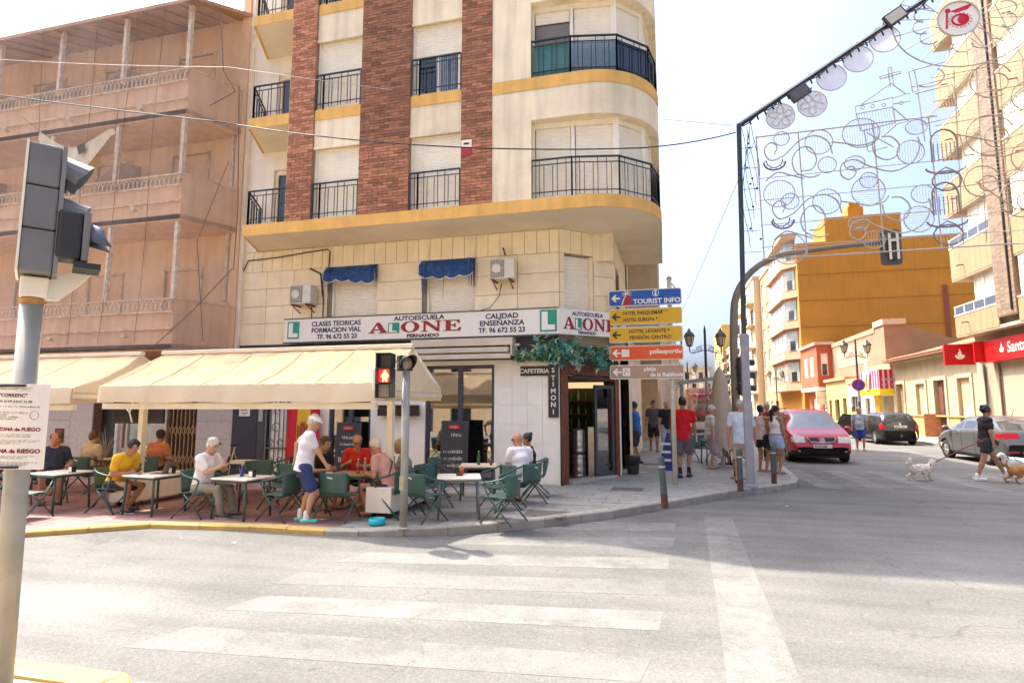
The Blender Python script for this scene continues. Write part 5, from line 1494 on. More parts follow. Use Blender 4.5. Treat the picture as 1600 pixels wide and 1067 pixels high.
for i in range(200):
 t = random.random() * (len(gpath) - 1); k = int(t); p = gpath[k].lerp(gpath[k + 1], t - k)
 p = p + V(random.gauss(0, .12), random.gauss(0, .07), random.gauss(0, .11))
 mi = random.choices(range(4), (.36, .3, .2, .14))[0]
 big = mi in (0, 2)
 d0_ = V(random.gauss(0, 1), random.gauss(-.7, .6), random.gauss(-.1, .8))
 for q in range(7 if big else 11):
  d = d0_ * .5 + V(random.gauss(0, 1), random.gauss(-.3, .8), random.gauss(0, .9))
  L = random.uniform(.08, .19) if big else random.uniform(.07, .17)
  if p.x > -2.25 or p.z + min(0, d.normalized().z) * L > 2.63: leaf(parts[mi], p, d, L, L * (.20 if big else .10))
for i in range(70):   # trailing bits at the left end
 x = random.uniform(-2.95, -2.5); p = V(x, 11.82, 2.92 - random.random() * .2)
 for q in range(6): leaf(parts[random.choice((1, 3, 2))], p, V(random.gauss(0, 1), -.4, random.gauss(-.6, .6)), random.uniform(.05, .12), .012)
for i in range(36):
 x = random.uniform(-2.5, -2.05); p = V(x, 11.8, 2.80 - random.random() * .1)
 for q in range(6): leaf(parts[random.choice((1, 3))], p, V(random.gauss(0, 1), -.4, random.gauss(-.6, .6)), random.uniform(.05, .14), .014)
for mb, mt in zip(parts, leaf_ms): tag(mb.build("leaves", mt, GR), kind="stuff")
MB().tube(gpath, .02, 6).build("stem", mat("stem_brown", (.06, .04, .03), .9), GR)
# ================================================================ POLES AND TRAFFIC LIGHTS
pole_grey = mat("pole_grey", (.36, .36, .345), .5, .12, 6, metal=.25, stain=(.24, .22, .19), stain_amt=.5)
signal_black = mat("signal_black", (.022, .023, .025), .5, .2, 8)
signal_grey = mat("signal_grey", (.16, .165, .18), .55, .12, 4, stain=(.20, .20, .2), stain_amt=.4)
NT = empty("traffic_light", (-3.55, 2.55, PZ), label="grey traffic light seen from the side at the left edge", cat="traffic light")
bx_, by_ = -3.55, 2.55
lean = V(-.012, .0, 0)
def np_(z): return V(bx_, by_, 0) + lean * (z - PZ) + V(0, 0, z)
MB().lathe([(.13, 0), (.13, .03), (.085, .05)], 16, (bx_, by_, PZ)).build("foot", pole_grey, NT)
MB().tube([np_(PZ), np_(2.33)], [.060, .055], 20).build("pole", pole_grey, NT, smooth=True)
topz = 2.33
MB().tube([np_(2.30), np_(2.335)], .0575, 20).build("rust_collar", mat("rust_ring", (.40, .22, .06), .8, .3, 20), NT)
rgt = V(math.cos(YAW), math.sin(YAW), 0); fwd = V(-math.sin(YAW), math.cos(YAW), 0)
rg = V(.592, .806, 0); fw = V(-rg.y, rg.x, 0)
c0 = np_(2.34)
MB().obox(c0 - rg * .06 - fw * .06, rg * .13, fw * .12, (0, 0, .12)).build("cap", white_paint, NT, bevel=.01)
br = MB().extr([c0 + rg * .06 + V(0, 0, .0), c0 + rg * .06 + V(0, 0, .11), c0 + rg * .18 + V(0, 0, .19), c0 + rg * .28 + V(0, 0, .19), c0 + rg * .22 + V(0, 0, .11), c0 + rg * .12 + V(0, 0, .0)], fw * .06)
br.build("bracket", white_paint, NT)
hs = empty("signal_head", tuple(c0)); hs.parent = NT; ORIG[hs.name] = c0; hs.location = c0 - ORIG[NT.name]
for k in range(3):
 z = .13 + k * .255
 MB().obox(c0 + rg * -.075 - fw * .16 + V(0, 0, z), rg * .155, fw * .32, (0, 0, .249)).build("section", signal_grey, hs, bevel=.012)
MB().obox(c0 - rg * .085 - fw * .165 + V(0, 0, .125), rg * .012, fw * .33, (0, 0, .77)).build("back_edge", white_paint, hs)
MB().obox(c0 + rg * .081 - fw * .165 + V(0, 0, .125), rg * .022, fw * .33, (0, 0, .77)).build("door_edge", mat("door_grey", (.2, .21, .22), .5), hs)
for k in (1, 2):
 z = .13 + k * .255 + .125; vs, fs = [], []
 n = 12
 for i in range(n + 1):
  a = math.pi * (-.12 + 1.24 * i / n)
  dirv = fw * math.cos(a) * .112 + V(0, 0, .112) * math.sin(a)
  p = c0 + rg * .103 + V(0, 0, z) + dirv
  ln = .14 if math.sin(a) > .2 else .14 - .09 * min(1, (.2 - math.sin(a)) * 1.0)
  vs += [p, p + rg * ln * (.55 + .45 * max(0, math.sin(a))) - V(0, 0, .03)]
 fs = [(2 * i, 2 * i + 1, 2 * i + 3, 2 * i + 2) for i in range(n)]
 o = MB().add(vs, fs).build("visor", signal_grey, hs); so = o.modifiers.new("s", 'SOLIDIFY'); so.thickness = .006
 MB().lathe([(.10, 0), (.105, .01), (.0, .015)], 16, c0 + rg * .103 + V(0, 0, z), rg).build("lens", mat("lens_dark", (.03, .03, .03), .25), hs)
rc = c0 + rg * .175 + V(0, 0, .225) - fw * .10
MB().obox(rc - rg * .09 - fw * .09, rg * .12, fw * .18, (0, 0, .29)).build("repeater_body", signal_black, NT, bevel=.02)
MB().obox(rc + rg * .031 - fw * .095 + V(0, 0, -.005), rg * .035, fw * .19, (0, 0, .30)).build("repeater_front", signal_grey, NT, bevel=.01)
vs = []; n = 14
for i in range(n + 1):
 a = math.pi * (-.15 + 1.3 * i / n); p = rc + rg * .066 + V(0, 0, .16) + fw * math.cos(a) * .08 + V(0, 0, .08 * math.sin(a))
 vs += [p, p + rg * (.07 + .06 * max(0, -math.sin(a) + .3)) + V(0, 0, -.02)]
o = MB().add(vs, [(2 * i, 2 * i + 1, 2 * i + 3, 2 * i + 2) for i in range(n)]).build("visor", mat("visor_blue", (.10, .11, .16), .35), NT, smooth=True); o.modifiers.new("s", 'SOLIDIFY').thickness = .006
MB().obox(rc + rg * .0 - fw * .1 + V(0, 0, -.05), rg * .13, fw * .2, (0, 0, .035)).build("repeater_base", signal_black, NT)
PO = empty("fire_run_notice", tuple(np_(1.50)), label="white printed paper notice strapped round the traffic light pole", cat="notice")
pc = np_(1.62); facing = (V(0, 0, 0) - V(pc.x, pc.y, 0)).normalized(); side = V(-facing.y, facing.x, 0) * -1
side = V(rgt.x, rgt.y, 0); facing = -fwd
pw_, ph_ = .43, .475
n = 10; vs = []
pctr = pc + facing * .075 - side * .035 + V(0, 0, -.02)
def pp_(u, v, off=0.0):
 bend = -.05 * (u * 2) ** 2 * (1 if abs(u) > 0 else 0)
 return pctr + side * (u * pw_) + V(0, 0, v * ph_) + facing * (bend + .012 + off) + V(0, 0, -.012 * u)
for i in range(n + 1):
 for j in (0, 1):
  vs.append(pp_(i / n - .5, j - .5))
ob = MB().add(vs, [(2 * i, 2 * i + 2, 2 * i + 3, 2 * i + 1) for i in range(n)]).build("paper", mat("paper_white", (.80, .78, .78), .7, .02), PO)
ob.modifiers.new("s", 'SOLIDIFY').thickness = .001
def ptxt(t, size, u, v, m, bold=0.0, al='CENTER'):
 o = text("print", t, size * .76, (0, 0, 0), (1, 0, 0), m, None, align=al, bold=bold, depth=.0006)
 o.parent = PO
 L_ = ORIG[PO.name]
 for vv in o.data.vertices:
  a, c = vv.co.x, vv.co.z
  q = pp_(u + a / pw_, v + c / ph_, .0015)
  vv.co = q - L_
 return o
ink = mat("ink_black"); inkr = mat("ink_magenta", (.40, .03, .10), .7)
ptxt("~12 2 9 3 6\n10 2 7 1 9", .0125, .10, .445, ink)
ptxt('"CORREFIC"', .036, .10, .34, ink, .0006)
ptxt("DIA 20 DE JULIO 22.00", .024, .12, .275, ink, .0002)
ptxt("~2 5 2 1 5 2 13", .018, .10, .22, ink)
ptxt("~12 2 9\n3 6\n10 8\n7 9", .016, -.10, .15, ink, al='LEFT')
ptxt("ZONA de FUEGO", .035, .20, -.055, inkr, .0011)
ptxt("~2 2 5 2 4 4 3 2 5\n6 5 3 9 1 8", .0135, .10, -.105, ink)
ptxt("~2 10 6 4 2 7 5 5 8\n2 8 1 5 3 7 2 6 1 7\n2 4 7 3 4", .012, .10, -.17, mat("ink_violet", (.12, .06, .16), .7))
ptxt("ZONA de RIESGO", .041, .17, -.31, inkr, .0013)
ptxt("~4 2 2 3 2 5 5 3 9 4\n3 6 6 5 6", .0125, .10, -.355, ink)
ptxt("~8 7 1 8 2 7 9 2 2\n6 3 13 2 2 8\n2 11 2 2 4 9", .0125, .10, -.425, mat("ink_violet"))
tri = MB();
for (a, b, c) in (((-.24, -.085), (-.12, -.085), (-.18, .035)),): tri.add([pp_(*a, .001), pp_(*b, .001), pp_(*c, .001)], [(0, 1, 2)])
tri.build("hazard_triangle", mat("hazard_yellow", (.78, .70, .03), .6), PO)
fl = MB().add([pp_(-.205, -.072, .002), pp_(-.155, -.072, .002), pp_(-.165, -.03, .002), pp_(-.18, .005, .002), pp_(-.195, -.025, .002)], [(0, 1, 2, 3, 4)]); fl.build("hazard_flame", ink, PO)
cr = MB().tube([pp_(.36 + .045 * math.cos(t), .13 + .05 * math.sin(t), .0015) for t in np.linspace(0, 2 * math.pi, 14)], .0012, 4, closed=False); cr.build("crest", mat("crest_red", (.45, .1, .15), .7), PO)
for v in (.475, -.475):
 MB().obox(pc + V(0, 0, v * ph_ - .008 - .02) - side * .07 + facing * .070, side * .14, facing * .025, (0, 0, .012)).build("tape", black_metal, PO)
PL = empty("pedestrian_light", (-3.39, 7.31, PZ), label="pedestrian light showing a red standing man beside the terrace canopy", cat="traffic light")
MB().lathe([(.10, 0), (.10, .012), (.06, .02)], 16, (-3.39, 7.31, PZ)).build("foot", mat("foot_worn", (.42, .36, .30), .8, .2, 20), PL)
MB().tube([(-3.39, 7.31, PZ), (-3.39, 7.31, 2.20)], .052, 18).build("pole", pole_grey, PL, smooth=True)
MB().box(-3.43, -3.37, 7.245, 7.262, .62, .80).build("junction_plate", mat("plate_brass", (.42, .36, .22), .6, .2, 12), PL)
fr_ = (V(.55, -.83, 0)).normalized(); sx_ = V(-fr_.y, fr_.x, 0)
pb = V(-3.60, 7.10, 1.83)
fd = (V(.12, -1, 0)).normalized(); sd_ = V(-fd.y, fd.x, 0)
for k in range(3):
 o = pb + V(0, 0, .20 * k)
 MB().obox(o - sd_ * .105, sd_ * .21, -fd * .12, (0, 0, .196)).build("section", signal_black, PL, bevel=.01)
 for (a, w_) in ((-.105, .018), (.087, .018)): MB().obox(o + sd_ * a, sd_ * w_, fd * .09, (0, 0, .19)).build("visor", signal_black, PL)
 MB().obox(o - sd_ * .105 + V(0, 0, .182), sd_ * .21, fd * .11, (0, 0, .012)).build("visor", signal_black, PL)
 lm = [mat("lens_off", (.30, .28, .26), .4, .1, 20), mat("lens_red", (.5, .03, .03), .3, emit=(1, .02, .03), estr=.55), mat("lens_black", (.03, .03, .033), .3)][k]
 MB().obox(o - sd_ * .085 + fd * .001 + V(0, 0, .012), sd_ * .17, fd * .006, (0, 0, .165)).build("lens", lm, PL)
mo = pb + fd * .009 + V(0, 0, .20 + .015)
man = [(-.012, 0), (-.035, 0), (-.034, .05), (-.03, .085), (-.048, .06), (-.058, .07), (-.035, .115), (-.02, .122), (-.018, .128), (-.02, .145), (0, .155), (.02, .145), (.018, .128), (.02, .122), (.035, .115), (.058, .07), (.048, .06), (.03, .085), (.034, .05), (.035, 0), (.012, 0), (0, .06)]
MB().extr([mo + sd_ * a + V(0, 0, b) for a, b in man], fd * .003).build("standing_man", mat("man_glow", (1, .5, .3), .5, emit=(1, .30, .10), estr=1.3), PL)
MB().bar(pb - fd * .05 + sd_ * .0 + V(0, 0, -.02), (-3.39, 7.31, 1.80), .03, .03).build("arm", pole_grey, PL)
MB().bar(pb - fd * .05 + V(0, 0, .60), (-3.39, 7.31, 2.2), .02, .02).build("arm", pole_grey, PL)
MB().obox(pb - sd_ * .19 - fd * .03 + V(0, 0, .10), sd_ * .05, -fd * .05, (0, 0, .30)).build("sounder", white_paint, PL, bevel=.01)
ac_ = V(-3.39, 7.31, 2.20); ad = V(.80, -.60, 0).normalized(); as_ = V(-ad.y, ad.x, 0)
MB().obox(ac_ - as_ * .105 - ad * .10, as_ * .21, ad * .10, (0, 0, .21)).build("section", signal_black, PL, bevel=.012)
MB().lathe([(.085, 0), (.09, .012), (.07, .03), (0, .04)], 18, ac_ + V(0, 0, .105), ad).build("lens", mat("lens_smoke", (.28, .24, .18), .25, .2, 15), PL, smooth=True)
vs = []; n = 16
for i in range(n + 1):
 a = math.pi * (-.2 + 1.4 * i / n); p = ac_ + V(0, 0, .105) + as_ * math.cos(a) * .098 + V(0, 0, .098 * math.sin(a))
 vs += [p, p + ad * (.06 + .10 * max(0, math.sin(a) + .2))]
o = MB().add(vs, [(2 * i, 2 * i + 1, 2 * i + 3, 2 * i + 2) for i in range(n)]).build("visor", signal_black, PL, smooth=True); o.modifiers.new("s", 'SOLIDIFY').thickness = .006
FP = empty("direction_signpost", (.17, 12.77, PZ), label="pale post carrying five coloured direction signs with arrows", cat="signpost")
post_cream = mat("post_cream", (.60, .58, .48), .5, .1, 6)
MB().tube([(.17, 12.77, PZ), (.17, 12.77, 4.45)], .05, 14).build("post", post_cream, FP, smooth=True)
MB().lathe([(.055, 0), (.06, .03), (.03, .07), (0, .08)], 12, (.17, 12.77, 4.44)).build("cap", pole_grey, FP)
MB().tube([(.22, 12.77, 4.35), (.36, 12.75, 4.15)], .015, 6).build("stay", pole_grey, FP)
SG = [(3.88, 4.235, (.01, .10, .42), (.85, .85, .84)), (3.475, 3.825, (.72, .42, .01), (.02, .02, .02)), (3.09, 3.425, (.72, .42, .01), (.02, .02, .02)), (2.705, 3.02, (.75, .10, .01), (.85, .85, .84)), (2.305, 2.61, (.42, .28, .20), (.85, .85, .84))]
names = ["blue_panel", "yellow_panel", "yellow_panel", "orange_panel", "brown_panel"]
for k, (z0, z1, c, ic_) in enumerate(SG):
 cm_ = mat("sign_" + names[k], c, .4, .06); im = mat("sign_ink_%s" % ("dark" if ic_[0] < .1 else "white"), ic_, .45, .02)
 x0, x1, y = -1.12, .415, 12.66; h = z1 - z0
 def rrect(x0, x1, z0, z1, r, y, d):
  P = []
  for cx_, cz_, a0 in ((x1 - r, z0 + r, -90), (x1 - r, z1 - r, 0), (x0 + r, z1 - r, 90), (x0 + r, z0 + r, 180)):
   P += [(cx_ + r * math.cos(R(a0 + 90 * i / 4)), y, cz_ + r * math.sin(R(a0 + 90 * i / 4))) for i in range(5)]
  return MB().extr(P, (0, d, 0))
 pb_ = rrect(x0, x1, z0, z1, .05, y, .05).build(names[k], mat("sign_rim", (.72, .70, .64), .4), FP)
 rrect(x0 + .018, x1 - .018, z0 + .018, z1 - .018, .04, y - .003, .0028).build("face", cm_, pb_)
 zc = (z0 + z1) / 2; ax = x0 + .06
 ar = MB().extr([(ax, y - .008, zc), (ax + .09, y - .008, zc + .085), (ax + .115, y - .008, zc + .06), (ax + .075, y - .008, zc + .018), (ax + .19, y - .008, zc + .018), (ax + .19, y - .008, zc - .018), (ax + .075, y - .008, zc - .018), (ax + .115, y - .008, zc - .06), (ax + .09, y - .008, zc - .085)], (0, .004, 0))
 ar.build("arrow", im, pb_)
 def T(t, s_, x, z, al='LEFT', bold=.002, xs=1.0, m=im): text("lettering", t, s_, (x, y - .006, z), (1, 0, 0), m, pb_, align=al, bold=bold, xs=xs)
 if k == 0:
  T("TOURIST INFO", .145, .39, z0 + .045, 'RIGHT', .004, 1.02)
  MB().tube([(-.12 + .065 * math.cos(t), y - .008, z1 - .095 + .065 * math.sin(t)) for t in np.linspace(0, 2 * math.pi, 20, endpoint=False)], .007, 5, closed=True).build("info_ring", im, pb_)
  MB().extr([(-.14, y - .008, z1 - .15), (-.10, y - .008, z1 - .15), (-.10, y - .008, z1 - .075), (-.14, y - .008, z1 - .075)], (0, .003, 0)).build("info_i", im, pb_); MB().ball((-.12, y - .007, z1 - .052), (.018, .003, .018), 8, 5).build("info_dot", im, pb_)
  MB().extr([(-.83, y - .007, z0 + .02), (-.64, y - .007, z0 + .02), (-.64, y - .007, z1 - .10), (-.70, y - .007, z1 - .11), (-.77, y - .007, z0 + .17)], (0, .003, 0)).build("palm_ground", mat("emblem_red", (.42, .02, .03), .5), pb_)
  MB().tube([(-.83, y - .009, z0 + .03), (-.80, y - .009, z0 + .14), (-.73, y - .009, z1 - .08)], [.016, .012, .009], 6).build("palm_trunk", im, pb_)
  pl_ = MB()
  for a in (-30, 20, 70, 120, 170, 215): pl_.tube([(-.73, y - .010, z1 - .08), (-.73 + .07 * math.cos(R(a)), y - .010, z1 - .075 + .06 * math.sin(R(a))), (-.73 + .12 * math.cos(R(a)), y - .010, z1 - .10 + .06 * math.sin(R(a)))], [.012, .010, .002], 5)
  pl_.build("palm_fronds", im, pb_)
 elif k == 1:
  T("HOTEL PARQUEMAR", .105, -.82, zc + .04, xs=.86); T("* * *", .08, -.02, zc + .065); T("HOTEL EUROPA *", .105, -.81, zc - .105, xs=.86)
 elif k == 2:
  T("HOTEL LEVANTE *", .105, -.70, zc + .035, xs=.98); T("PENSIÓN CENTRO", .105, -.69, zc - .10, xs=.98)
 elif k == 3:
  T("poliesportiu", .135, .38, zc - .02, 'RIGHT', .003)
  MB().box(-.86, -.70, y - .008, y - .004, zc - .08, zc + .08).build("pictogram", sign_white, pb_)
 else:
  T("platja", .115, -.40, zc + .025, bold=.003); T("de la Babilònia", .115, .39, zc - .10, 'RIGHT', .003)
  pg = MB().box(-.85, -.69, y - .008, y - .004, zc - .085, zc + .085).build("pictogram", sign_white, pb_)
  MB().tube([(-.82, y - .009, zc - .05), (-.77, y - .009, zc + .05), (-.72, y - .009, zc - .01)], .007, 5).build("parasol_mark", mat("sign_ink_dark"), pb_)
boll_g = mat("bollard_green", (.075, .105, .105), .5, .15, 8, metal=.2); band_m = mat("bollard_band", (.62, .64, .64), .35, .1, metal=.4); rusty = mat("bollard_rust", (.11, .05, .03), .85, .3, 15)
for (x, y, tx, ty, lb) in ((-.04, 9.82, -.012, .0, "leaning dark green bollard with rusty foot near the zebra crossing"), (1.36, 12.12, 0, 0, "dark bollard with silver band standing just left of the lilac post"), (2.17, 13.4, .0, 0, "dark bollard at the rounded kerb in front of the two girls")):
 B = empty("bollard", (x, y, PZ), label=lb, cat="bollard", group="bollards along the kerb")
 B.rotation_euler = (0, -.05 if tx else 0, 0)
 MB().lathe([(.055, 0), (.055, .22)], 16, (0, 0, 0)).build("foot", rusty, B, smooth=False, local=True)
 MB().lathe([(.053, .22), (.053, .70), (.0, .70)], 16).build("shaft", boll_g, B, local=True, smooth=False)
 MB().lathe([(.054, .63), (.054, .655)], 16).build("band", band_m, B, local=True)
 MB().lathe([(.052, .70), (.052, .77), (.048, .79), (0, .795)], 16).build("head", boll_g, B, local=True)
 for ch in B.children: auto_smooth(ch)
MA = empty("mast_arm_signal", (1.55, 14.2, PZ), label="curved brown-grey mast arm carrying a signal head seen from behind", cat="traffic light")
mast_m = mat("mast_paint", (.23, .20, .17), .5, .12, 5, metal=.2)
pts = [(1.55, 14.2, PZ), (1.58, 14.2, 3.2), (1.62, 14.2, 3.9)] + [(1.62 + 1.45 * (1 - math.cos(t)), 14.2, 3.9 + 1.33 * math.sin(t)) for t in np.linspace(.15, math.pi / 2, 10)] + [(4.0, 14.2, 5.30), (5.0, 14.2, 5.33)]
MB().tube(pts, [.09] * 3 + [.085 - .003 * i for i in range(10)] + [.05, .045], 14).build("mast", mast_m, MA, smooth=True)
MB().lathe([(.17, 0), (.17, .03), (.10, .06)], 14, (1.55, 14.2, PZ)).build("foot", mast_m, MA)
P = []
for cx_, cz_, a0 in ((5.02, 4.87, -90), (5.02, 5.50, 0), (4.76, 5.50, 90), (4.76, 4.87, 180)):
 P += [(cx_ + .08 * math.cos(R(a0 + 90 * i / 4)), 14.12, cz_ + .08 * math.sin(R(a0 + 90 * i / 4))) for i in range(5)]
MB().extr(P, (0, .02, 0)).build("backboard", mat("backboard", (.10, .10, .105), .5, .1), MA)
MB().box(4.83, 4.99, 13.98, 14.12, 4.9, 5.42).build("head", mat("head_dark", (.05, .05, .055), .5), MA)
MB().box(4.80, 4.84, 13.94, 13.98, 4.88, 5.46).box(4.95, 4.99, 13.94, 13.98, 4.88, 5.46).box(4.84, 4.95, 13.945, 13.98, 5.28, 5.33).build("mount_bar", white_paint, MA)
sh_ = empty("signal_head", (1.72, 14.15, 1.95)); sh_.parent = MA; ORIG[sh_.name] = V(1.72, 14.15, 1.95); sh_.location = V(1.72, 14.15, 1.95) - ORIG[MA.name]
for k in range(3):
 MB().box(1.64, 1.84, 14.0, 14.2, 1.98 + k * .29, 2.26 + k * .29).build("section", signal_black, sh_, bevel=.015)
 vs = []
 for i in range(11):
  a = math.pi * (-.1 + 1.2 * i / 10); p = V(1.84, 14.1, 2.12 + k * .29) + V(0, .09 * math.cos(a), .10 * math.sin(a)); vs += [p, p + V(.15, 0, -.02)]
 MB().add(vs, [(2 * i, 2 * i + 1, 2 * i + 3, 2 * i + 2) for i in range(10)]).build("visor", signal_black, sh_)
MB().box(1.58, 1.66, 14.1, 14.2, 2.1, 2.16).box(1.58, 1.66, 14.1, 14.2, 2.6, 2.66).build("bracket", black_metal, sh_)
lamp_iron = mat("lamp_iron", (.035, .036, .04), .45, .2, 10); lamp_glass = mat("lamp_glass", (.55, .50, .38), .25, .1, 6, translucent=.3)
def street_lamp(x, y, h, label, band=True, detail=True):
 B = empty("street_lamp", (x, y, PZ), label=label, cat="street lamp", group="double lantern street lamps")
 MB().lathe([(.16, 0), (.16, .1), (.11, .25), (.09, .9), (.075, 1.0), (.06, 1.05), (.05, h - 1.1), (.045, h), (.02, h + .1), (.0, h + .25)], 12).build("post", lamp_iron, B, local=True, smooth=True)
 if band: MB().lathe([(.065, 1.9), (.065, 2.9)], 12).build("painted_band", mat("band_grey", (.30, .30, .31), .5), B, local=True)
 s = MB(); zb = h - 1.05
 s.tube([(-.62, 0, zb + .25), (-.62, 0, zb + .02), (-.52, 0, zb - .06), (-.3, 0, zb), (0, 0, zb + .1), (.3, 0, zb), (.52, 0, zb - .06), (.62, 0, zb + .02), (.62, 0, zb + .25)], .022, 6)
 for sx in (-1, 1):
  s.tube([(sx * (.24 + .11 * math.cos(t)), 0, zb + .14 + .11 * math.sin(t)) for t in np.linspace(0, 2 * math.pi, 14)], .016, 5)
  s.tube([(sx * (.24 + .05 * math.cos(t)), 0, zb + .14 + .05 * math.sin(t)) for t in np.linspace(0, 2 * math.pi, 10)], .014, 5)
  s.tube([(sx * (.45 + .06 * math.cos(t)), 0, zb + .05 + .06 * math.sin(t)) for t in np.linspace(0, 2 * math.pi, 10)], .012, 5)
 s.tube([(0, 0, zb + .3), (.2, 0, zb + .3), (.34, 0, zb + .2)], .012, 5); s.tube([(0, 0, zb + .3), (-.2, 0, zb + .3), (-.34, 0, zb + .2)], .012, 5)
 s.build("scroll_arm", lamp_iron, B, local=True)
 for sx in (-1, 1):
  L_ = MB().lathe([(.10, 0), (.19, .42)], 6, (sx * .62, 0, zb + .30), mi=0).build("lantern", lamp_glass, B, local=True)
  f = MB()
  for i in range(6):
   a = math.pi * 2 * i / 6
   e1 = V(0, 0, 1).orthogonal().normalized(); e2 = V(0, 0, 1).cross(e1)
   d = e1 * math.cos(a) + e2 * math.sin(a); c = V(sx * .62, 0, zb + .30)
   f.tube([c + d * .105, c + d * .195 + V(0, 0, .42)], .012, 4)
  f.lathe([(.05, -.06), (.11, -.02), (.11, .01)], 6, (sx * .62, 0, zb + .30))
  f.lathe([(.21, .41), (.22, .44), (.15, .58), (.08, .63), (.07, .69), (.03, .72), (.045, .76), (0, .80)], 10, (sx * .62, 0, zb + .30))
  f.build("cap", lamp_iron, L_, local=True)
 return B
l1 = street_lamp(1.95, 29.0, 5.1, "double lantern street lamp on the left pavement above the parasol")
l2 = street_lamp(12.1, 42.0, 5.7, "double lantern street lamp by the low shops carrying the no-parking disc")
l3 = street_lamp(2.2, 58.0, 5.6, "distant double lantern lamp on the left pavement", band=False)
l4 = street_lamp(12.4, 72.0, 5.6, "distant double lantern lamp in front of the ochre block", band=False)
for o in (l1, l2, l3, l4): o.rotation_euler.z = R(14); o.scale = (1.2, 1.2, 1.04)
ns = empty("no_parking_sign", (12.05, 41.9, 2.9), label="round blue no-parking disc with red rim on the lamp post", cat="sign")
dv = V(-.28, -.96, 0)
MB().lathe([(.38, 0), (.38, .02)], 24, (12.08, 41.85, 3.15), dv).build("rim", mat("sign_rim_red", (.40, .015, .05), .4), ns)
MB().lathe([(.30, 0), (.30, .024)], 24, (12.08, 41.85, 3.15), dv).build("disc", mat("sign_disc_blue", (.05, .04, .35), .4), ns)
sdv = V(-dv.y, dv.x, 0)
MB().obox(V(12.08, 41.85, 3.15) + dv * .026 - sdv * .05 - V(0, 0, .27) + sdv * -.15, sdv * .09, dv * .004, V(0, 0, .54) + sdv * .25).build("slash", mat("sign_rim_red"), ns)
MB().lathe([(.05, 0), (.05, .3)], 6, (12.1, 42, 2.65)).build("clamp", grey_metal, ns)
arch_dark = mat("arch_dark", (.045, .055, .065), .45, .15, 8, metal=.3)
arch_lilac = mat("post_lilac", (.30, .30, .36), .5, .1, 5)
wire_grey = mat("deco_wire", (.46, .42, .38), .5, .12, 10); wire_thin = mat("deco_thin", (.58, .55, .52), .5, .1, 10)
AR = empty("festival_arch", (1.61, 12.64, PZ), label="festival light arch with scrolls and discs hung over the side street", cat="festive lights")
AY = 12.64
MB().lathe([(.13, 0), (.13, .05), (.085, .08)], 8, (1.61, AY, PZ)).build("foot", arch_lilac, AR)
MB().box(1.535, 1.69, AY - .075, AY + .075, PZ + .05, 3.2).build("lower_post", arch_lilac, AR, bevel=.02)
MB().tube([(1.61, AY, 3.2), (1.66, AY, 5.4), (1.70, AY, 7.69)], .05, 8).build("upper_post", arch_dark, AR)
MB().tube([(1.69, AY, 7.66), (5.4, AY, 9.93), (8.6, AY, 11.9)], .055, 4).build("beam", arch_dark, AR)
MB().tube([(8.6, AY, 11.9), (12.3, AY, 9.93), (15.6, AY, 7.69)], .055, 4).build("beam", arch_dark, AR)
MB().tube([(15.6, AY, PZ), (15.6, AY, 7.69)], .06, 8).build("far_post", arch_dark, AR)
fz = MB()
for i in range(30):
 t = i / 29; fz.tube([(1.9 + 4.4 * t, AY - .06, 7.78 + 2.68 * t - .05), (1.93 + 4.4 * t, AY - .07, 7.70 + 2.68 * t - .08)], .018, 4)
fz.tube([(1.75 + 4.5 * t, AY - .06, 7.66 + 2.74 * t - .05 - .03 * math.sin(t * 60)) for t in np.linspace(0, 1, 60)], .012, 4)
fz.build("cable_tie", wire_m, AR)
def ring(m, c, r, rad, a0=0, a1=360, n=26, y=AY, sq=1.0):
 full = abs(a1 - a0) >= 360
 P = [(c[0] + r * math.cos(R(a0 + (a1 - a0) * i / n)), y, c[1] + r * sq * math.sin(R(a0 + (a1 - a0) * i / n))) for i in range(n + (0 if full else 1))]
 m.tube(P, rad, 5, closed=full, caps=not full)
disc_m = mat("disc_film", (.74, .82, .98), .4, .05, 3, translucent=.5, alpha=.28)
for (x, z) in ((2.52, 7.76), (3.14, 7.95), (3.53, 8.47), (4.04, 8.80), (4.55, 9.15)):
 m = MB(); ring(m, (x, z), .28, .010, n=28); do = m.build("disc", wire_grey, AR)
 MB().lathe([(.275, 0), (.275, .004)], 28, (x, AY, z), (0, 1, 0)).build("film", disc_m, do)
 if x < 3.4:
  pt = MB()
  for a in range(5):
   an = R(72 * a + (18 if x < 3 else 50)); cx_, cz_ = x + .15 * math.cos(an), z + .15 * math.sin(an)
   P = [(cx_ + .09 * math.cos(t) * math.cos(an) - .065 * math.sin(t) * math.sin(an), AY - .012, cz_ + .09 * math.cos(t) * math.sin(an) + .065 * math.sin(t) * math.cos(an)) for t in np.linspace(0, 2 * math.pi, 14, endpoint=False)]
   pt.tube(P, .016, 5, closed=True)
  pt.build("petal", mat("petal_lilac", (.78, .77, .84), .5, translucent=.4), do)
 MB().tube([(x - .02, AY, z + .28), (x, AY, z + .36)], .015, 5).build("hanger", rust, do)
for (x, z, m_) in ((2.89, 8.19, mat("flood_back", (.10, .10, .11), .5, .15, 10)), (4.74, 9.56, mat("flood_glass", (.55, .53, .45), .3))):
 d = V(.85, 0, .52); e = V(.52, 0, -.85)
 fo = MB().obox(V(x, AY - .10, z) - d * .2 - e * .13, d * .40, V(0, .07, 0), e * .26).build("floodlight", mat("flood_frame", (.06, .06, .07), .5), AR)
 MB().obox(V(x, AY - .106, z) - d * .17 - e * .10, d * .34, V(0, .005, 0), e * .20).build("lamp_face", m_, fo)
fr = MB()
X0, X1, Z0, Z1 = 2.03, 5.28, 4.73, 7.36
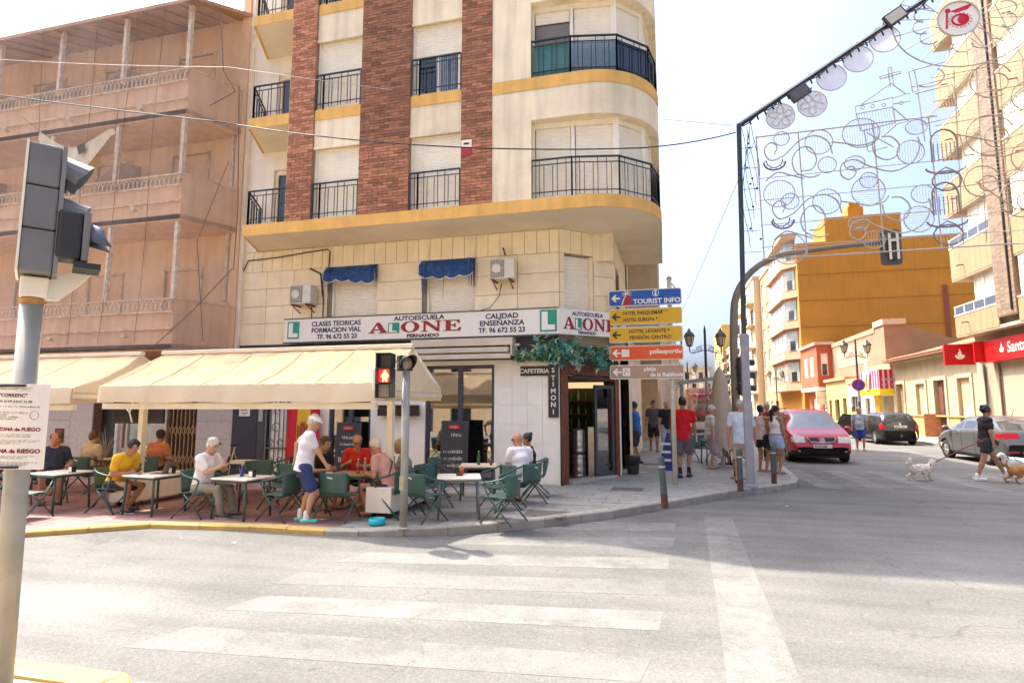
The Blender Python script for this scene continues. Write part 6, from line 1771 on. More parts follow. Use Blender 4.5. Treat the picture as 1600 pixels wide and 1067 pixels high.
for (z) in (7.36, 6.45, 5.98, 5.45, 4.73, 4.98):
 fr.tube([(X0, AY, z + .0), (5.35 if z > 5 else 15.5, AY, z + (.04 if z > 5 else .05))], .016 if z in (7.36, 4.73) else .010, 5)
for x in (2.03, 2.84, 4.22, 5.2):
 fr.tube([(x, AY, 7.38), (x + .04, AY, 4.73)], .014, 5)
for z in np.arange(4.9, 7.6, .45): fr.tube([(1.7, AY, z), (2.03, AY, z)], .008, 4)
fr.build("frame", wire_grey, AR)
sc = MB()
def spiral(c, r0, a0, turn, tail, rad=.016):
 """scroll that unrolls from radius r0."""
 P = [];
 for t in np.linspace(0, 1, 30):
  a = R(a0 + turn * t); r = r0 * (1 - .55 * t); P.append((c[0] + r * math.cos(a), AY - .02, c[1] + r * math.sin(a)))
 sc.tube(list(reversed(P)) + tail, rad, 6)
def wave(P, rad=.015):
 P = [V(p[0], AY - .02, p[1]) for p in P]; out = []
 for i in range(len(P) - 1):
  p0, p1, p2, p3 = P[max(i - 1, 0)], P[i], P[i + 1], P[min(i + 2, len(P) - 1)]
  for t in np.linspace(0, 1, 6, endpoint=False):
   out.append(.5 * ((2 * p1) + (p2 - p0) * t + (2 * p0 - 5 * p1 + 4 * p2 - p3) * t * t + (3 * p1 - p0 - 3 * p2 + p3) * t ** 3))
 sc.tube(out + [P[-1]], rad, 6)
for dz, dx in ((0, 0), (-1.26, .10)):
 wave([(2.36 + dx, 6.95 + dz), (2.42 + dx, 7.10 + dz), (2.30 + dx, 7.20 + dz), (2.17 + dx, 7.05 + dz), (2.28 + dx, 6.82 + dz), (2.55 + dx, 6.90 + dz), (2.85 + dx, 7.18 + dz), (3.15 + dx, 7.25 + dz), (3.38 + dx, 7.10 + dz), (3.45 + dx, 6.83 + dz)])
 wave([(2.85 + dx, 6.53 + dz), (3.05 + dx, 6.55 + dz), (3.15 + dx, 6.75 + dz), (3.05 + dx, 7.0 + dz), (2.85 + dx, 7.02 + dz), (2.70 + dx, 6.80 + dz), (2.75 + dx, 6.52 + dz), (3.0 + dx, 6.38 + dz), (3.2 + dx, 6.42 + dz)])
 wave([(2.17 + dx, 6.38 + dz), (2.4 + dx, 6.54 + dz), (2.65 + dx, 6.46 + dz), (2.9 + dx, 6.36 + dz)])
 wave([(3.45 + dx, 7.08 + dz), (3.7 + dx, 7.02 + dz), (3.95 + dx, 6.95 + dz), (4.2 + dx, 7.0 + dz), (4.3 + dx, 7.12 + dz)])
 wave([(3.68 + dx, 6.50 + dz), (3.80 + dx, 6.52 + dz), (3.85 + dx, 6.38 + dz), (3.72 + dx, 6.26 + dz), (3.58 + dx, 6.38 + dz), (3.62 + dx, 6.60 + dz), (3.85 + dx, 6.66 + dz), (4.1 + dx, 6.50 + dz), (4.5 + dx, 6.35 + dz), (4.85 + dx, 6.50 + dz), (5.0 + dx, 6.80 + dz), (4.98 + dx, 7.0 + dz)])
 wave([(4.35 + dx, 7.08 + dz), (4.52 + dx, 7.06 + dz), (4.65 + dx, 6.88 + dz), (4.58 + dx, 6.66 + dz), (4.40 + dx, 6.60 + dz), (4.22 + dx, 6.72 + dz), (4.18 + dx, 6.95 + dz)])
scroll_o = sc.build("scroll", wire_grey, AR)
def net_disc(c, r, vert=True, sq=1.0):
 m = MB(); ring(m, c, r, .011, n=24, sq=sq, y=AY + .01); o = m.build("net_disc", wire_grey, AR)
 m2 = MB(); k = int(2 * r / .045)
 for i in range(1, k):
  s = -r + 2 * r * i / k; h = math.sqrt(max(r * r - s * s, 0))
  pts = [((c[0] + s + .012 * math.sin(7 * q + i), c[1] + (h * q) * sq) if vert else (c[0] + h * q, c[1] + (s + .01 * math.sin(7 * q + i)) * sq)) for q in np.linspace(-1, 1, 6)]
  m2.tube([(p[0], AY + .012, p[1]) for p in pts], .0045, 3, caps=False)
 m2.build("net_wire", wire_thin, o)
for (x, z, r, v, q) in ((2.52, 7.28, .15, 1, 1), (3.22, 7.12, .26, 1, 1), (4.0, 7.22, .34, 1, .9), (3.35, 6.62, .17, 1, 1), (2.42, 6.10, .30, 1, .95), (2.62, 5.92, .17, 1, 1), (3.85, 6.60, .19, 0, .8), (4.06, 6.0, .30, 0, 1), (4.08, 6.22, .16, 1, 1), (4.98, 7.22, .19, 0, .8), (4.85, 6.72, .24, 1, 1), (2.55, 4.92, .32, 0, 1), (3.3, 5.85, .26, 1, 1), (5.0, 5.85, .20, 1, .9), (4.9, 5.35, .26, 0, 1), (3.85, 5.35, .19, 0, .8), (4.1, 5.0, .20, 1, .9)):
 net_disc((x, z), r, bool(v), q)
for dz in (0, -1.26):
 m = MB(); P = [(2.36 + .21 * math.cos(t) + (.1 if dz else 0), AY, 6.78 + dz + .17 * math.sin(t)) for t in np.linspace(math.pi, 2 * math.pi, 12)]
 m.tube(P, .02, 5); m.tube([(p[0] * .75 + 2.36 * .25, AY, p[2] + .05) for p in P], .012, 5)
 for p in P[::2]: m.tube([p, (p[0] * .75 + 2.36 * .25, AY, p[2] + .05)], .008, 4)
 m.build("basket", mat("deco_brown", (.22, .14, .10), .6), AR)
ch = MB(); r_ = .013
def L_(*pts, rad=.012, m=None): (m if m is not None else ch).tube([(p[0], AY - .01, p[1]) for p in pts], rad, 5)
L_((4.58, 8.12), (4.56, 8.52), (4.62, 8.52), (4.64, 8.12)); L_((4.40, 8.35), (4.60, 8.39), (4.78, 8.42), (4.78, 8.37), (4.42, 8.30), (4.40, 8.35))
L_((4.05, 7.82), (4.60, 8.18), (4.83, 7.93)); L_((3.93, 7.78), (4.60, 7.88), (4.60, 7.68), (3.93, 7.62), (3.93, 7.78)); L_((4.60, 7.86), (4.9, 7.94), (4.9, 7.76), (4.6, 7.74))
for x in (4.06, 4.24, 4.44, 4.75): ring(ch, (x, 7.75), .035, .008, n=10)
L_((3.93, 7.62), (4.0, 7.25), (4.62, 7.35), (4.60, 7.66)); L_((4.6, 7.66), (4.85, 7.35), (4.65, 7.32), (4.4, 7.1)); L_((4.05, 7.25), (4.1, 6.8), (4.45, 6.86)); L_((4.1, 7.2), (4.55, 6.85))
ch_o = ch.build("church_outline", wire_grey, AR)
nw = MB()
for i in range(13): nw.tube([(3.98 + .05 * i, AY, 7.62 + .005 * i), (4.02 + .05 * i, AY, 7.26 - (.4 if i < 9 else 0) * (i / 12.0))], .0045, 3, caps=False)
nw.build("net_wire", wire_thin, ch_o)
lb = MB()
L_((4.92, 8.38), (5.02, 8.40), (5.06, 7.95), (4.96, 7.94), (4.92, 8.38), m=lb); L_((5.02, 8.40), (5.6, 8.5), m=lb); L_((4.96, 8.05), (5.7, 8.15), m=lb)
lb.tube([(5.25 + .28 * math.cos(t), AY, 8.22 + .2 * math.sin(t)) for t in np.linspace(-2.2, .9, 14)], .014, 5); L_((5.0, 7.9), (5.65, 8.0), (5.72, 7.35), (5.06, 7.25), (5.35, 7.55), m=lb); L_((5.05, 7.9), (5.1, 6.9), m=lb)
lb_o = lb.build("letter_outline", wire_grey, AR)
nw = MB()
for i in range(13): nw.tube([(5.06 + .05 * i, AY + .01, 7.92), (5.10 + .05 * i, AY + .01, 7.28 + .005 * i)], .0045, 3, caps=False)
nw.build("net_wire", wire_thin, lb_o)
for k, z in enumerate((6.62, 5.55)):
 m = MB(); c = (5.42 - .05 * k, z)
 m.tube([(c[0] + .22 * math.cos(t), AY, c[1] + .25 + .24 * math.sin(t)) for t in np.linspace(0, math.pi, 12)], .018, 5)
 m.tube([(c[0] - .22, AY, c[1] + .25), (c[0] - .22, AY, c[1] - .15)], .018, 5); m.tube([(c[0] + .22, AY, c[1] + .25), (c[0] + .22, AY, c[1] - .15)], .018, 5)
 for q in np.linspace(-.18, .18, 6): m.tube([(c[0] + q, AY, c[1] + .22), (c[0] + q, AY, c[1] - .15)], .010, 4)
 m.tube([(c[0] + .34 * math.cos(t), AY, c[1] - .28 + .12 * math.sin(t)) for t in np.linspace(math.pi, 2 * math.pi, 10)], .02, 5)
 m.tube([(c[0] + .25 * math.cos(t), AY, c[1] - .55 + .2 * math.sin(t)) for t in np.linspace(0, 2 * math.pi, 14)], .016, 5)
 m.tube([(c[0] - .2, AY, c[1] - .4), (c[0], AY, c[1] - .28), (c[0] + .2, AY, c[1] - .4)], .014, 5)
 lo_ = m.build("lantern_outline", mat("deco_dark", (.24, .21, .2), .6), AR)
 n2 = MB()
 for q in np.linspace(.06, .44, 7):
  w_ = .22 * math.sqrt(max(0, 1 - max(0, q - .25) ** 2 / .06)); n2.tube([(c[0] - w_, AY, c[1] + q), (c[0] + w_, AY, c[1] + q + .01)], .005, 3, caps=False)
 for q in np.linspace(-.2, .2, 8): n2.tube([(c[0] + q, AY, c[1] - .7), (c[0] + q, AY, c[1] - .42)], .005, 3, caps=False)
 n2.build("net_wire", wire_thin, lo_)
um = MB(); uc = (5.95, 9.35)
for a in np.linspace(150, 390, 13):
 um.tube([(uc[0] + .34 * math.cos(R(a)), AY, uc[1] + .28 * math.sin(R(a))), (uc[0] + 1.25 * math.cos(R(a)), AY, uc[1] + 1.0 * math.sin(R(a)))], .010, 4)
um.tube([(uc[0] + 1.25 * math.cos(R(a)), AY, uc[1] + 1.0 * math.sin(R(a))) for a in np.linspace(140, 400, 30)], .014, 5)
for a in np.linspace(160, 370, 9):
 um.tube([(uc[0] + (.72 + .18 * math.cos(t)) * math.cos(R(a)) - .18 * math.sin(t) * math.sin(R(a)), AY, uc[1] + (.55 + .15 * math.cos(t)) * math.sin(R(a)) + .15 * math.sin(t) * math.cos(R(a))) for t in np.linspace(-1.8, 1.8, 8)], .013, 5)
for i in range(4): um.tube([(5.2 + .5 * i, AY, 9.9 + .3 * i), (6.3 + .3 * i, AY, 8.6 - .2 * i), (7.4, AY, 9.4 + .1 * i)], .010, 4)
um.build("sunburst", wire_grey, AR)
em = MB().lathe([(.36, 0), (.36, .03)], 28, (5.83, AY - .05, 9.33), (0, 1, 0)); emo = em.build("emblem_disc", sign_white, AR)
emo.scale = (1, 1, 1)
er = mat("emblem_scarlet", (.55, .01, .03), .5)
em2 = MB(); em2.tube([(5.62, AY - .06, 9.15), (5.65, AY - .06, 9.52)], .018, 5); em2.ball((5.66, AY - .06, 9.52), (.05, .01, .05), 8, 6)
em2.extr([(5.70, AY - .056, 9.50), (5.85, AY - .056, 9.55), (6.12, AY - .056, 9.62), (6.0, AY - .056, 9.50), (5.80, AY - .056, 9.46)], (0, .01, 0))
em2.tube([(5.86 + .14 * math.cos(t), AY - .06, 9.30 + .11 * math.sin(t)) for t in np.linspace(0, 2 * math.pi, 18)], .018, 5); em2.ball((5.90, AY - .06, 9.30), (.09, .012, .09), 10, 6)
for a in np.linspace(0, 2 * math.pi, 16, endpoint=False): em2.ball((5.86 + .19 * math.cos(a), AY - .06, 9.29 + .15 * math.sin(a)), (.012, .008, .012), 6, 4)
em2.build("emblem_print", er, emo)
ring_m = MB(); ring(ring_m, (5.83, 9.33), .36, .016, n=28, y=AY - .06); ring_m.build("emblem_rim", wire_grey, emo)
gd_ = MB()
for i in range(5):
 x = 5.7 + .38 * i
 gd_.tube([(x, AY, 8.3), (x - .1, AY, 4.8)], .010, 4)
for z in (8.2, 7.7, 7.2, 6.5, 5.9, 5.3): gd_.tube([(5.3, AY, z), (8.2, AY, z + .25)], .010, 4)
for (x, z, r) in ((6.3, 8.0, .35), (6.9, 7.6, .3), (6.2, 6.9, .4), (6.8, 6.4, .3), (6.0, 6.0, .3), (6.6, 5.6, .35), (7.3, 8.4, .4), (7.2, 7.0, .35)):
 ring(gd_, (x, z), r, .012, 20, 300); ring(gd_, (x + .1, z - .05), r * .5, .012)
gd_.tube([(5.6, AY, 7.0), (6.3, AY, 6.75), (7.2, AY, 7.0), (6.6, AY, 6.2), (5.9, AY, 6.0), (6.5, AY, 5.4), (7.2, AY, 5.3)], .014, 5)
gd_.tube([(5.7, AY, 6.95), (5.75, AY, 6.55), (6.4, AY, 6.45), (7.3, AY, 6.7)], .014, 5)
gd_.build("side_scroll", mat("deco_brown_wire", (.42, .33, .24), .6), AR)
nw = MB()
for z in np.arange(5.4, 8.2, .075): nw.tube([(5.75, AY + .01, z), (7.0 + .2 * math.sin(z * 5), AY + .01, z + .08)], .0045, 3, caps=False)
tag(nw.build("net_wire", wire_thin, AR), kind="stuff")
lw = MB()
for i in range(6): lw.tube([(1.75 + .05 * i + .06 * math.sin(q * 3 + i), AY - .03, 7.6 - q) for q in np.linspace(0, 2.6 - .3 * i, 12)], .006, 4)
for i in range(9): lw.ball((1.82 + .2 * random.random(), AY - .04, 7.5 - 2.4 * random.random()), .025, 6, 4)
lw.build("loose_cable", wire_m, AR)
wire([(2.0, AY, 7.3)] + sag((2.0, AY, 7.3), (-.2, 30, 4.0), .1)[1:], .007, "thin stay wire running from the arch back to the left facades", mat("wire_pale"))
# ================================================================ TERRACE: CANOPIES, TABLES, CHAIRS
canvas = mat("canvas_cream", (.64, .50, .33), .85, .06, 2, translucent=.5, stain=(.52, .40, .26), stain_amt=.4, streak=.06)
canvas_w = mat("canvas_white", (.72, .66, .55), .85, .05, 2, translucent=.30, stain=(.58, .50, .39), stain_amt=.35)
canopy_metal = mat("canopy_metal", (.72, .66, .54), .5, .08, 4)
def canopy(name, label, x0, x1, yf, yr, yb, zr, ze):
 C = empty(name, ((x0 + x1) / 2, yr, PZ), label=label, cat="awning", group="terrace canopies")
 def slope(y0, z0, y1, z1, nm):
  m = MB(); nx, ny = 40, 10; vs = []
  for i in range(nx + 1):
   for j in range(ny + 1):
    t = j / ny; x = x0 + (x1 - x0) * i / nx
    s_ = -.055 * math.sin(math.pi * t) - .03 * math.sin(math.pi * t) * math.cos(i * 1.26) + .008 * math.sin(i * 3.1 + j * 1.7)
    vs.append((x, y0 + (y1 - y0) * t, z0 + (z1 - z0) * t + s_))
  m.add(vs, [(i * (ny + 1) + j, (i + 1) * (ny + 1) + j, (i + 1) * (ny + 1) + j + 1, i * (ny + 1) + j + 1) for i in range(nx) for j in range(ny)])
  return m.build(nm, canvas, C, smooth=True)
 slope(yf, ze, yr, zr, "front_slope"); slope(yb, ze, yr, zr, "rear_slope")
 v = MB(); nx = 40; vs = []
 for i in range(nx + 1):
  x = x0 + (x1 - x0) * i / nx; w_ = .012 * math.sin(i * .8) + .008 * math.sin(i * 1.7)
  vs += [(x, yf, ze), (x, yf - .015 + w_, ze - .13), (x, yf - .01 + w_ * 1.6, ze - .26 + .01 * math.sin(i * .5))]
 v.add(vs, [(3 * i + k, 3 * i + k + 1, 3 * i + 3 + k + 1, 3 * i + 3 + k) for i in range(nx) for k in range(2)])
 v.build("valance", canvas_w, C, smooth=True)
 v2 = MB().quad((x0, yb, ze), (x1, yb, ze), (x1, yb, ze - .22), (x0, yb, ze - .22)); v2.build("valance", canvas_w, C)
 for xx, nm in ((x1 + .004, "gable"), (x0 - .004, "gable")):
  g_ = MB().add([(xx, yf + .02, ze), (xx, yb - .02, ze), (xx, yb - .02, ze - .08), (xx, yf + .02, ze - .08), (xx, yr, zr - .01)], [(0, 4, 1), (0, 1, 2, 3)])
  g_.build(nm, canvas_w, C)
  rl = MB().box(xx - .02, xx + .02, yf + .02, yb - .02, ze - .17, ze - .10).build("side_rail", canopy_metal, C)
 MB().box(x0 - .02, x1 + .02, yr - .05, yr + .05, zr - .02, zr + .05).build("ridge_cassette", canopy_metal, C, bevel=.01)
 MB().box(x0 + .02, x1 - .02, yf + .06, yf + .12, ze - .36, ze - .27).build("front_beam", canopy_metal, C)
 for k in range(1, 5):
  xx = x0 + (x1 - x0) * k / 5
  MB().tube([(xx, yf + (yr - yf) * t, ze + (zr - ze) * t - .055 * math.sin(math.pi * t) - .03 * math.sin(math.pi * t) * math.cos(k * 8 * 1.26) + .012) for t in np.linspace(0, 1, 9)], .007, 4).build("seam", canvas_w, C)
 for k in range(6):
  xx = x0 + (x1 - x0) * (k + .5) / 6
  MB().bar((xx, yr, zr - .16), (xx, yf + .1, ze - .14), .025, .035).build("folding_arm", canopy_metal, C)
 return C
c1 = canopy("terrace_canopy", "large cream two-sloped canopy in front of the café beside the pedestrian light", -8.66, -3.84, 7.30, 8.5, 9.74, 2.66, 2.04)
c2 = canopy("terrace_canopy", "cream canopy at the left edge in front of the salmon building", -15.5, -9.15, 7.25, 8.5, 9.74, 2.66, 2.02)
for (C, x, y) in ((c1, -4.02, 8.15), (c1, -8.50, 8.0), (c2, -14.9, 8.2)):
 MB().box(x - .045, x + .045, y - .045, y + .045, .5, 2.3 + .0).build("post", canopy_metal, C)
 if x > -9:
  b = MB().box(x - .20, x + .20, y - .35, y + 1.2, .20, .56).build("ballast_box", white_paint, C, bevel=.012)
  for (cx_, cy_) in ((x - .13, y - .22), (x + .13, y - .22), (x - .13, y + 1.05), (x + .13, y + 1.05)):
   MB().lathe([(.045, -.02), (.045, .02)], 12, (cx_, cy_, PZ + .045), (1, 0, 0)).build("castor", black_metal, b)
   MB().box(cx_ - .03, cx_ + .03, cy_ - .03, cy_ + .03, PZ + .06, .205).build("castor_fork", grey_metal, b)
tvb = mat("tv_black", (.012, .012, .014), .25, .1)
t1 = empty("television", (-8.95, 8.3, 1.7), label="black flat screen hung with its back to the street under the canopy", cat="television")
MB().extr([(-9.45, 8.25, 1.95), (-8.45, 8.35, 1.95), (-8.40, 8.30, 1.43), (-9.35, 8.20, 1.43)], (0, .05, 0)).build("screen", tvb, t1)
MB().tube([(-8.95, 8.19, 1.95), (-8.93, 8.17, 1.75), (-8.97, 8.16, 1.62), (-8.92, 8.18, 1.45)], .012, 6).tube([(-9.1, 8.18, 1.72), (-8.97, 8.165, 1.62)], .012, 6).build("white_cable", white_paint, t1)
t2 = empty("television", (-5.7, 11.85, 1.65), label="black flat screen mounted on the white wall behind the pedestrian light", cat="television")
MB().box(-6.18, -5.2, 11.86, 11.93, 1.52, 1.76).build("screen", tvb, t2)
MB().box(-5.8, -5.6, 11.93, 11.99, 1.55, 1.72).build("mount", black_metal, t2)
FLG = empty("hanging_flag", (-8.05, 11.8, .8), label="red and yellow flag hanging beside the grille door", cat="flag")
fx = [-8.48, -8.18, -7.86, -7.62]
fm = [mat("flag_red", (.55, .012, .02), .8, .08, 4), mat("flag_yellow", (.80, .50, .02), .8, .06, 4)]
for i in range(3):
 m = MB(); vs = []
 for a in range(7):
  for b in range(9):
   t, q = a / 6, b / 8; x = fx[i] + (fx[i + 1] - fx[i]) * t
   vs.append((x, 11.85 + .03 * math.sin(x * 14) + .012 * math.sin(q * 6 + x * 9), 1.75 - 1.25 * q - (.10 * (fx[0] - x) * -1 if q > .5 else 0)))
 m.add(vs, [(a * 9 + b, a * 9 + b + 1, (a + 1) * 9 + b + 1, (a + 1) * 9 + b) for a in range(6) for b in range(8)])
 m.build("yellow_band" if i == 1 else "red_band", fm[i % 2], FLG, smooth=True)
cr = MB(); cr.box(-8.10, -7.96, 11.80, 11.815, 1.05, 1.28); cr.ball((-8.03, 11.81, 1.33), (.07, .01, .05), 8, 6)
for xx in (-8.16, -7.93): cr.box(xx, xx + .03, 11.80, 11.812, 1.02, 1.30)
cr.build("crest", mat("crest_dark", (.35, .08, .03), .7, .4, 40), FLG)
def chalkboard(x, y, z0, h, lines, label):
 B = empty("chalkboard", (x, y, z0), label=label, cat="chalkboard", group="menu chalkboards")
 MB().extr([(x - .30, y, z0), (x + .30, y, z0), (x + .30, y + .09, z0 + h), (x - .30, y + .09, z0 + h)], (0, .03, 0)).build("board", mat("slate", (.035, .036, .04), .6, .2, 8), B)
 for (t, s_, dz, dx, m_) in lines:
  text("chalk_line", t, s_, (x + dx, y - .012 + .09 * (h - dz) / h, z0 + h - dz), (1, 0, 0), m_, B, align='CENTER', depth=.003)
 MB().box(x - .13, x + .13, y + .055, y + .072, z0 + h - .17, z0 + h - .08).build("brand_strip", mat("strip_red", (.45, .02, .03), .6), B)
 text("brand_print", "~5", .06, (x, y + .045, z0 + h - .145), (1, 0, 0), sign_white, B, align='CENTER', depth=.003)
chalk = mat("chalk_white", (.70, .70, .68), .9)
chalkboard(-6.78, 11.62, .25, 1.13, [("~5", .10, .36, 0, chalk), ("~8", .08, .50, 0, chalk), ("~5", .09, .66, 0, chalk), ("Burger", .15, .86, 0, chalk)], "black chalkboard reading Burger behind the man in red")
chalkboard(-4.25, 11.50, .25, 1.18, [("~4", .10, .32, .05, chalk), ("~9", .09, .66, 0, chalk), ("~8", .09, .80, 0, chalk), ("~9", .09, .94, 0, chalk)], "tall black chalkboard in front of the large shop window")
DW = empty("window_display", (-4.3, 12.6, .9), label="shelf of stacked boxes and packets behind the large shop window", cat="display")
MB().box(-5.0, -3.6, 12.45, 12.8, .95, .98).build("shelf", cnt_m, DW)
bxm = [mat("pack_blue", (.05, .10, .45), .5), mat("pack_cream", (.55, .48, .36), .6), mat("pack_red", (.42, .04, .03), .5), mat("pack_white", (.65, .64, .62), .5)]
for i, (x, z, w, h, k) in enumerate(((-4.9, .98, .18, .25, 0), (-4.7, .98, .2, .22, 0), (-4.95, 1.3, .22, .18, 3), (-4.6, 1.3, .2, .3, 3), (-4.1, 1.3, .16, .16, 1), (-3.9, 1.42, .16, .16, 1), (-3.75, 1.25, .16, .16, 1), (-4.0, .98, .2, .2, 2), (-4.9, .3, .25, .5, 2), (-3.85, .35, .25, .45, 2))):
 MB().box(x, x + w, 12.4, 12.6, z, z + h).build("packet", bxm[k], DW)
chair_green = mat("chair_green", (.05, .115, .10), .5, .10, 6, rnd=.14)
chair_leg = mat("chair_leg_green", (.045, .095, .085), .45, .1, 6)
chair_mark = mat("chair_mark", (.7, .72, .68), .5)
S_ = .87
def make_chair():
 root = empty("terrace_chair", (0, 0, 0))
 def shell(prof, nm, wfun):
  m = MB(); nx = 10; vs = []
  for (y, z, cv) in prof:
   w = wfun(z)
   for i in range(nx + 1):
    t = i / nx * 2 - 1
    vs.append((t * w, y - cv * t * t, z + (.012 * t * t if z < .42 else 0)))
  n = nx + 1
  m.add(vs, [(r * n + i, r * n + i + 1, (r + 1) * n + i + 1, (r + 1) * n + i) for r in range(len(prof) - 1) for i in range(nx)])
  o = m.build(nm, chair_green, root, smooth=True, local=True); sm = o.modifiers.new("s", 'SOLIDIFY'); sm.thickness = .014
  return o
 shell([(-.235, .395, .0), (-.22, .415, 0), (-.15, .425, 0), (.0, .415, 0), (.12, .405, .0), (.175, .41, .01), (.20, .43, .02)], "seat", lambda z: .235)
 b = shell([(.20, .43, .03), (.225, .48, .05), (.245, .56, .07), (.265, .66, .085), (.278, .74, .09), (.280, .775, .09)], "backrest", lambda z: .235 + (z - .43) * .08)
 MB().obox((-.045, .293, .68), (.09, 0, .02), (0, .004, 0), (0, 0, .022)).build("hand_slot", chair_mark, b, local=True)
 for sx in (-1, 1):
  arm = [(sx * .255, .20, .745), (sx * .285, .10, .70), (sx * .30, -.05, .665), (sx * .30, -.16, .645), (sx * .295, -.20, .61)]
  MB().tube(arm, .015, 8).build("armrest", chair_leg, root, smooth=True, local=True)
  MB().tube([(sx * .295, -.20, .62), (sx * .275, -.10, .40), (sx * .285, .10, .20), (sx * .29, .30, .0)], .0135, 8).build("leg", chair_leg, root, smooth=True, local=True)
  MB().tube([(sx * .25, .12, .39), (sx * .262, .0, .30), (sx * .275, -.28, .0)], .0135, 8).build("leg", chair_leg, root, smooth=True, local=True)
 MB().tube([(-.26, -.13, .385), (.26, -.13, .385)], .011, 6).tube([(-.25, .12, .385), (.25, .12, .385)], .011, 6).build("crossbar", chair_leg, root, local=True)
 root.scale = (S_, S_, S_)
 return root
chair0 = make_chair(); first_chair = [True]
def chair(x, y, face, label, z=PZ, s=S_):
 """face = compass angle in degrees (from +X) of the direction the sitter looks."""
 o = chair0 if first_chair[0] else copy_tree(chair0)
 first_chair[0] = False
 o.location = (x, y, z); o.rotation_euler = (0, 0, R(face + 90)); o.scale = (s, s, s)
 tag(o, label, "chair", "green terrace chairs")
 return o
top_white = mat("table_white", (.80, .78, .72), .4, .04, 5); top_wood = mat("table_wood", (.34, .22, .15), .5, .15, 5)
leg_grey = mat("table_leg_grey", (.16, .18, .20), .45)
def table(x, y, rot, label, w=.64, d=.64, h=.58, top=top_white, leg=chair_leg, z=PZ):
 T = empty("terrace_table", (x, y, z), R(rot), label, "table", "terrace tables")
 MB().box(-w / 2, w / 2, -d / 2, d / 2, h - .025, h).build("tabletop", top, T, local=True, bevel=.008)
 MB().box(-w / 2 + .03, w / 2 - .03, -d / 2 + .03, d / 2 - .03, h - .06, h - .026).build("apron", leg, T, local=True)
 for sx in (-1, 1):
  for sy in (-1, 1):
   MB().tube([(sx * (w / 2 - .05), sy * (d / 2 - .05), h - .04), (sx * (w / 2 - .03), sy * (d / 2 - .03), 0)], .017, 8).build("leg", leg, T, local=True, smooth=True)
 return T
TZ = PZ + .58
table(-2.98, 8.32, 20, "small white table with grey legs nearest the zebra crossing", leg=leg_grey)
table(-3.22, 10.0, 15, "pale table by the white wall with a green bottle on it", top=mat("table_pale", (.66, .58, .46), .5))
table(-4.45, 8.30, 4, "brown-topped table with the group of seated friends", w=1.15, d=.62, top=top_wood)
table(-6.00, 7.42, -6, "white table in front of the old man in white", w=.66, d=.56)
table(-7.55, 7.42, -4, "white table with the laptop beside the man in yellow")
table(-9.25, 7.25, 0, "white table at far left with a black napkin holder")
table(-7.75, 9.55, 5, "white table behind with the walking frame beside it")
table(-10.6, 9.6, 0, "table deep under the left canopy behind the woman in beige")
chair(-3.33, 7.85, 62, "green chair with its back to the road at the small white table")
chair(-2.22, 8.02, 168, "green chair facing left on the right of the small white table")
chair(-3.62, 8.85, -25, "green chair behind the small white table on its left")
chair(-2.55, 8.98, 230, "green chair behind the small white table on its right")
chair(-2.28, 9.62, 150, "green chair carrying the bald man in white")
chair(-2.3, 10.45, 190, "dark chair of the woman beside the white wall")
chair(-3.95, 10.15, 0, "green chair left of the bottle table under the shop window")
chair(-4.02, 9.55, 200, "green chair turned sideways between pedestrian light and window")
chair(-4.55, 7.62, 92, "empty green chair with its back to the road at the brown table")
chair(-3.92, 8.05, 176, "green chair carrying the man in the pink shirt")
chair(-3.95, 8.75, 195, "green chair of the woman at the brown table")
chair(-4.95, 8.95, -80, "green chair of the man in red")
chair(-5.42, 8.35, -10, "green chair hidden behind the standing man in the white cap")
chair(-5.35, 7.45, 178, "green chair facing the old man across his white table")
chair(-5.95, 8.25, -95, "green chair behind the old man's table")
chair(-6.66, 7.35, 2, "green chair carrying the old man in white")
chair(-6.72, 8.75, -40, "green chair with curved arms beside the walking frame")
chair(-7.05, 7.95, 200, "green chair with its back to us right of the laptop")
chair(-8.25, 7.35, 4, "green chair carrying the man in yellow")
chair(-7.4, 8.35, -90, "green chair tucked behind the laptop table")
chair(-8.62, 7.75, 170, "green chair facing the man in dark blue")
chair(-8.95, 6.55, 95, "green chair at far left half hidden by the grey pole")
chair(-10.1, 7.75, -30, "green chair carrying the man in dark blue")
chair(-9.75, 6.5, 80, "green chair cut by the left picture edge")
chair(-9.45, 9.25, 90, "green chair carrying the man in orange")
chair(-10.6, 8.85, 90, "green chair carrying the woman in beige")
chair(-7.1, 9.9, 200, "green chair on the far side by the accordion gate")
chair(-5.1, 9.9, 250, "green chair standing empty behind the man in red")
def napkin(x, y, label, z=TZ):
 N_ = empty("napkin_holder", (x, y, z), label=label, cat="napkin holder", group="napkin holders on tables")
 MB().box(x - .04, x + .04, y - .035, y + .035, z, z + .10).build("case", black_metal, N_, bevel=.006)
 MB().box(x - .03, x + .03, y - .041, y - .036, z + .01, z + .085).build("napkins", white_paint, N_)
napkin(-5.83, 7.40, "black napkin holder on the old man's table"); napkin(-7.35, 7.5, "black napkin holder near the laptop"); napkin(-9.0, 7.25, "black napkin holder at far left")
def bottle(x, y, h, m, label, r=.027, z=TZ, cap=None):
 B = empty("bottle", (x, y, z), label=label, cat="bottle")
 MB().lathe([(r, 0), (r, h * .55), (r * .9, h * .62), (r * .42, h * .78), (r * .40, h * .97)], 12, (x, y, z)).build("body", m, B, smooth=True)
 MB().lathe([(r * .48, h * .95), (r * .48, h), (0, h)], 10, (x, y, z)).build("cap", cap or white_paint, B)
 return B
clear_b = mat("clear_bottle", (.62, .60, .60), .1, .1, 10, trans=.6); green_b = mat("green_bottle", (.03, .16, .05), .1, .1, 10, trans=.3)
bottle(-6.02, 7.42, .17, mat("blue_bottle", (.03, .06, .30), .3), "small blue bottle on the old man's table")
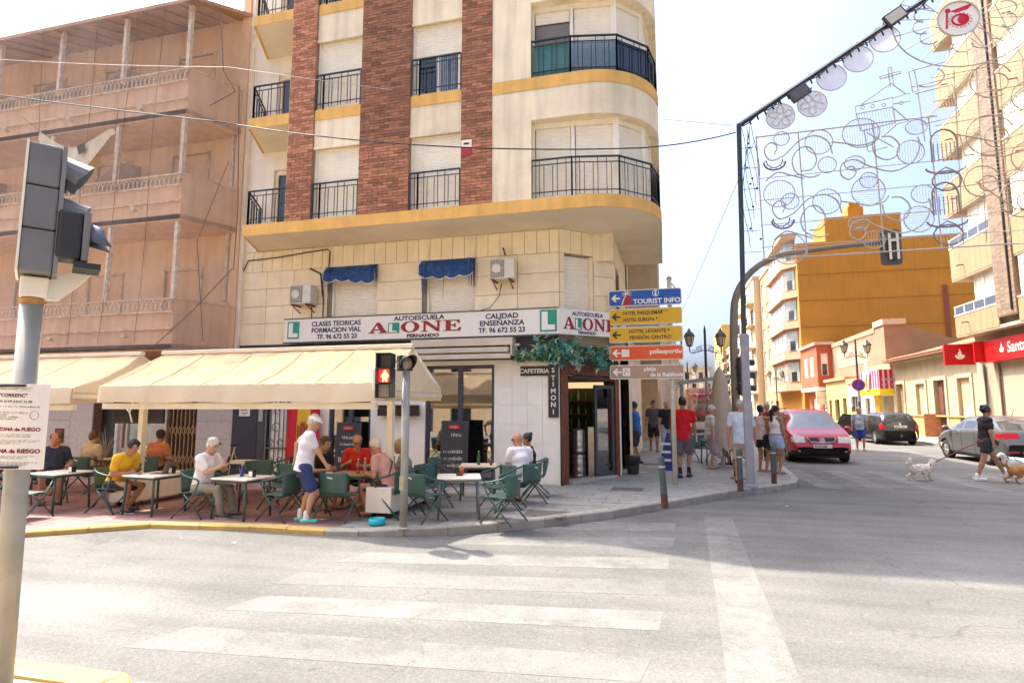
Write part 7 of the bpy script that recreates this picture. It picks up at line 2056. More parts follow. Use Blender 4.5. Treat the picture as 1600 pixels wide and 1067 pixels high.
bottle(-4.60, 8.25, .22, clear_b, "clear bottle with red label on the brown table, left one"); bottle(-4.50, 8.28, .23, clear_b, "clear bottle on the brown table, right one")
bottle(-3.20, 9.95, .24, green_b, "green bottle on the table by the wall")
for (x, y, z) in ((-4.605, 8.25, TZ), ):
 MB().lathe([(.0285, .05), (.0285, .10)], 12, (x + .005, y, z)).build("label", mat("strip_red"), bpy.data.objects["bottle.001"])
def glass_(x, y, m, label, h=.10, r=.03):
 G_ = tag(MB().lathe([(r * .8, 0), (r * .85, .01), (r, h), (r * .93, h), (r * .78, .012), (0, .012)], 12, (x, y, TZ)).build("drinking_glass", m, smooth=True), label, "glass")
glass_(-2.98, 9.98, mat("glass_red", (.3, .03, .04), .15, trans=.4), "glass of red drink beside the green bottle"); glass_(-4.3, 8.3, clear_b, "clear glass on the brown table"); glass_(-4.2, 8.2, mat("glass_dark", (.05, .03, .02), .2), "small dark coffee glass on the brown table")
MB_a = tag(MB().lathe([(.045, 0), (.05, .03), (.04, .03), (.035, .008), (0, .008)], 14, (-2.98, 8.34, TZ)).build("ashtray", mat("ashtray_dark", (.07, .03, .02), .3), smooth=True), "dark red ashtray on the small white table", "ashtray")
bk = empty("flower_cup", (-2.98, 8.55, TZ), label="red cup of flowers standing behind the small white table top", cat="cup")
MB().lathe([(.025, 0), (.032, .06)], 10, (-3.0, 8.5, TZ)).build("cup", mat("pack_red"), bk); MB().ball((-3.0, 8.5, TZ + .085), (.04, .04, .035), 8, 6).build("blossom", mat("blossom_orange", (.6, .16, .03), .7, .4, 60), bk)
lp = empty("laptop", (-7.55, 7.55, TZ), label="open brown laptop on the white table beside the canopy post", cat="laptop")
MB().obox((-7.62, 7.35, TZ + .002), (.22, 0, 0), (0, .26, 0), (0, 0, .012)).build("base", mat("laptop_grey", (.2, .17, .15), .4), lp); MB().obox((-7.40, 7.35, TZ + .014), (.09, 0, .17), (0, .26, 0), (.008, 0, -.004)).build("lid", mat("laptop_brown", (.18, .12, .08), .5), lp)
MB().lathe([(.03, 0), (.035, .035)], 10, (-7.7, 7.25, TZ)).build("cup", mat("cup_brown", (.3, .2, .1), .5), lp)
tag(MB().lathe([(.09, 0), (.115, .02), (.11, .09), (.10, .09), (.095, .025), (0, .02)], 18, (-3.83, 7.42, PZ)).build("water_bowl", mat("bowl_cyan", (.01, .50, .62), .4, .05), smooth=True), "bright cyan plastic bowl on the ground by the white box", "bowl")
WK = empty("walking_frame", (-8.7, 10.2, PZ), label="folding walking frame with black grips beside the accordion gate", cat="walking frame")
alu = mat("alu_beige", (.55, .48, .36), .4, metal=.5)
for sx in (-.24, .24):
 MB().tube([(-8.7 + sx, 9.95, PZ), (-8.7 + sx * .9, 10.15, .75), (-8.7 + sx * .9, 10.22, .92)], .014, 8).build("front_leg", alu, WK); MB().tube([(-8.7 + sx, 10.5, PZ), (-8.7 + sx * .9, 10.2, .80)], .014, 8).build("rear_leg", alu, WK)
 MB().tube([(-8.7 + sx * .9, 10.10, .94), (-8.7 + sx * .9, 10.30, .96)], .022, 8).build("grip", black_metal, WK); MB().lathe([(.06, -.015), (.06, .015)], 12, (-8.7 + sx, 9.95, PZ + .06), (1, 0, 0)).build("wheel", black_metal, WK)
MB().box(-8.9, -8.5, 10.05, 10.3, .50, .53).build("seat", black_metal, WK)
plant = empty("potted_plant", (-13.4, 11.6, PZ), label="spindly dry plant in the dark doorway on the left", cat="plant")
MB().lathe([(.12, 0), (.16, .3)], 12, (-13.4, 11.6, PZ)).build("pot", mat("pot_clay", (.3, .14, .08), .8), plant)
pm_ = MB()
for i in range(22):
 a = random.uniform(0, 6.28); L_2 = random.uniform(.5, .95); sp = random.uniform(.1, .45)
 pm_.tube([(-13.4, 11.6, .4), (-13.4 + sp * .4 * math.cos(a), 11.6 + sp * .3 * math.sin(a), .4 + L_2 * .6), (-13.4 + sp * math.cos(a), 11.6 + sp * .5 * math.sin(a), .4 + L_2)], [.008, .007, .002], 4)
tag(pm_.build("stems", mat("dry_stem", (.42, .36, .24), .8, .2, 10), plant), kind="stuff")
WB = empty("waste_bin", (-.75, 14.55, PZ), label="black waste bin with a liner beside the café door post", cat="bin")
MB().lathe([(.13, 0), (.17, .42), (.0, .42)], 16, (-.78, 14.55, PZ)).build("bucket", mat("bin_black", (.03, .03, .032), .5, .2), WB, smooth=False)
MB().lathe([(.155, .22), (.178, .30), (.185, .40), (.178, .44), (.16, .44)], 16, (-.78, 14.55, PZ)).build("liner", mat("bin_liner", (.02, .02, .022), .35, .3, 30), WB, smooth=True)
FB = empty("folding_board", (-.05, 15.6, PZ), label="blue pavement sign leaning behind the direction post", cat="sign board")
MB().extr([(-.20, 15.5, PZ), (.18, 15.5, PZ), (.18, 15.8, 1.05), (.02, 15.82, 1.05)], (0, .03, 0)).build("front_face", mat("board_blue", (.03, .05, .28), .5, .2, 3), FB)
MB().extr([(-.10, 16.15, PZ), (.28, 16.15, PZ), (.18, 15.85, 1.05), (.02, 15.85, 1.05)], (0, .03, 0)).build("rear_face", mat("board_blue"), FB)
pl_ = MB()
for z in (.35, .55, .75): pl_.obox((-.12, 15.49 + (z - .12) * .33 - .03, z), (.24, 0, 0), (0, .006, .0), (0, .02, .06))
pl_.build("print_band", white_paint, FB)
PR = empty("closed_parasol", (1.4, 16.6, PZ), label="closed beige parasol on the side-street terrace", cat="parasol")
MB().tube([(1.45, 16.6, PZ), (1.45, 16.6, 2.8)], .022, 8).build("pole", grey_metal, PR)
m = MB(); n = 16; vs = []
for z, r in ((2.78, .03), (2.6, .11), (2.2, .17), (1.6, .24), (1.0, .30), (.62, .33)):
 for i in range(n):
  a = 2 * math.pi * i / n; rr = r * (1 + .22 * math.cos(i * math.pi)); vs.append((1.45 + rr * math.cos(a), 16.6 + rr * math.sin(a) * .8, z + (.06 * math.cos(i * math.pi) if z < .7 else 0)))
m.add(vs, [(k * n + i, k * n + (i + 1) % n, (k + 1) * n + (i + 1) % n, (k + 1) * n + i) for k in range(5) for i in range(n)])
m.build("canopy", mat("parasol_beige", (.58, .48, .38), .9, .08, 5), PR, smooth=True)
MB().lathe([(.24, 0), (.24, .06), (.05, .08), (.05, .3)], 14, (1.45, 16.6, PZ)).build("base", grey_metal, PR)
TS = empty("terrace_screen", (1.2, 19.8, PZ), label="grey framed terrace screen of clear plastic in front of the red truck", cat="screen")
fg = mat("frame_grey", (.30, .30, .31), .5, .1)
for x in (.55, 1.62): MB().box(x - .06, x + .06, 19.8, 19.92, PZ, 2.55).build("post", fg, TS)
MB().bar((.45, 19.8, 2.50), (2.15, 20.1, 2.72), .12, .12).build("beam", fg, TS)
MB().box(.62, 1.55, 19.85, 19.856, .9, 2.35).build("clear_sheet", glass_mat("clear_sheet", (.93, .93, .93), .92), TS)
for k, (t, z) in enumerate((("la plora", 2.05), ("li agura", 1.83), ("el riu", 1.60), ("ro riu", 1.38))):
 text("lettering", t, .20, (1.48, 19.84, z), (1, 0, 0), mat("ink_red"), TS, align='RIGHT', bold=.004)
table(1.35, 17.6, 10, "dark table on the side-street terrace beside the man in black", top=mat("table_dark", (.08, .08, .085), .5), leg=black_metal, h=.68, w=.7, d=.7)
chair(2.0, 17.55, 178, "dark chair carrying the seated man in black", s=1.0); chair(1.05, 18.4, -60, "chair on the far side of the side-street terrace table", s=1.0)
# ================================================================ PEOPLE AND DOGS (smooth blended bodies)
def _norm(v): return v / (np.linalg.norm(v) + 1e-9)
class Cone:
 """tapered limb, optionally with an elliptical section (lat, dep radii at both ends)."""
 def __init__(s, a, b, ra, rb, k=.02, lat=None):
  s.a, s.b = np.array(a, float), np.array(b, float); s.k = k
  s.ra = np.array(ra if np.ndim(ra) else (ra, ra), float); s.rb = np.array(rb if np.ndim(rb) else (rb, rb), float)
  s.lat = None if lat is None else _norm(np.array(lat, float))
  m = max(s.ra.max(), s.rb.max()) + k + .02
  s.lo, s.hi = np.minimum(s.a, s.b) - m, np.maximum(s.a, s.b) + m
 def ev(s, X):
  ba = s.b - s.a; L2 = ba @ ba + 1e-12
  d = X - s.a; t = np.clip(d @ ba / L2, 0, 1)
  q = d - t[..., None] * ba
  if s.lat is None:
   return np.sqrt((q * q).sum(-1)) - (s.ra[0] + (s.rb[0] - s.ra[0]) * t)
  rl = s.ra[0] + (s.rb[0] - s.ra[0]) * t; rd = s.ra[1] + (s.rb[1] - s.ra[1]) * t
  l = q @ s.lat; o2 = np.maximum((q * q).sum(-1) - l * l, 0)
  e = np.sqrt((l / rl) ** 2 + o2 / rd ** 2)
  return (e - 1) * np.minimum(rl, rd)
class Ell:
 def __init__(s, c, r, k=.02, ax=None):
  s.c, s.r, s.k = np.array(c, float), np.array(r, float), k
  s.ax = np.eye(3) if ax is None else np.array(ax, float)
  m = s.r.max() + k + .02; s.lo, s.hi = s.c - m, s.c + m
 def ev(s, X):
  q = (X - s.c) @ s.ax.T
  return (np.sqrt(((q / s.r) ** 2).sum(-1)) - 1) * s.r.min()
def sdf_mesh(prims, h, cuts=(), subs=(), noise=0.0, seed=0):
 lo = np.min([p.lo for p in prims], 0); hi = np.max([p.hi for p in prims], 0)
 n = np.ceil((hi - lo) / h).astype(int) + 2
 F = np.full(n, .15)
 ax = [lo[i] + h * np.arange(n[i]) for i in range(3)]
 def sub(p):
  i0 = np.maximum(((p.lo - lo) / h).astype(int), 0); i1 = np.minimum(((p.hi - lo) / h).astype(int) + 2, n)
  sl = tuple(slice(a, b) for a, b in zip(i0, i1))
  G = np.stack(np.meshgrid(ax[0][sl[0]], ax[1][sl[1]], ax[2][sl[2]], indexing='ij'), -1)
  return sl, G
 for p in prims:
  sl, G = sub(p)
  if G.size == 0: continue
  d = p.ev(G); f = F[sl]; k = p.k
  w = np.clip(.5 + .5 * (f - d) / k, 0, 1)
  F[sl] = f * (1 - w) + d * w - k * w * (1 - w)
 G = None
 if cuts or noise:
  G = np.stack(np.meshgrid(*ax, indexing='ij'), -1)
 if noise:
  F = F + noise * (np.sin(G[..., 0] * 31 + G[..., 2] * 23 + seed) + np.sin(G[..., 1] * 37 - G[..., 2] * 19 + 2 * seed) + .7 * np.sin(G[..., 2] * 41 + G[..., 1] * 17 + G[..., 0] * 11)) / 2.7
 for (pt, nn) in cuts:
  F = np.maximum(F, (G - np.array(pt)) @ _norm(np.array(nn, float)))
 for p in subs:
  sl, Gs = sub(p)
  if Gs.size: F[sl] = np.maximum(F[sl], -p.ev(Gs))
 ins = F < 0
 C = [ins[i:n[0] - 1 + i, j:n[1] - 1 + j, k:n[2] - 1 + k] for i in (0, 1) for j in (0, 1) for k in (0, 1)]
 cnt = sum(c.astype(np.int8) for c in C)
 act = (cnt > 0) & (cnt < 8)
 idx = np.full(act.shape, -1, int); cells = np.argwhere(act); idx[act] = np.arange(len(cells))
 if len(cells) == 0: return np.zeros((0, 3)), np.zeros((0, 4), int)
 acc = np.zeros((len(cells), 3)); num = np.zeros(len(cells))
 off = [(i, j, k) for i in (0, 1) for j in (0, 1) for k in (0, 1)]
 for a in range(8):
  for b in range(a + 1, 8):
   if sum(abs(off[a][q] - off[b][q]) for q in range(3)) != 1: continue
   pa, pb = cells + off[a], cells + off[b]
   fa, fb = F[tuple(pa.T)], F[tuple(pb.T)]
   m = (fa < 0) != (fb < 0)
   t = np.where(m, fa / (fa - fb + 1e-20), 0)
   acc += np.where(m[:, None], pa + t[:, None] * (pb - pa), 0); num += m
 verts = lo + h * acc / num[:, None]
 quads = []
 for axn in range(3):
  o1, o2 = [q for q in range(3) if q != axn]
  s0 = [slice(None)] * 3; s1 = [slice(None)] * 3; s0[axn] = slice(0, -1); s1[axn] = slice(1, None)
  ch = ins[tuple(s0)] != ins[tuple(s1)]
  e = np.argwhere(ch)
  e = e[(e[:, o1] > 0) & (e[:, o2] > 0) & (e[:, o1] < n[o1] - 1) & (e[:, o2] < n[o2] - 1)]
  if len(e) == 0: continue
  def cell(d1, d2):
   c = e.copy(); c[:, o1] -= d1; c[:, o2] -= d2; return idx[tuple(c.T)]
  q = np.stack([cell(1, 1), cell(0, 1), cell(0, 0), cell(1, 0)], 1)
  fl = ins[tuple(e.T)]
  if axn == 1: fl = ~fl
  q[~fl] = q[~fl][:, ::-1]
  quads.append(q)
 return verts, np.concatenate(quads)
def np_mesh(name, verts, quads, m, parent=None):
 me = bpy.data.meshes.new(name)
 me.vertices.add(len(verts)); me.vertices.foreach_set("co", verts.astype(np.float32).ravel())
 me.loops.add(len(quads) * 4); me.loops.foreach_set("vertex_index", quads.astype(np.int32).ravel())
 me.polygons.add(len(quads)); me.polygons.foreach_set("loop_start", np.arange(0, len(quads) * 4, 4, dtype=np.int32))
 me.update(calc_edges=True)
 me.polygons.foreach_set("use_smooth", np.ones(len(quads), dtype=bool))
 me.materials.append(m)
 o = bpy.data.objects.new(name, me); COL.objects.link(o)
 if parent is not None: o.parent = parent
 return o
def ik(a, c, l1, l2, pole):
 a, c, pole = map(lambda v: np.array(v, float), (a, c, pole))
 d = c - a; L = np.linalg.norm(d); L = min(L, (l1 + l2) * .999)
 c = a + _norm(d) * L; u = _norm(d)
 x = (l1 * l1 - l2 * l2 + L * L) / (2 * L); hgt = math.sqrt(max(l1 * l1 - x * x, 0))
 p = pole - u * (pole @ u)
 return a + u * x + _norm(p) * hgt, c
SKIN = {"light": (.52, .30, .20), "tan": (.40, .21, .125), "red": (.50, .24, .155), "dark": (.22, .11, .065)}
def cloth(name, col, rough=.85):
 return mat("cloth_" + name, col, rough, .5 if name in ("patterned", "checked") else .12, 30 if name in ("patterned", "checked") else 9, bump=.5, bscale=25)
def person(label, loc, face, H, skin="light", top=("tee", "white", (.75, .75, .75)), bottom=("shorts", "navy", (.03, .04, .12)), hair=("short", (.03, .02, .015)),
   shoes=("shoe", (.7, .7, .7)), pose=None, res=.0125, belly=0.0, female=False, cap=None, glasses=None, group=None, z=PZ):
 P = dict(pose or {})
 s = H / 1.75; h = res / s
 sit = P.get("sit")
 lean = R(P.get("lean", 0)); ud = np.array([math.sin(lean), 0, math.cos(lean)])
 roll = R(P.get("roll", 0)); ud = _norm(ud + np.array([0, math.tan(roll), 0])); fd = _norm(np.array([math.cos(lean), 0, -math.sin(lean)]))
 yw = R(P.get("twist", 0)); lat = np.array([-math.sin(yw), math.cos(yw), 0])
 pel = np.array([P.get("px", 0), 0, (sit + .10) if sit else .93 + P.get("dz", 0)])
 hip = .095 if female else .09
 HL, HR = pel + np.array([0, hip, -.03]), pel + np.array([0, -hip, -.03])
 wai = pel + ud * .16; che = pel + ud * .36; shc = pel + ud * .49
 sw = .165 if female else .19
 SL, SR = shc + lat * sw, shc - lat * sw
 nk = shc + ud * .06; hd = nk + ud * .10 + fd * .015
 hy, hp = R(P.get("hyaw", 0)), R(P.get("hpitch", 0))
 hf = np.array([math.cos(hy) * math.cos(hp), math.sin(hy) * math.cos(hp), -math.sin(hp)])
 hl = np.array([-math.sin(hy), math.cos(hy), 0]); hu = np.cross(hf, hl)
 hc = hd + hu * .065 + hf * .02
 lf = np.array(P.get("lf", (.40, .11, .0) if sit else (.0, .10, 0.)), float); rf = np.array(P.get("rf", (.40, -.11, .0) if sit else (.0, -.10, 0.)), float)
 lfd = R(P.get("lfa", 8)); rfd = R(P.get("rfa", -8))
 AL, AR_ = lf + np.array([0, 0, .085]), rf + np.array([0, 0, .085])
 kp = P.get("kpole", (1, 0, .35 if sit else .1))
 KL, AL = ik(HL, AL, .43, .42, np.array(kp) + np.array([0, .15, 0])); KR, AR_ = ik(HR, AR_, .43, .42, np.array(kp) + np.array([0, -.15, 0]))
 lh = np.array(P.get("lh", (.30, .16, (sit or .5) + .25) if sit else (.04, .27, .80)), float); rh = np.array(P.get("rh", (.30, -.16, (sit or .5) + .25) if sit else (.04, -.27, .80)), float)
 EL_, WL = ik(SL, lh, .285, .25, P.get("lep", (-.6, .5, -.6))); ER, WR = ik(SR, rh, .285, .25, P.get("rep", (-.6, -.5, -.6)))
 tors = [Cone(pel - ud * .03, wai, (.158 if not female else .165, .112 + belly * .4), (.138 if not female else .120, .098 + belly), .05, lat),
   Cone(wai, che, (.138 if not female else .120, .098 + belly), (.165 if not female else .14, .112 + belly * .5), .05, lat),
   Cone(che, shc, (.165 if not female else .14, .112 + belly * .3), (.15 if not female else .125, .075), .05, lat),
   Cone(shc - lat * (sw - .04) , shc + lat * (sw - .04), .062, .062, .04)]
 if belly > .02: tors.append(Ell(wai + fd * (.02 + belly * .5) - ud * .02, (.11 + belly * .5, .125, .13), .09))
 if female:
  for q in (-1, 1): tors.append(Ell(che + lat * .065 * q + fd * .085 - ud * .0, (.055, .055, .06), .03))
 neck = [Cone(shc + ud * .0, hd, .062 if not female else .048, .052 if not female else .044, .03)]
 def arm(S, E_, W, g=0.0, w0=1.0): return [Cone(S, E_, .058 * w0 + g, .043 + g, .02), Cone(E_, W, .043 + g, .028 + g, .015)]
 def leg(Hh, K, A, g=0.0): return [Cone(Hh, K, .088 + g, .056 + g, .03), Cone(K, K + (A - K) * .35, .056 + g, .055 + g, .02), Cone(K + (A - K) * .3, A, .055 + g, .034 + g, .02)]
 def foot(A, f, ang, g=0.0, hh=.0):
  d = np.array([math.cos(ang), math.sin(ang), 0]); b = np.array([A[0], A[1], A[2] - .085])
  pitch = P.get("toe", 0)
  return [Cone(b + np.array([0, 0, .045]) - d * .05, b + d * .15 + np.array([0, 0, .035]), (.036 + g, .036 + g), (.043 + g, .026 + g), .02, np.cross(d, [0, 0, 1])), Cone(A, b + np.array([0, 0, .05]), .036 + g, .038 + g, .02)]
 def hand(W, E_, nm):
  d = _norm(W - E_); curl = P.get("curl", .5)
  ref = np.array(P.get(nm + "n", (0, 1 if nm == "l" else -1, 0)), float); ref = _norm(ref - d * (ref @ d))   # back of the hand
  sd = _norm(np.cross(d, ref)) * (1 if nm == "l" else -1)
  out = [Cone(W, W + d * .085, (.024, .018), (.040, .017), .012, sd)]
  base = W + d * .085
  for i, L in enumerate((.070, .080, .074, .058)):
   o = base + sd * (.032 - .0215 * i); m1 = o + d * L * .5 - ref * L * .18 * curl; m2 = m1 + d * L * .42 * (1 - .5 * curl) - ref * L * .42 * curl
   out += [Cone(o - d * .01, m1, .0095, .009, .004), Cone(m1, m2, .009, .0075, .004)]
  t0 = W + d * .03 + sd * .03; t1 = t0 + d * .035 + sd * .028 - ref * .01; t2 = t1 + d * .035 - ref * .015 + sd * .004
  out += [Cone(t0, t1, .013, .011, .006), Cone(t1, t2, .011, .009, .004)]
  return out
 hax = np.stack([hf, hl, hu])
 head = [Ell(hc + hu * .02 - hf * .012, (.098, .078, .105), .03, hax), Ell(hc - hu * .055 + hf * .022, (.068, .060, .070), .035, hax), Cone(hc - hu * .10 + hf * .062, hc - hu * .095 + hf * .05, .026, .03, .03),
   Cone(hc + hu * .01 + hf * .088, hc - hu * .035 + hf * .104, .010, .017, .008), Cone(hc - hu * .037 + hf * .1 - hl * .012, hc - hu * .037 + hf * .1 + hl * .012, .011, .011, .006),
   Cone(hc + hu * .028 + hf * .078 - hl * .04, hc + hu * .028 + hf * .078 + hl * .04, .015, .015, .015), Cone(hc - hu * .066 + hf * .082 - hl * .018, hc - hu * .066 + hf * .082 + hl * .018, .010, .010, .010)]
 for q in (-1, 1): head.append(Ell(hc + hl * .081 * q - hf * .008 - hu * .01, (.020, .010, .032), .006, hax))
 covered = bottom[0] in ("trousers",)
 body = tors + neck + head + arm(SL, EL_, WL) + arm(SR, ER, WR) + leg(HL, KL, AL) + leg(HR, KR, AR_) + foot(AL, lf, lfd) + foot(AR_, rf, rfd) + hand(WL, EL_, "l") + hand(WR, ER, "r")
 v, q = sdf_mesh(body, h)
 sk = mat("skin_" + skin, SKIN[skin], .55, .08, 14, spec=.35)
 o = np_mesh("person", v * s, q, sk)
 o.location = (loc[0], loc[1], z); o.rotation_euler = (0, 0, R(face))
 tag(o, label, "person", group)
 def child(nm, prims, m, cuts=(), subs=(), noise=0.0, hh=None):
  v, q = sdf_mesh(prims, hh or h, cuts, subs, noise, seed=len(label))
  return np_mesh(nm, v * s, q, m, o) if len(q) else None
 tm = cloth(top[1], top[2]); g = .016
 kind = top[0]
 if kind != "none":
  tt = [Cone(c.a, c.b, c.ra + g, c.rb + g, c.k, c.lat) if isinstance(c, Cone) else Ell(c.c, c.r + g, c.k) for c in tors]
  hem = P.get("hem", -.10 if kind in ("tee", "shirt", "polo") else (.10 if kind == "crop" else -.07))
  tt.append(Cone(pel + ud * hem, wai, (.190 + (0 if not female else -.01), .148 + belly * .8), (.16 if not female else .14, .115 + belly), .03, lat))
  if kind in ("tee", "shirt", "polo", "long"):
   fr = {"tee": .62, "polo": .62, "shirt": .70, "long": 1.0}[kind]
   for S, E_, W in ((SL, EL_, WL), (SR, ER, WR)):
    if kind == "long": tt += [Cone(S, E_, .072, .056, .02), Cone(E_, E_ + (W - E_) * .93, .056, .040, .015)]
    else: tt.append(Cone(S, S + (E_ - S) * fr, .076, .066, .02))
  else:
   tt = [c for c in tt if not (isinstance(c, Cone) and c.lat is None)]
   tt += [Cone(che + lat * .09 + fd * .06, shc + lat * .09 + ud * .02, .022, .020, .02), Cone(che - lat * .09 + fd * .06, shc - lat * .09 + ud * .02, .022, .020, .02)] if True else []
  cuts = [(pel + ud * hem, -ud)]
  if kind in ("tank", "crop"): pass
  subs = [Ell(shc + ud * .085 + fd * .03, (.075, .075, .055), .01)]
  if kind == "crop": subs.append(Ell(shc + ud * .03 + fd * .06, (.09, .085, .09), .01))
  c_ = child({"tee": "t_shirt", "polo": "polo_shirt", "shirt": "shirt", "long": "long_sleeve_shirt", "tank": "tank_top", "crop": "crop_top"}[kind], tt, tm, cuts, subs, .0075)
  if kind in ("polo", "shirt"):
   child("collar", [Cone(shc + ud * .045 - lat * .05 + fd * .0, shc + ud * .045 + lat * .05, .03, .03, .01), Cone(shc + ud * .04 - lat * .055, shc + ud * .015 + fd * .075 - lat * .02, .018, .014, .01), Cone(shc + ud * .04 + lat * .055, shc + ud * .015 + fd * .075 + lat * .02, .018, .014, .01)], tm, (), [Ell(shc + ud * .08 + fd * .02, (.058, .058, .06), .01)])
 bm_ = cloth(bottom[1], bottom[2]); bk = bottom[0]
 fr = {"shorts": .80, "mini": .42, "trousers": 1.0, "long_shorts": 1.0, "skirt": .55}[bk]
 bb = [Cone(pel - ud * .05, pel + ud * .10, (.178, .135 + belly * .5), (.16, .122 + belly * .7), .03, lat)]
 for Hh, K, A in ((HL, KL, AL), (HR, KR, AR_)):
  w1 = .098 if bk != "trousers" else .080
  bb.append(Cone(Hh, Hh + (K - Hh) * fr, .112, w1 if bk != "mini" else .108, .03))
  if bk in ("trousers",): bb += [Cone(K, K + (A - K) * .92, .080, .062, .02)]
  if bk == "long_shorts": bb.append(Cone(K, K + (A - K) * .10, .095, .092, .02))
 cuts = []
 child({"trousers": "trousers", "skirt": "skirt", "mini": "shorts"}.get(bk, "shorts"), bb, bm_, [(pel + ud * .09, ud)], (), .007)
 sm = mat("shoe_%s_%d%d%d" % (shoes[0], *[int(c * 99) for c in shoes[1]]), shoes[1], .6, .08, 20)
 for A, f, a in ((AL, lf, lfd), (AR_, rf, rfd)):
  if shoes[0] == "barefoot": continue
  so_ = child("shoe", [Cone(c.a, c.b, c.ra + .012, c.rb + .012, c.k, c.lat) for c in foot(A, f, a)[:1]] + ([Cone(A - np.array([0, 0, .01]), A - np.array([0, 0, .05]), .046, .05, .02)] if shoes[0] != "sandal" else []), sm,
     [((0, 0, A[2] - .02 if shoes[0] == "shoe" else A[2] - .055), (0, 0, 1))])
  if so_ and len(shoes) > 2:
   d = np.array([math.cos(a), math.sin(a), 0]); b = np.array([A[0], A[1], A[2] - .085])
   child("sole", [Cone(b + np.array([0, 0, .012]) - d * .06, b + d * .17 + np.array([0, 0, .012]), (.052, .020), (.050, .018), .01, np.cross(d, [0, 0, 1]))], mat("sole_%d%d%d" % tuple(int(c * 99) for c in shoes[2]), shoes[2], .6), ())
  if len(shoes) > 3:   # socks
   child("sock", [Cone(A - np.array([0, 0, .03]), A + np.array([0, 0, shoes[3]]) + (KL - AL if A is AL else KR - AR_) * 0, .046, .044, .01)], cloth("sock_%d" % int(shoes[4][0] * 99), shoes[4]))
 st, hcol = hair
 hm = mat("hair_%d_%d_%d" % tuple(int(c * 250) for c in hcol), hcol, .6, .25, 60, bump=.5, bscale=150)
 hp_ = None
 if st in ("short", "bun", "long", "pony", "balding"):
  hp_ = [Ell(hc + hu * .028 - hf * .018, (.106, .087, .110), .02, hax)]
  subs = [Ell(hc - hu * .035 + hf * .10, (.085, .10, .085), .02, hax), Ell(hc - hu * .12 + hf * .0, (.12, .12, .075), .02, hax)]
  if st == "balding": subs.append(Ell(hc + hu * .10 + hf * .03, (.10, .062, .075), .02, hax))
  if st == "bun": hp_.append(Ell(hc + hu * .10 - hf * .085, (.045, .045, .042), .015, hax))
  if st == "long":
   hp_ += [Cone(hc + hu * .02 - hf * .06, hc - hu * .22 - hf * .085, (.085, .055), (.075, .035), .04, hl)]
  if st == "pony": hp_ += [Cone(hc + hu * .05 - hf * .09, hc - hu * .05 - hf * .15, .04, .045, .03), Cone(hc - hu * .05 - hf * .15, hc - hu * .38 - hf * .12, (.045, .04), (.03, .025), .03, hl)]
  hsub = subs if st not in ("long", "pony") else subs[:1]
  if st == "short":
   hp_ += [Ell(hc + hu * (.04 + .09 * math.sin(e)) + hf * (-.02 + .085 * math.cos(e) * math.cos(a)) + hl * .075 * math.cos(e) * math.sin(a), (.022, .022, .020), .012) for a, e in [(rng.random() * 6.28, rng.random() * 1.5) for _ in range(34)]]
  child("hair", hp_, hm, (), hsub, .011)
 if cap:
  cm_ = cloth("cap_%d%d%d" % tuple(int(c * 99) for c in cap), cap)
  child("cap", [Ell(hc + hu * .045 - hf * .012, (.112, .094, .10), .02, hax), Cone(hc + hu * .052 + hf * .07, hc + hu * .043 + hf * .165, (.075, .012), (.06, .009), .02, hl)], cm_, [(hc + hu * .035 - hf * .02, -hu + .05 * hf)])
 em = mat("eye_dark", (.03, .02, .015), .3)
 eb = MB()
 if not glasses:
  for q in (-1, 1):
   c = (hc + hl * .032 * q + hf * .083 + hu * .004) * s; eb.ball(tuple(c), (.008 * s, .009 * s, .006 * s), 8, 5)
  eb.build("eyes", em, o, local=True)
 else:
  gm = mat("glasses_dark", (.015, .013, .012), .15) if glasses == "dark" else mat("glasses_rim", (.05, .03, .02), .3)
  for q in (-1, 1):
   c = (hc + hl * .034 * q + hf * .098 + hu * .004) * s
   if glasses == "dark": eb.ball(tuple(c), (.014 * s, .026 * s, .019 * s), 10, 6)
   else: eb.tube([tuple(c + (hl * .026 * math.cos(t) + hu * .02 * math.sin(t)) * s) for t in np.linspace(0, 6.28, 12, endpoint=False)], .004 * s, 4, closed=True)
   eb.tube([tuple(c + hl * .024 * q * s), tuple((hc + hl * .086 * q - hf * .005 + hu * .006) * s)], .004 * s, 4)
  eb.build("glasses", gm, o, local=True)
 mb_ = MB(); mb_.tube([tuple((hc - hu * .062 + hf * (.092 - abs(t) * .12) + hl * t) * s) for t in (-.024, -.012, 0, .012, .024)], .0045 * s, 5); mb_.build("mouth", mat("lip", (.28, .10, .08), .5), o, local=True)
 J = dict(pel=pel * s, wai=wai * s, che=che * s, shc=shc * s, WL=WL * s, WR=WR * s, EL=EL_ * s, ER=ER * s, hc=hc * s, fd=fd, ud=ud, lat=lat, SL=SL * s, SR=SR * s, s=s, KL=KL * s, KR=KR * s)
 return o, J
def part(o, name, mb, m, smooth=False): return mb.build(name, m, o, local=True, smooth=smooth)
SE = .40 * .87 / .87   # seat height in body units (chairs and terrace people share one scale)
TH = 1.50
wht, navy, blk = (.78, .78, .78), (.025, .04, .14), (.018, .018, .02)
o, J = person("man in a yellow t-shirt bent over his phone at the laptop table", (-8.23, 7.33), 2, TH, "tan", ("tee", "yellow", (.72, .42, .02)), ("shorts", "black", blk), ("short", (.02, .015, .012)), ("shoe", (.025, .025, .03), (.75, .75, .75)),
    dict(sit=.41, lean=24, hpitch=32, lh=(.38, .10, .70), rh=(.38, -.10, .70), lf=(.22, .10, 0), rf=(.36, -.10, 0)))
part(o, "phone", MB().obox(tuple((J["WL"] + J["WR"]) / 2 + np.array([.06, -.03, .01])), (.06, 0, .05), (0, .06, 0), (.006, 0, -.008)), black_metal)
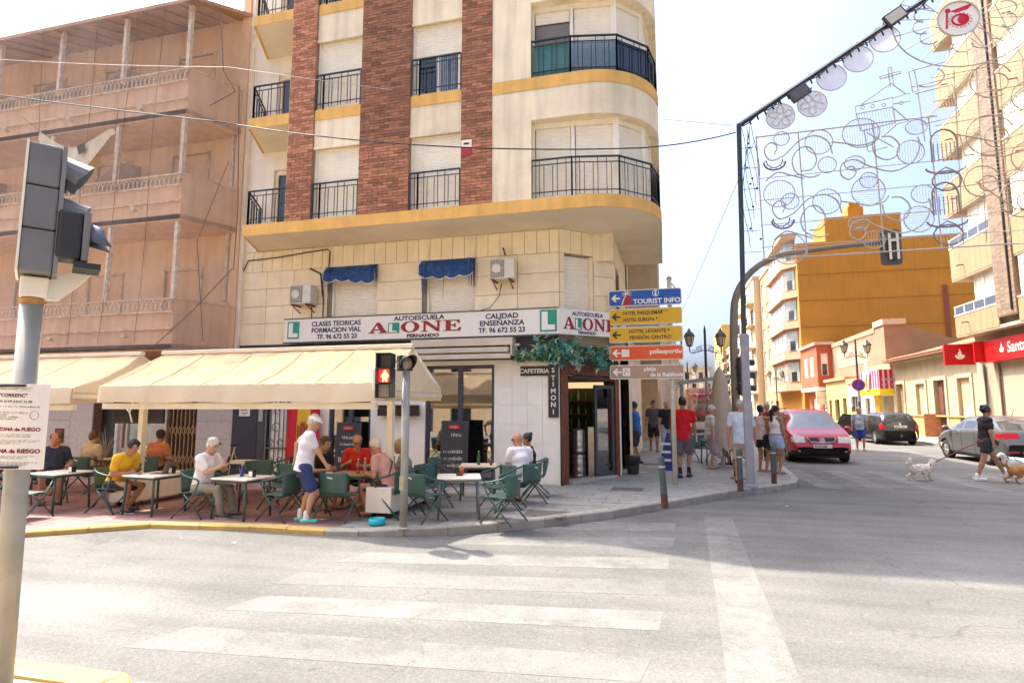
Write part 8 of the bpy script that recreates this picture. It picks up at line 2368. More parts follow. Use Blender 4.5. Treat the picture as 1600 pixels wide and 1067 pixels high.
o, J = person("white-haired old man in a white shirt looking at his phone", (-6.64, 7.34), 3, TH, "light", ("shirt", "offwhite", (.74, .73, .76)), ("trousers", "greygreen", (.25, .24, .19)), ("short", (.62, .60, .56)), ("shoe", (.05, .05, .055), (.65, .65, .65)),
    dict(sit=.41, lean=10, hpitch=22, lh=(.40, .06, .88), rh=(.40, -.05, .86), lf=(.55, .10, 0), rf=(.46, -.09, 0), lep=(-.3, .6, -.8), rep=(-.3, -.6, -.8)), belly=.02)
part(o, "phone", MB().obox(tuple((J["WL"] + J["WR"]) / 2 + np.array([.05, -.035, .03])), (.05, 0, .10), (0, .065, 0), (.006, 0, -.004)), black_metal)
o, J = person("man in a white cap, pale polo and navy shorts standing at the table", (-4.92, 7.32), 38, 1.47, "light", ("polo", "paleblue", (.70, .70, .78)), ("shorts", "navy", (.035, .05, .17)), ("short", (.5, .48, .45)), ("shoe", (.10, .62, .60), (.75, .25, .03), .09, wht),
    dict(lean=7, hpitch=20, hyaw=-18, lh=(-.13, .30, 1.02), rh=(.34, -.16, .92), lep=(-.7, .9, -.1), lf=(-.03, .11, 0), rf=(.05, -.11, 0)), cap=(.80, .80, .80), belly=.02)
person("man in a red t-shirt with glasses seated behind the brown table", (-5.02, 9.0), -70, TH, "red", ("tee", "red", (.55, .03, .02)), ("shorts", "navy", navy), ("balding", (.30, .22, .16)), ("shoe", (.4, .35, .3)),
  dict(sit=.41, lean=14, hpitch=20, hyaw=8, lh=(.36, .12, .74), rh=(.36, -.14, .80)), glasses="rim", belly=.04)
person("person in a dark top half hidden behind the man in the white cap", (-5.44, 8.4), -15, TH, "tan", ("tee", "black", blk), ("shorts", "black", blk), ("short", (.05, .03, .02)), ("sandal", (.2, .12, .08)), dict(sit=.41, lean=18, lh=(.40, .10, .72), rh=(.42, -.14, .72), hpitch=10))
o, J = person("white-haired man in a pink shirt with a bag strap leaning on the table", (-3.98, 8.06), 178, TH, "red", ("tee", "pink", (.62, .33, .27)), ("shorts", "navy", navy), ("short", (.60, .57, .52)), ("sandal", (.12, .07, .05)),
    dict(sit=.41, lean=20, hpitch=25, lh=(.36, .12, .70), rh=(.30, -.12, .84), lf=(.35, .1, 0), rf=(.22, -.1, 0)), glasses="rim", belly=.05)
sp = MB().tube([tuple(J["shc"] + J["lat"] * -.10 + J["ud"] * .06 - J["fd"] * .03), tuple(J["che"] + J["fd"] * -.155 - J["lat"] * .02), tuple(J["wai"] + J["lat"] * .12 - J["fd"] * .11), tuple(J["wai"] + J["lat"] * .17 + J["fd"] * .05), tuple(J["che"] + J["fd"] * .14), tuple(J["shc"] + J["fd"] * .08 - J["lat"] * .09 + J["ud"] * .05)], .012, 5, closed=True)
part(o, "bag_strap", sp, black_metal)
part(o, "bag", MB().obox(tuple(J["wai"] + J["lat"] * .13 + J["fd"] * .02 - J["ud"] * .14), tuple(J["fd"] * .16), tuple(J["lat"] * .06), tuple(J["ud"] * .12)), mat("bag_brown", (.06, .04, .03), .6))
person("blonde woman in a black and white patterned top at the brown table", (-3.95, 8.72), 196, 1.42, "tan", ("tee", "patterned", (.25, .24, .23)), ("shorts", "dark_green", (.05, .06, .05)), ("short", (.42, .30, .16)), ("sandal", (.2, .12, .08)), dict(sit=.41, lean=16, lh=(.32, .08, .92), rh=(.36, -.12, .72), hpitch=12), female=True)
person("bald man in a white t-shirt and sunglasses seated with his back to us", (-2.33, 9.55), 128, 1.52, "red", ("tee", "white", (.80, .79, .84)), ("shorts", "navy", navy), ("none", (.1, .1, .1)), ("shoe", (.05, .05, .05)), dict(sit=.41, lean=8, lh=(.34, .14, .72), rh=(.34, -.14, .72), hyaw=35, hpitch=10), glasses="dark", belly=.03)
person("dark-haired woman sitting beyond the bald man by the white wall", (-2.36, 10.42), 186, 1.46, "tan", ("tank", "black", blk), ("shorts", "black", blk), ("bun", (.015, .012, .01)), ("sandal", (.2, .12, .08)), dict(sit=.41, lean=4, hpitch=6, lh=(.34, .14, .72), rh=(.34, -.14, .72)), female=True)
person("man in a dark blue t-shirt sitting back at far left", (-10.12, 7.8), -38, TH, "red", ("tee", "darkblue", (.03, .035, .07)), ("shorts", "jeans", (.06, .09, .16)), ("balding", (.12, .08, .06)), ("shoe", (.1, .1, .1)), dict(sit=.41, lean=-8, lh=(.20, .22, .66), rh=(.24, -.20, .62), hpitch=-4), belly=.05)
person("woman with a brown bob in a beige top seen from behind", (-10.62, 8.85), 92, 1.46, "light", ("tee", "beige", (.56, .45, .36)), ("trousers", "brown", (.12, .08, .06)), ("short", (.13, .06, .03)), ("sandal", (.2, .12, .08)), dict(sit=.41, lean=6), female=True)
person("man in an orange t-shirt seen from behind near the canopy post", (-9.42, 9.2), 92, TH, "tan", ("tee", "orange", (.52, .18, .07)), ("shorts", "black", blk), ("short", (.02, .015, .012)), ("shoe", (.1, .1, .1)), dict(sit=.41, lean=8))
person("woman with her hair up beside the man in dark blue", (-11.2, 8.7), -60, 1.44, "red", ("tank", "cream", (.6, .52, .42)), ("shorts", "black", blk), ("bun", (.12, .07, .04)), ("sandal", (.2, .12, .08)), dict(sit=.41, lean=0), female=True, res=.015)
person("person in brown seated at the left edge behind the grey pole", (-10.15, 6.85), 20, 1.48, "tan", ("tee", "brown", (.22, .13, .08)), ("shorts", "black", blk), ("short", (.05, .03, .02)), ("shoe", (.1, .1, .1)), dict(sit=.41, lean=14), res=.015)
o, J = person("man in a blue t-shirt and cap holding a push handle by the dark shopfront", (-.80, 17.3), 172, 1.72, "red", ("tee", "blue", (.03, .16, .55)), ("shorts", "darkgrey", (.05, .045, .05)), ("short", (.05, .04, .03)), ("shoe", (.06, .06, .065)), dict(lean=4, lh=(.34, .08, 1.05), rh=(.38, -.14, 1.05), lf=(.03, .12, 0), rf=(-.06, -.10, 0)), cap=(.03, .03, .05), res=.015)
part(o, "waist_bag", MB().ball(tuple(J["pel"] + np.array([.05, -.18, .05])), (.11, .06, .08), 12, 8), black_metal, True)
tr = empty("cleaning_trolley", (-1.15, 16.9, PZ), label="upright cleaning trolley pushed by the man in blue", cat="trolley")
MB().tube([(-1.1, 16.95, .2), (-1.12, 17.0, 1.08), (-.98, 17.05, 1.12)], .014, 6).build("handle", grey_metal, tr); MB().box(-1.2, -.98, 16.75, 16.98, .16, .3).build("deck", black_metal, tr); MB().lathe([(.06, -.02), (.06, .02)], 12, (-1.0, 16.86, PZ + .06), (1, 0, 0)).build("wheel", black_metal, tr); MB().lathe([(.06, -.02), (.06, .02)], 12, (-1.18, 16.86, PZ + .06), (1, 0, 0)).build("wheel", black_metal, tr)
o, J = person("man in a grey printed t-shirt and sunglasses walking with a green bag", (-.42, 22.3), -84, 1.82, "tan", ("tee", "greyprint", (.09, .085, .10)), ("shorts", "black", blk), ("short", (.04, .03, .02)), ("shoe", (.2, .18, .15)), dict(lf=(.22, .09, 0), rf=(-.20, -.09, .02), lh=(.10, .27, .82), rh=(-.08, -.27, .82)), glasses="dark", res=.018)
part(o, "shopping_bag", MB().obox(tuple(J["WL"] + np.array([-.12, .0, -.52])), (.26, 0, 0), (0, .14, 0), (0, 0, .42)), mat("bag_green", (.02, .22, .08), .6))
person("man in a black t-shirt and pale jeans walking beside him", (.05, 21.3), -88, 1.80, "red", ("tee", "black", blk), ("trousers", "palejeans", (.36, .44, .55)), ("balding", (.1, .07, .05)), ("shoe", (.5, .5, .5)), dict(lf=(-.18, .09, .02), rf=(.2, -.09, 0), lh=(-.05, .28, .82), rh=(.08, -.27, .82)), res=.018)
o, J = person("man in a bright red t-shirt and grey shorts walking away", (.40, 14.15), 86, 1.80, "tan", ("tee", "brightred", (.62, .005, .01)), ("shorts", "greyblue", (.13, .13, .17)), ("short", (.012, .01, .01)), ("shoe", (.03, .03, .04), (.03, .03, .03), .11, (.02, .02, .045)), dict(lf=(-.10, .09, 0), rf=(.12, -.09, 0), lh=(.08, .28, .86), rh=(.16, -.26, .90)), res=.013)
part(o, "paper_bag", MB().obox(tuple(J["WR"] + np.array([.0, -.03, -.14])), (.12, 0, .03), (0, .02, 0), (-.02, 0, .16)), white_paint)
person("old man in a pale shirt, lilac shorts and white cap on the pavement", (1.12, 16.3), 12, 1.62, "light", ("polo", "palegrey", (.66, .66, .62)), ("long_shorts", "lilac", (.34, .28, .36)), ("short", (.5, .48, .45)), ("sandal", (.25, .13, .08)), dict(lean=4, hpitch=4, hyaw=-8, lh=(.06, .26, .78), rh=(.02, -.26, .78), lf=(.06, .1, 0), rf=(-.04, -.1, 0)), cap=(.72, .66, .64), res=.014)
person("man in a black t-shirt sitting turned away at the pavement table", (2.0, 17.5), 172, 1.72, "tan", ("tee", "black", blk), ("shorts", "khaki", (.36, .28, .18)), ("short", (.06, .035, .02)), ("sandal", (.08, .05, .04)), dict(sit=.41, lean=20, hpitch=16, lh=(.38, .12, .72), rh=(.38, -.12, .72), lf=(.42, .1, 0), rf=(.30, -.12, 0)), res=.014)
person("man in a pale blue shirt and beige shorts behind the lilac post", (1.56, 13.35), 78, 1.74, "red", ("shirt", "lightblue", (.55, .62, .75)), ("shorts", "beige", (.40, .29, .17)), ("balding", (.45, .40, .35)), ("shoe", (.04, .035, .03)), dict(lh=(-.06, .27, .86), rh=(.10, -.26, .90), lf=(0, .11, 0), rf=(.03, -.11, 0), lean=2), belly=.05, res=.013)
o, J = person("girl in a white crop top and pale blue shorts with a long black ponytail", (2.60, 15.5), 40, 1.62, "tan", ("crop", "white", (.80, .79, .80)), ("mini", "skyblue", (.42, .52, .78)), ("pony", (.008, .007, .007)), ("sandal", (.45, .27, .18)), dict(lh=(.08, .22, .84), rh=(.08, -.23, .82), lf=(.03, .08, 0), rf=(-.03, -.08, 0), hyaw=-10, hpitch=4), female=True, res=.012)
o, J = person("girl in a pale pink top and black skirt with her hair up", (2.32, 15.85), 50, 1.62, "tan", ("tank", "palepink", (.70, .55, .55)), ("mini", "blackskirt", blk), ("bun", (.008, .007, .007)), ("sandal", (.5, .3, .24)), dict(lh=(.10, .22, .88), rh=(.04, -.23, .82), lf=(0, .08, 0), rf=(.05, -.08, 0)), female=True, res=.013)
part(o, "handbag", MB().ball(tuple(J["pel"] + np.array([.02, -.19, -.22])), (.09, .05, .11), 12, 8), black_metal, True)
o, J = person("woman in a black t-shirt and shorts with headphones walking two dogs", (7.30, 16.3), 2, 1.74, "tan", ("tee", "black", blk), ("mini", "blackgreen", (.02, .03, .028)), ("bun", (.008, .007, .007)), ("shoe", (.78, .78, .80), (.78, .78, .80), .05, wht), dict(lf=(.40, .07, .03), rf=(-.26, -.07, 0), lh=(.32, .20, .92), rh=(.05, -.24, .88), lean=4, toe=1, hem=-.16), female=True, res=.012, z=0.004)
hp_b = MB().tube([tuple(J["hc"] + np.array([.0, .09 * math.cos(t), .02 + .115 * math.sin(t)])) for t in np.linspace(0, math.pi, 12)], .012, 6)
for q in (-1, 1): hp_b.lathe([(.04, -.015), (.042, 0), (.035, .02)], 12, tuple(J["hc"] + np.array([0, .085 * q, -.005])), (0, q, 0))
part(o, "headphones", hp_b, black_metal, True)
bl = MB().tube([tuple(J["pel"] + np.array([.135 * math.cos(t), .19 * math.sin(t), .02 + .05 * math.sin(t)])) for t in np.linspace(0, 6.28, 20, endpoint=False)], .016, 5, closed=True); part(o, "red_belt", bl, mat("leash_red", (.22, .01, .03), .6))
part(o, "waist_pouch", MB().ball(tuple(J["pel"] + np.array([.14, -.14, -.05])), (.07, .06, .08), 10, 7), black_metal, True)
part(o, "chest_print", MB().extr([tuple(J["che"] + np.array(p)) for p in ((-.02, -.175, .10), (.05, -.172, .13), (.12, -.13, .11), (.06, -.17, .09))], (0, -.004, 0)), white_paint)
person("man in a checked shirt and blue shorts beside the open black car door", (7.55, 26.4), -100, 1.72, "red", ("shirt", "checked", (.36, .40, .50)), ("shorts", "royalblue", (.02, .05, .32)), ("none", (.1, .1, .1)), ("shoe", (.5, .42, .34)), dict(lh=(.05, .28, .82), rh=(.05, -.28, .82), lf=(.10, .11, 0), rf=(-.06, -.11, 0)), belly=.05, res=.018, z=0)
person("person in a yellow-green vest behind the black car", (10.2, 36.5), 200, 1.72, "tan", ("tee", "vestgreen", (.45, .62, .06)), ("trousers", "black", blk), ("short", (.03, .02, .02)), ("shoe", (.05, .05, .05)), {}, res=.022, z=0)
person("grey-haired passer-by beside the red car's window", (3.0, 19.2), 60, 1.70, "red", ("tee", "maroon", (.25, .03, .04)), ("trousers", "dark", blk), ("short", (.35, .32, .30)), ("shoe", (.05, .05, .05)), {}, res=.016)
def dog(label, loc, face, col, Hs, fluffy, collar=None, spots=None, tail_up=True, hz=.0):
 k = Hs / .34
 b = [Cone((-.17, 0, .24), (.14, 0, .25), (.075, .085), (.085, .10), .03, (0, 1, 0)), Cone((.12, 0, .26), (.22, 0, .36), .062, .05, .03), Ell((.255, 0, .385 + hz), (.062, .055, .055), .02), Cone((.27, 0, .37 + hz), (.345, 0, .355 + hz), .032, .022, .015), Ell((.352, 0, .362 + hz), (.012, .014, .011), .005)]
 for q in (-1, 1):
  b += [Cone((.24, .05 * q, .41 + hz), (.225, .075 * q, .345 + hz), (.018, .012), (.024, .010), .01, (1, 0, 0))]
  fx_ = .13 + .07 * q
  b += [Cone((.12, .05 * q, .22), (fx_ * .9, .052 * q, .12), .042, .026, .02), Cone((fx_ * .9, .052 * q, .12), (fx_ + .02, .052 * q, .02), .024, .019, .012), Cone((fx_ + .01, .052 * q, .016), (fx_ + .05, .052 * q, .014), .018, .016, .01)]
  hx = -.15 - .06 * q
  b += [Cone((-.15, .05 * q, .22), (-.11 - .05 * q, .055 * q, .14), .055, .032, .02), Cone((-.11 - .05 * q, .055 * q, .14), (hx - .07, .055 * q, .085), .028, .02, .012), Cone((hx - .07, .055 * q, .085), (hx - .045, .055 * q, .02), .019, .017, .01), Cone((hx - .045, .055 * q, .016), (hx - .005, .055 * q, .014), .018, .015, .01)]
 if tail_up: b += [Cone((-.23, 0, .27), (-.28, 0, .36), .026, .024, .02), Cone((-.28, 0, .36), (-.24, 0, .43), .030 if fluffy else .018, .034 if fluffy else .012, .02)]
 if fluffy:
  for i in range(120):
   t = rng.random(); a = rng.random() * 6.28; x = -.2 + .36 * t; b.append(Ell((x, .085 * math.cos(a), .245 + .09 * math.sin(a)), (.028, .022, .022), .012))
  for i in range(40):
   a, e = rng.random() * 6.28, rng.random() * 3.14; b.append(Ell((.25 + .055 * math.cos(a) * math.sin(e), .055 * math.sin(a) * math.sin(e), .395 + hz + .05 * math.cos(e)), (.02, .02, .02), .012))
  for i in range(24): b.append(Ell((-.25 + .05 * rng.random(), .03 * (rng.random() - .5), .36 + .1 * rng.random()), (.03, .03, .03), .012))
 v, q = sdf_mesh(b, .0085)
 o = np_mesh("dog", v * k, q, mat("fur_" + "%d%d%d" % tuple(int(c * 99) for c in col), col, .9, .14, 30, bump=.8, bscale=120)); o.location = (*loc, .004); o.rotation_euler = (0, 0, R(face)); tag(o, label, "dog")
 e = MB()
 for s_ in (-1, 1): e.ball((.295 * k, .028 * s_ * k, (.395 + hz) * k), .008 * k, 8, 5)
 e.ball((.362 * k, 0, (.364 + hz) * k), (.010 * k, .012 * k, .010 * k), 8, 5); e.build("eyes_and_nose", black_metal, o, local=True)
 if collar is not None:
  MB().tube([(.165 * k + .02 * k * math.sin(t), .064 * k * math.cos(t), .315 * k + .06 * k * math.sin(t)) for t in np.linspace(0, 6.28, 16, endpoint=False)], .012 * k, 5, closed=True).build("collar", collar, o, local=True)
 return o
lr = mat("leash_red")
dog("small fluffy white dog on a red lead on the crossing", (5.82, 16.0), 8, (.74, .66, .60), .36, True, lr)
dog("short-haired brown dog with a curled tail at the right edge", (7.80, 15.95), 10, (.42, .19, .06), .40, False, black_metal)
dog("white dog with dark patches at the right edge beyond the brown dog", (8.75, 18.2), 195, (.76, .74, .72), .42, False, black_metal)
tag(MB().tube([(5.98, 16.03, .35), (6.4, 16.1, .55), (6.9, 16.2, .80), (7.2, 16.15, .93)], .012, 6).build("dog_lead", lr), "dark red lead running from the white dog to the woman's belt", "lead")
tag(MB().tube([(8.0, 16.0, .38), (7.8, 16.1, .5), (7.62, 16.2, .85)], .008, 6).build("dog_lead", black_metal), "thin black lead of the brown dog at the right edge", "lead")
# ================================================================ VEHICLES
def car(name, label, cat, loc, head, L, w, top, belt, paint, wsx, rwx, side, front, wheels, rw=.31):
 B = empty(name, (*loc, .004), R(head), label, cat)
 n = 110
 xs = np.linspace(-L / 2, L / 2, n)
 tx, tz = zip(*top); bx, bz = zip(*belt)
 sm = lambda a: np.convolve(np.pad(a, 3, mode='edge'), np.ones(7) / 7, 'valid')
 zt = sm(np.interp(xs, tx, tz)); zb = np.minimum(sm(np.interp(xs, bx, bz)), zt - .03)
 e = np.clip((L / 2 - np.abs(xs)) / .45, 0, 1); ww = w * (.80 + .20 * np.sqrt(e)); zs = .20 + .10 * (1 - np.sqrt(e))
 c = np.clip((zt - zb) / .4, 0, 1); wr = ww * (.95 - .20 * c)
 rows = []
 ctl = [(0, zs), (ww * .90, zs), (ww * .985, zs + .12), (ww, (zs + zb) / 2 + .02), (ww * .985, zb - .05), (ww * .965, zb), (wr + .02, zt - .10 * c - .01), (wr * .86, zt - .03 * c), (wr * .5, zt - .004), (0 * ww, zt)]
 sub = [3, 3, 4, 5, 2, 6, 3, 3, 4]
 Y, Z = [], []
 for (a, b, k) in zip(ctl[:-1], ctl[1:], sub):
  for t in np.arange(k) / k:
   Y.append(np.broadcast_to(a[0] + (b[0] - a[0]) * t, xs.shape)); Z.append(np.broadcast_to(a[1] + (b[1] - a[1]) * t, xs.shape))
 Y.append(0 * xs); Z.append(zt); Y, Z = np.array(Y), np.array(Z); m = len(Y)
 r_glass0, r_glass1, r_top = sum(sub[:5]), sum(sub[:6]), sum(sub[:7])
 def part_of(x, y, z, r, cc):
  ay = abs(y)
  if cc > .45 and r_glass0 + 0 < r < r_glass1 - 1 and any(a < x < b for a, b in side): return "side_window"
  if r >= r_top - 1 and wsx[0] < x < wsx[1]: return "windscreen"
  if r >= r_top - 1 and rwx[0] < x < rwx[1]: return "rear_window"
  for (nm, x0, x1, y0, y1, z0, z1) in front:
   if x0 < x < x1 and y0 < ay < y1 and z0 < z < z1: return nm + ("_l" if y > 0 and nm in ("headlight", "tail_light") else "")
  if z < .30: return "sill"
  return "body"
 G_ = {}
 for sgn in (1, -1):
  for i in range(n - 1):
   for r in range(m - 1):
    P = [(xs[i], sgn * Y[r, i], Z[r, i]), (xs[i + 1], sgn * Y[r, i + 1], Z[r, i + 1]), (xs[i + 1], sgn * Y[r + 1, i + 1], Z[r + 1, i + 1]), (xs[i], sgn * Y[r + 1, i], Z[r + 1, i])]
    cx_ = sum(p[0] for p in P) / 4; cy_ = sum(p[1] for p in P) / 4; cz_ = sum(p[2] for p in P) / 4
    if abs(cy_) > .45 * w and any(math.hypot(cx_ - q, cz_ - rw) < rw + .045 for q in wheels): continue
    nm = part_of(cx_, cy_, cz_, r, c[i])
    G_.setdefault(nm, MB()).add(P if sgn > 0 else P[::-1], [(0, 1, 2, 3)])
 mats = {"body": paint, "sill": mat("car_black_trim", (.02, .02, .022), .6), "side_window": mat("car_glass", (.03, .035, .04), .04, .1, 1, spec=.8), "windscreen": mat("car_windscreen", (.16, .20, .23), .04, .25, 1.2, spec=.9), "rear_window": mat("car_glass"),
   "headlight": mat("car_headlight", (.62, .60, .55), .12, .2, 12, spec=.9), "headlight_l": mat("car_headlight"), "tail_light": mat("car_taillight", (.42, .01, .015), .15, .15, 10), "tail_light_l": mat("car_taillight"), "grille": mat("car_grille", (.012, .012, .014), .4), "bumper": mat("car_black_trim")}
 for nm, mb in G_.items():
  o = mb.build(nm.replace("_l", "") if nm.endswith("_l") else nm, mats[nm], B, local=True)
  bm = bmesh.new(); bm.from_mesh(o.data); bmesh.ops.remove_doubles(bm, verts=bm.verts, dist=.0008)
  if nm in ("body", "sill"):
   for v_ in bm.verts:
    if not v_.is_boundary: continue
    for q in wheels:
     d = math.hypot(v_.co.x - q, v_.co.z - rw)
     if abs(d - rw - .05) < .06 and abs(v_.co.y) > .4 * w and d > .05:
      k = (rw + .05) / d; v_.co.x = q + (v_.co.x - q) * k; v_.co.z = rw + (v_.co.z - rw) * k
  bmesh.ops.recalc_face_normals(bm, faces=bm.faces)
  bm.to_mesh(o.data); bm.free(); auto_smooth(o, 35)
 MB().box(-L / 2 + .3, L / 2 - .3, -w * .80, w * .80, .16, .75).build("chassis", mat("car_black_trim"), B, local=True)
 for q in wheels:
  for sgn in (1, -1):
   W = MB().lathe([(rw * .62, -.09), (rw * .95, -.10), (rw, -.06), (rw, .06), (rw * .95, .10), (rw * .66, .10)], 28, (q, sgn * (w - .12), rw), (0, sgn, 0), caps=False).build("wheel", mat("tyre", (.018, .018, .019), .85, .2, 30), B, local=True, smooth=True)
   rm = MB().lathe([(rw * .66, .085), (rw * .62, .06), (rw * .2, .065), (0, .07)], 24, (q, sgn * (w - .12), rw), (0, sgn, 0))
   for k in range(7):
    a = k * 2 * math.pi / 7; d = V(math.cos(a), 0, math.sin(a)); rm.bar(V(q, sgn * (w - .035), rw) + d * rw * .12, V(q, sgn * (w - .035), rw) + d * rw * .62, .045, .02, (0, 1, 0))
   rm.build("rim", mat("alloy", (.45, .45, .46), .35, .1, metal=.7), W, local=True)
 for sx in [side[0][0] - .02] + [(a[1] + b[0]) / 2 for a, b in zip(side[:-1], side[1:])] + [side[-1][1] + .12]:
  i = int(np.argmin(abs(xs - sx)))
  for sgn in (1, -1): MB().tube([(xs[i], sgn * (Y[r, i] + .001), Z[r, i]) for r in range(4, r_glass0 + 1) if not any(math.hypot(xs[i] - q, Z[r, i] - rw) < rw + .06 for q in wheels)], .005, 4).build("door_gap", black_metal, B, local=True)
 for sgn in (1, -1):
  xm = wsx[0] + .45
  MB().ball((xm, sgn * (w + .10), 1.03), (.07, .11, .085), 12, 8).tube([(xm, sgn * (w - .03), .97), (xm, sgn * (w + .06), 1.0)], .025, 6).build("mirror", paint, B, local=True, smooth=True)
  for x in np.linspace(side[0][0] + .15, side[-1][1] - .25, 2): MB().box(x - .09, x + .09, sgn * (w * .99) - .015, sgn * (w * .99) + .015, .86, .885).build("door_handle", paint, B, local=True)
 return B
def plate(B, x, z, t, sgn, y=0.0):
 o = MB().box(min(x, x + .012 * sgn), max(x, x + .012 * sgn), y - .26, y + .26, z, z + .11).build("number_plate", sign_white, B, local=True)
 o2 = text("plate_text", t, .095, (x + .016 * sgn, y + .23 * -sgn, z + .022), (0, sgn, 0), mat("ink_black"), None, bold=.002, xs=.95)
 o2.parent = o
red_paint = mat("paint_red", (.42, .006, .012), .28, .04, 2, coat=.6)
van = car("red_van", "red people carrier facing us in the side street", "car", (4.66, 22.12), -90, 4.4, .90,
 [(-2.2, .45), (-2.17, .95), (-2.05, 1.35), (-1.9, 1.55), (-1.5, 1.63), (0, 1.65), (.45, 1.61), (.68, 1.52), (1.32, 1.06), (1.5, 1.0), (1.95, .88), (2.10, .74), (2.17, .58), (2.2, .36)],
 [(-2.2, .95), (-1.8, 1.0), (1.3, .99), (1.9, .80), (2.2, .62)], red_paint, (.66, 1.36), (-2.1, -1.85), [(-1.75, -.85), (-.78, -.02), (.06, .72)],
 [("headlight", 1.86, 2.2, .46, .84, .64, .80), ("grille", 1.98, 2.3, 0, .36, .64, .74), ("bumper", 1.9, 2.3, 0, .95, .2, .38)], (-1.36, 1.36))
plate(van, 2.195, .47, "9570 KBS", 1)
MB().lathe([(.075, 0), (.08, .012), (.07, .018)], 20, (2.15, 0, .69), (1, 0, 0)).tube([(2.172, -.045, .72), (2.172, -.02, .66), (2.172, 0, .70), (2.172, .02, .66), (2.172, .045, .72)], .007, 5).build("badge", steel, van, local=True)
MB().tube([(2.07, -.40, .77), (2.16, -.33, .655), (2.19, 0, .635), (2.16, .33, .655), (2.07, .40, .77)], .016, 6).build("grille_trim", mat("chrome", (.7, .7, .7), .15, metal=1), van, local=True)
for s_ in (-1, 1):
 MB().tube([(-1.7, s_ * .66, 1.66), (.3, s_ * .66, 1.68)], .018, 6).build("roof_rail", black_metal, van, local=True)
 MB().ball((2.12, s_ * .66, .36), (.03, .06, .04), 8, 6).build("fog_light", steel, van, local=True)
MB().box(.45, .75, -.55, .55, .95, 1.1).build("dashboard", mat("car_black_trim"), van, local=True)
blk_paint = mat("paint_black", (.022, .024, .026), .25, .1, 2, coat=.5)
wag = car("black_estate_car", "black estate car parked with its rear towards us and a door open", "car", (10.4, 32.75), 91, 4.4, .85,
 [(-2.2, .45), (-2.18, .78), (-2.10, .98), (-1.86, 1.36), (-1.70, 1.45), (-.3, 1.50), (.25, 1.45), (1.12, .98), (1.3, .94), (1.9, .83), (2.12, .66), (2.2, .4)],
 [(-2.2, .93), (1.2, .93), (2.2, .6)], blk_paint, (.36, 1.12), (-2.10, -1.80), [(-1.65, -.85), (-.78, .0), (.07, .6)],
 [("tail_light", -2.2, -1.93, .56, .9, .72, .98), ("bumper", -2.3, -2.05, 0, .9, .3, .55), ("headlight", 1.85, 2.2, .45, .8, .58, .72)], (-1.33, 1.33))
plate(wag, -2.18, .78, "~4 3", -1)
MB().box(-2.24, -2.19, -.02, .02, .40, .46).build("tow_ball", steel, wag, local=True)
MB().ball((-2.17, 0, .93), (.02, .05, .05), 8, 6).build("badge", steel, wag, local=True)
dr = MB(); dr.extr([(0, 0, .3), (0, 0, .92), (-.05, .25, 1.36), (-.05, .75, 1.40), (0, 1.0, .95), (0, 1.0, .32)], (.05, 0, 0))
dro = dr.build("open_door", blk_paint, wag, local=True); dro.location = (.55, .84, 0); dro.rotation_euler = (0, 0, R(-15))
gry = mat("paint_grey", (.13, .135, .145), .28, .05, 2, coat=.5, metal=.3)
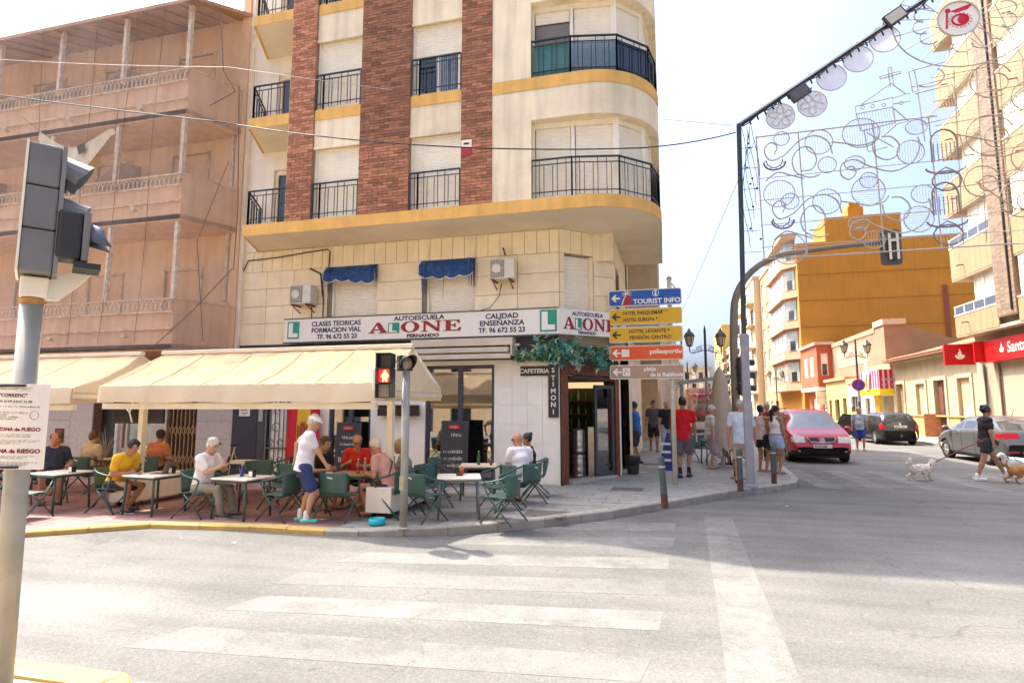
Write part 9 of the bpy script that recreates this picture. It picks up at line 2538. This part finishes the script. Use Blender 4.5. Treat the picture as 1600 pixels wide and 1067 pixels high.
hat = car("grey_hatchback", "grey hatchback parked at the right behind the woman with dogs", "car", (10.2, 22.1), 90, 4.35, .90,
 [(-2.17, .45), (-2.15, .80), (-2.05, .98), (-1.55, 1.30), (-.9, 1.44), (0, 1.46), (.4, 1.41), (1.2, .98), (1.35, .95), (1.9, .82), (2.1, .65), (2.17, .4)],
 [(-2.17, .98), (-1.5, 1.02), (1.2, .93), (2.17, .6)], gry, (.48, 1.18), (-1.95, -1.45), [(-1.35, -.72), (-.64, .1), (.17, .66)],
 [("tail_light", -2.17, -1.86, .42, .92, .82, .95), ("bumper", -2.3, -1.95, 0, .9, .2, .36), ("headlight", 1.8, 2.2, .5, .85, .6, .74)], (-1.32, 1.33))
plate(hat, -2.165, .56, "~4 3", -1)
MB().box(-2.16, -2.12, .45, .74, .40, .46).build("reflector", mat("car_taillight"), hat, local=True); MB().box(-2.16, -2.12, -.74, -.45, .40, .46).build("reflector", mat("car_taillight"), hat, local=True)
MB().tube([(-1.0, 0, 1.44), (-1.15, 0, 1.66)], [.012, .004], 6).build("aerial", black_metal, hat, local=True); MB().ball((-2.13, 0, .90), (.02, .06, .035), 8, 6).build("badge", steel, hat, local=True)
TK = empty("red_lorry", (2.7, 41.5, PZ), label="red box lorry with pale panel standing behind the terrace screen", cat="lorry")
def tb(nm, x0, x1, y0, y1, z0, z1, m, bv=.05): return MB().box(x0 - 2.7, x1 - 2.7, y0 - 41.5, y1 - 41.5, z0, z1).build(nm, m, TK, local=True, bevel=bv)
tb("box_body", 1.45, 3.95, 41.2, 46, .7, 2.9, red_paint, .12); tb("cab", 1.5, 3.9, 39.6, 41.15, .45, 2.5, red_paint, .2)
ws = tb("windscreen", 1.68, 3.72, 39.57, 39.62, 1.35, 2.15, mat("car_windscreen"), .0); tb("grille", 2.0, 3.4, 39.57, 39.61, .75, 1.05, mat("car_grille"), .0); tb("pale_panel", 1.62, 3.3, 41.15, 41.19, 2.0, 2.85, mat("panel_pink", (.6, .35, .33), .5), .0)
for x in (1.75, 3.45): tb("headlight", x - .12, x + .22, 39.55, 39.6, .75, .98, mat("car_headlight"), .02)
for x in (1.6, 3.8): tb("mirror", x - .16, x + .02, 39.5, 39.6, 1.4, 1.85, black_metal, .02)
tb("bumper", 1.5, 3.9, 39.5, 39.6, .35, .68, white_paint, .03)
for x in (1.62, 3.78):
 for y in (40.4, 44.8): MB().lathe([(.2, -.12), (.42, -.12), (.42, .12), (.2, .12), (0, .1)], 20, (x - 2.7, y - 41.5, .42), (1, 0, 0)).build("wheel", mat("tyre"), TK, local=True)
for o in bpy.data.objects:
 if o.name.startswith("net_wire"): o["kind"] = "stuff"
bpy.data.scenes.remove(TXT)
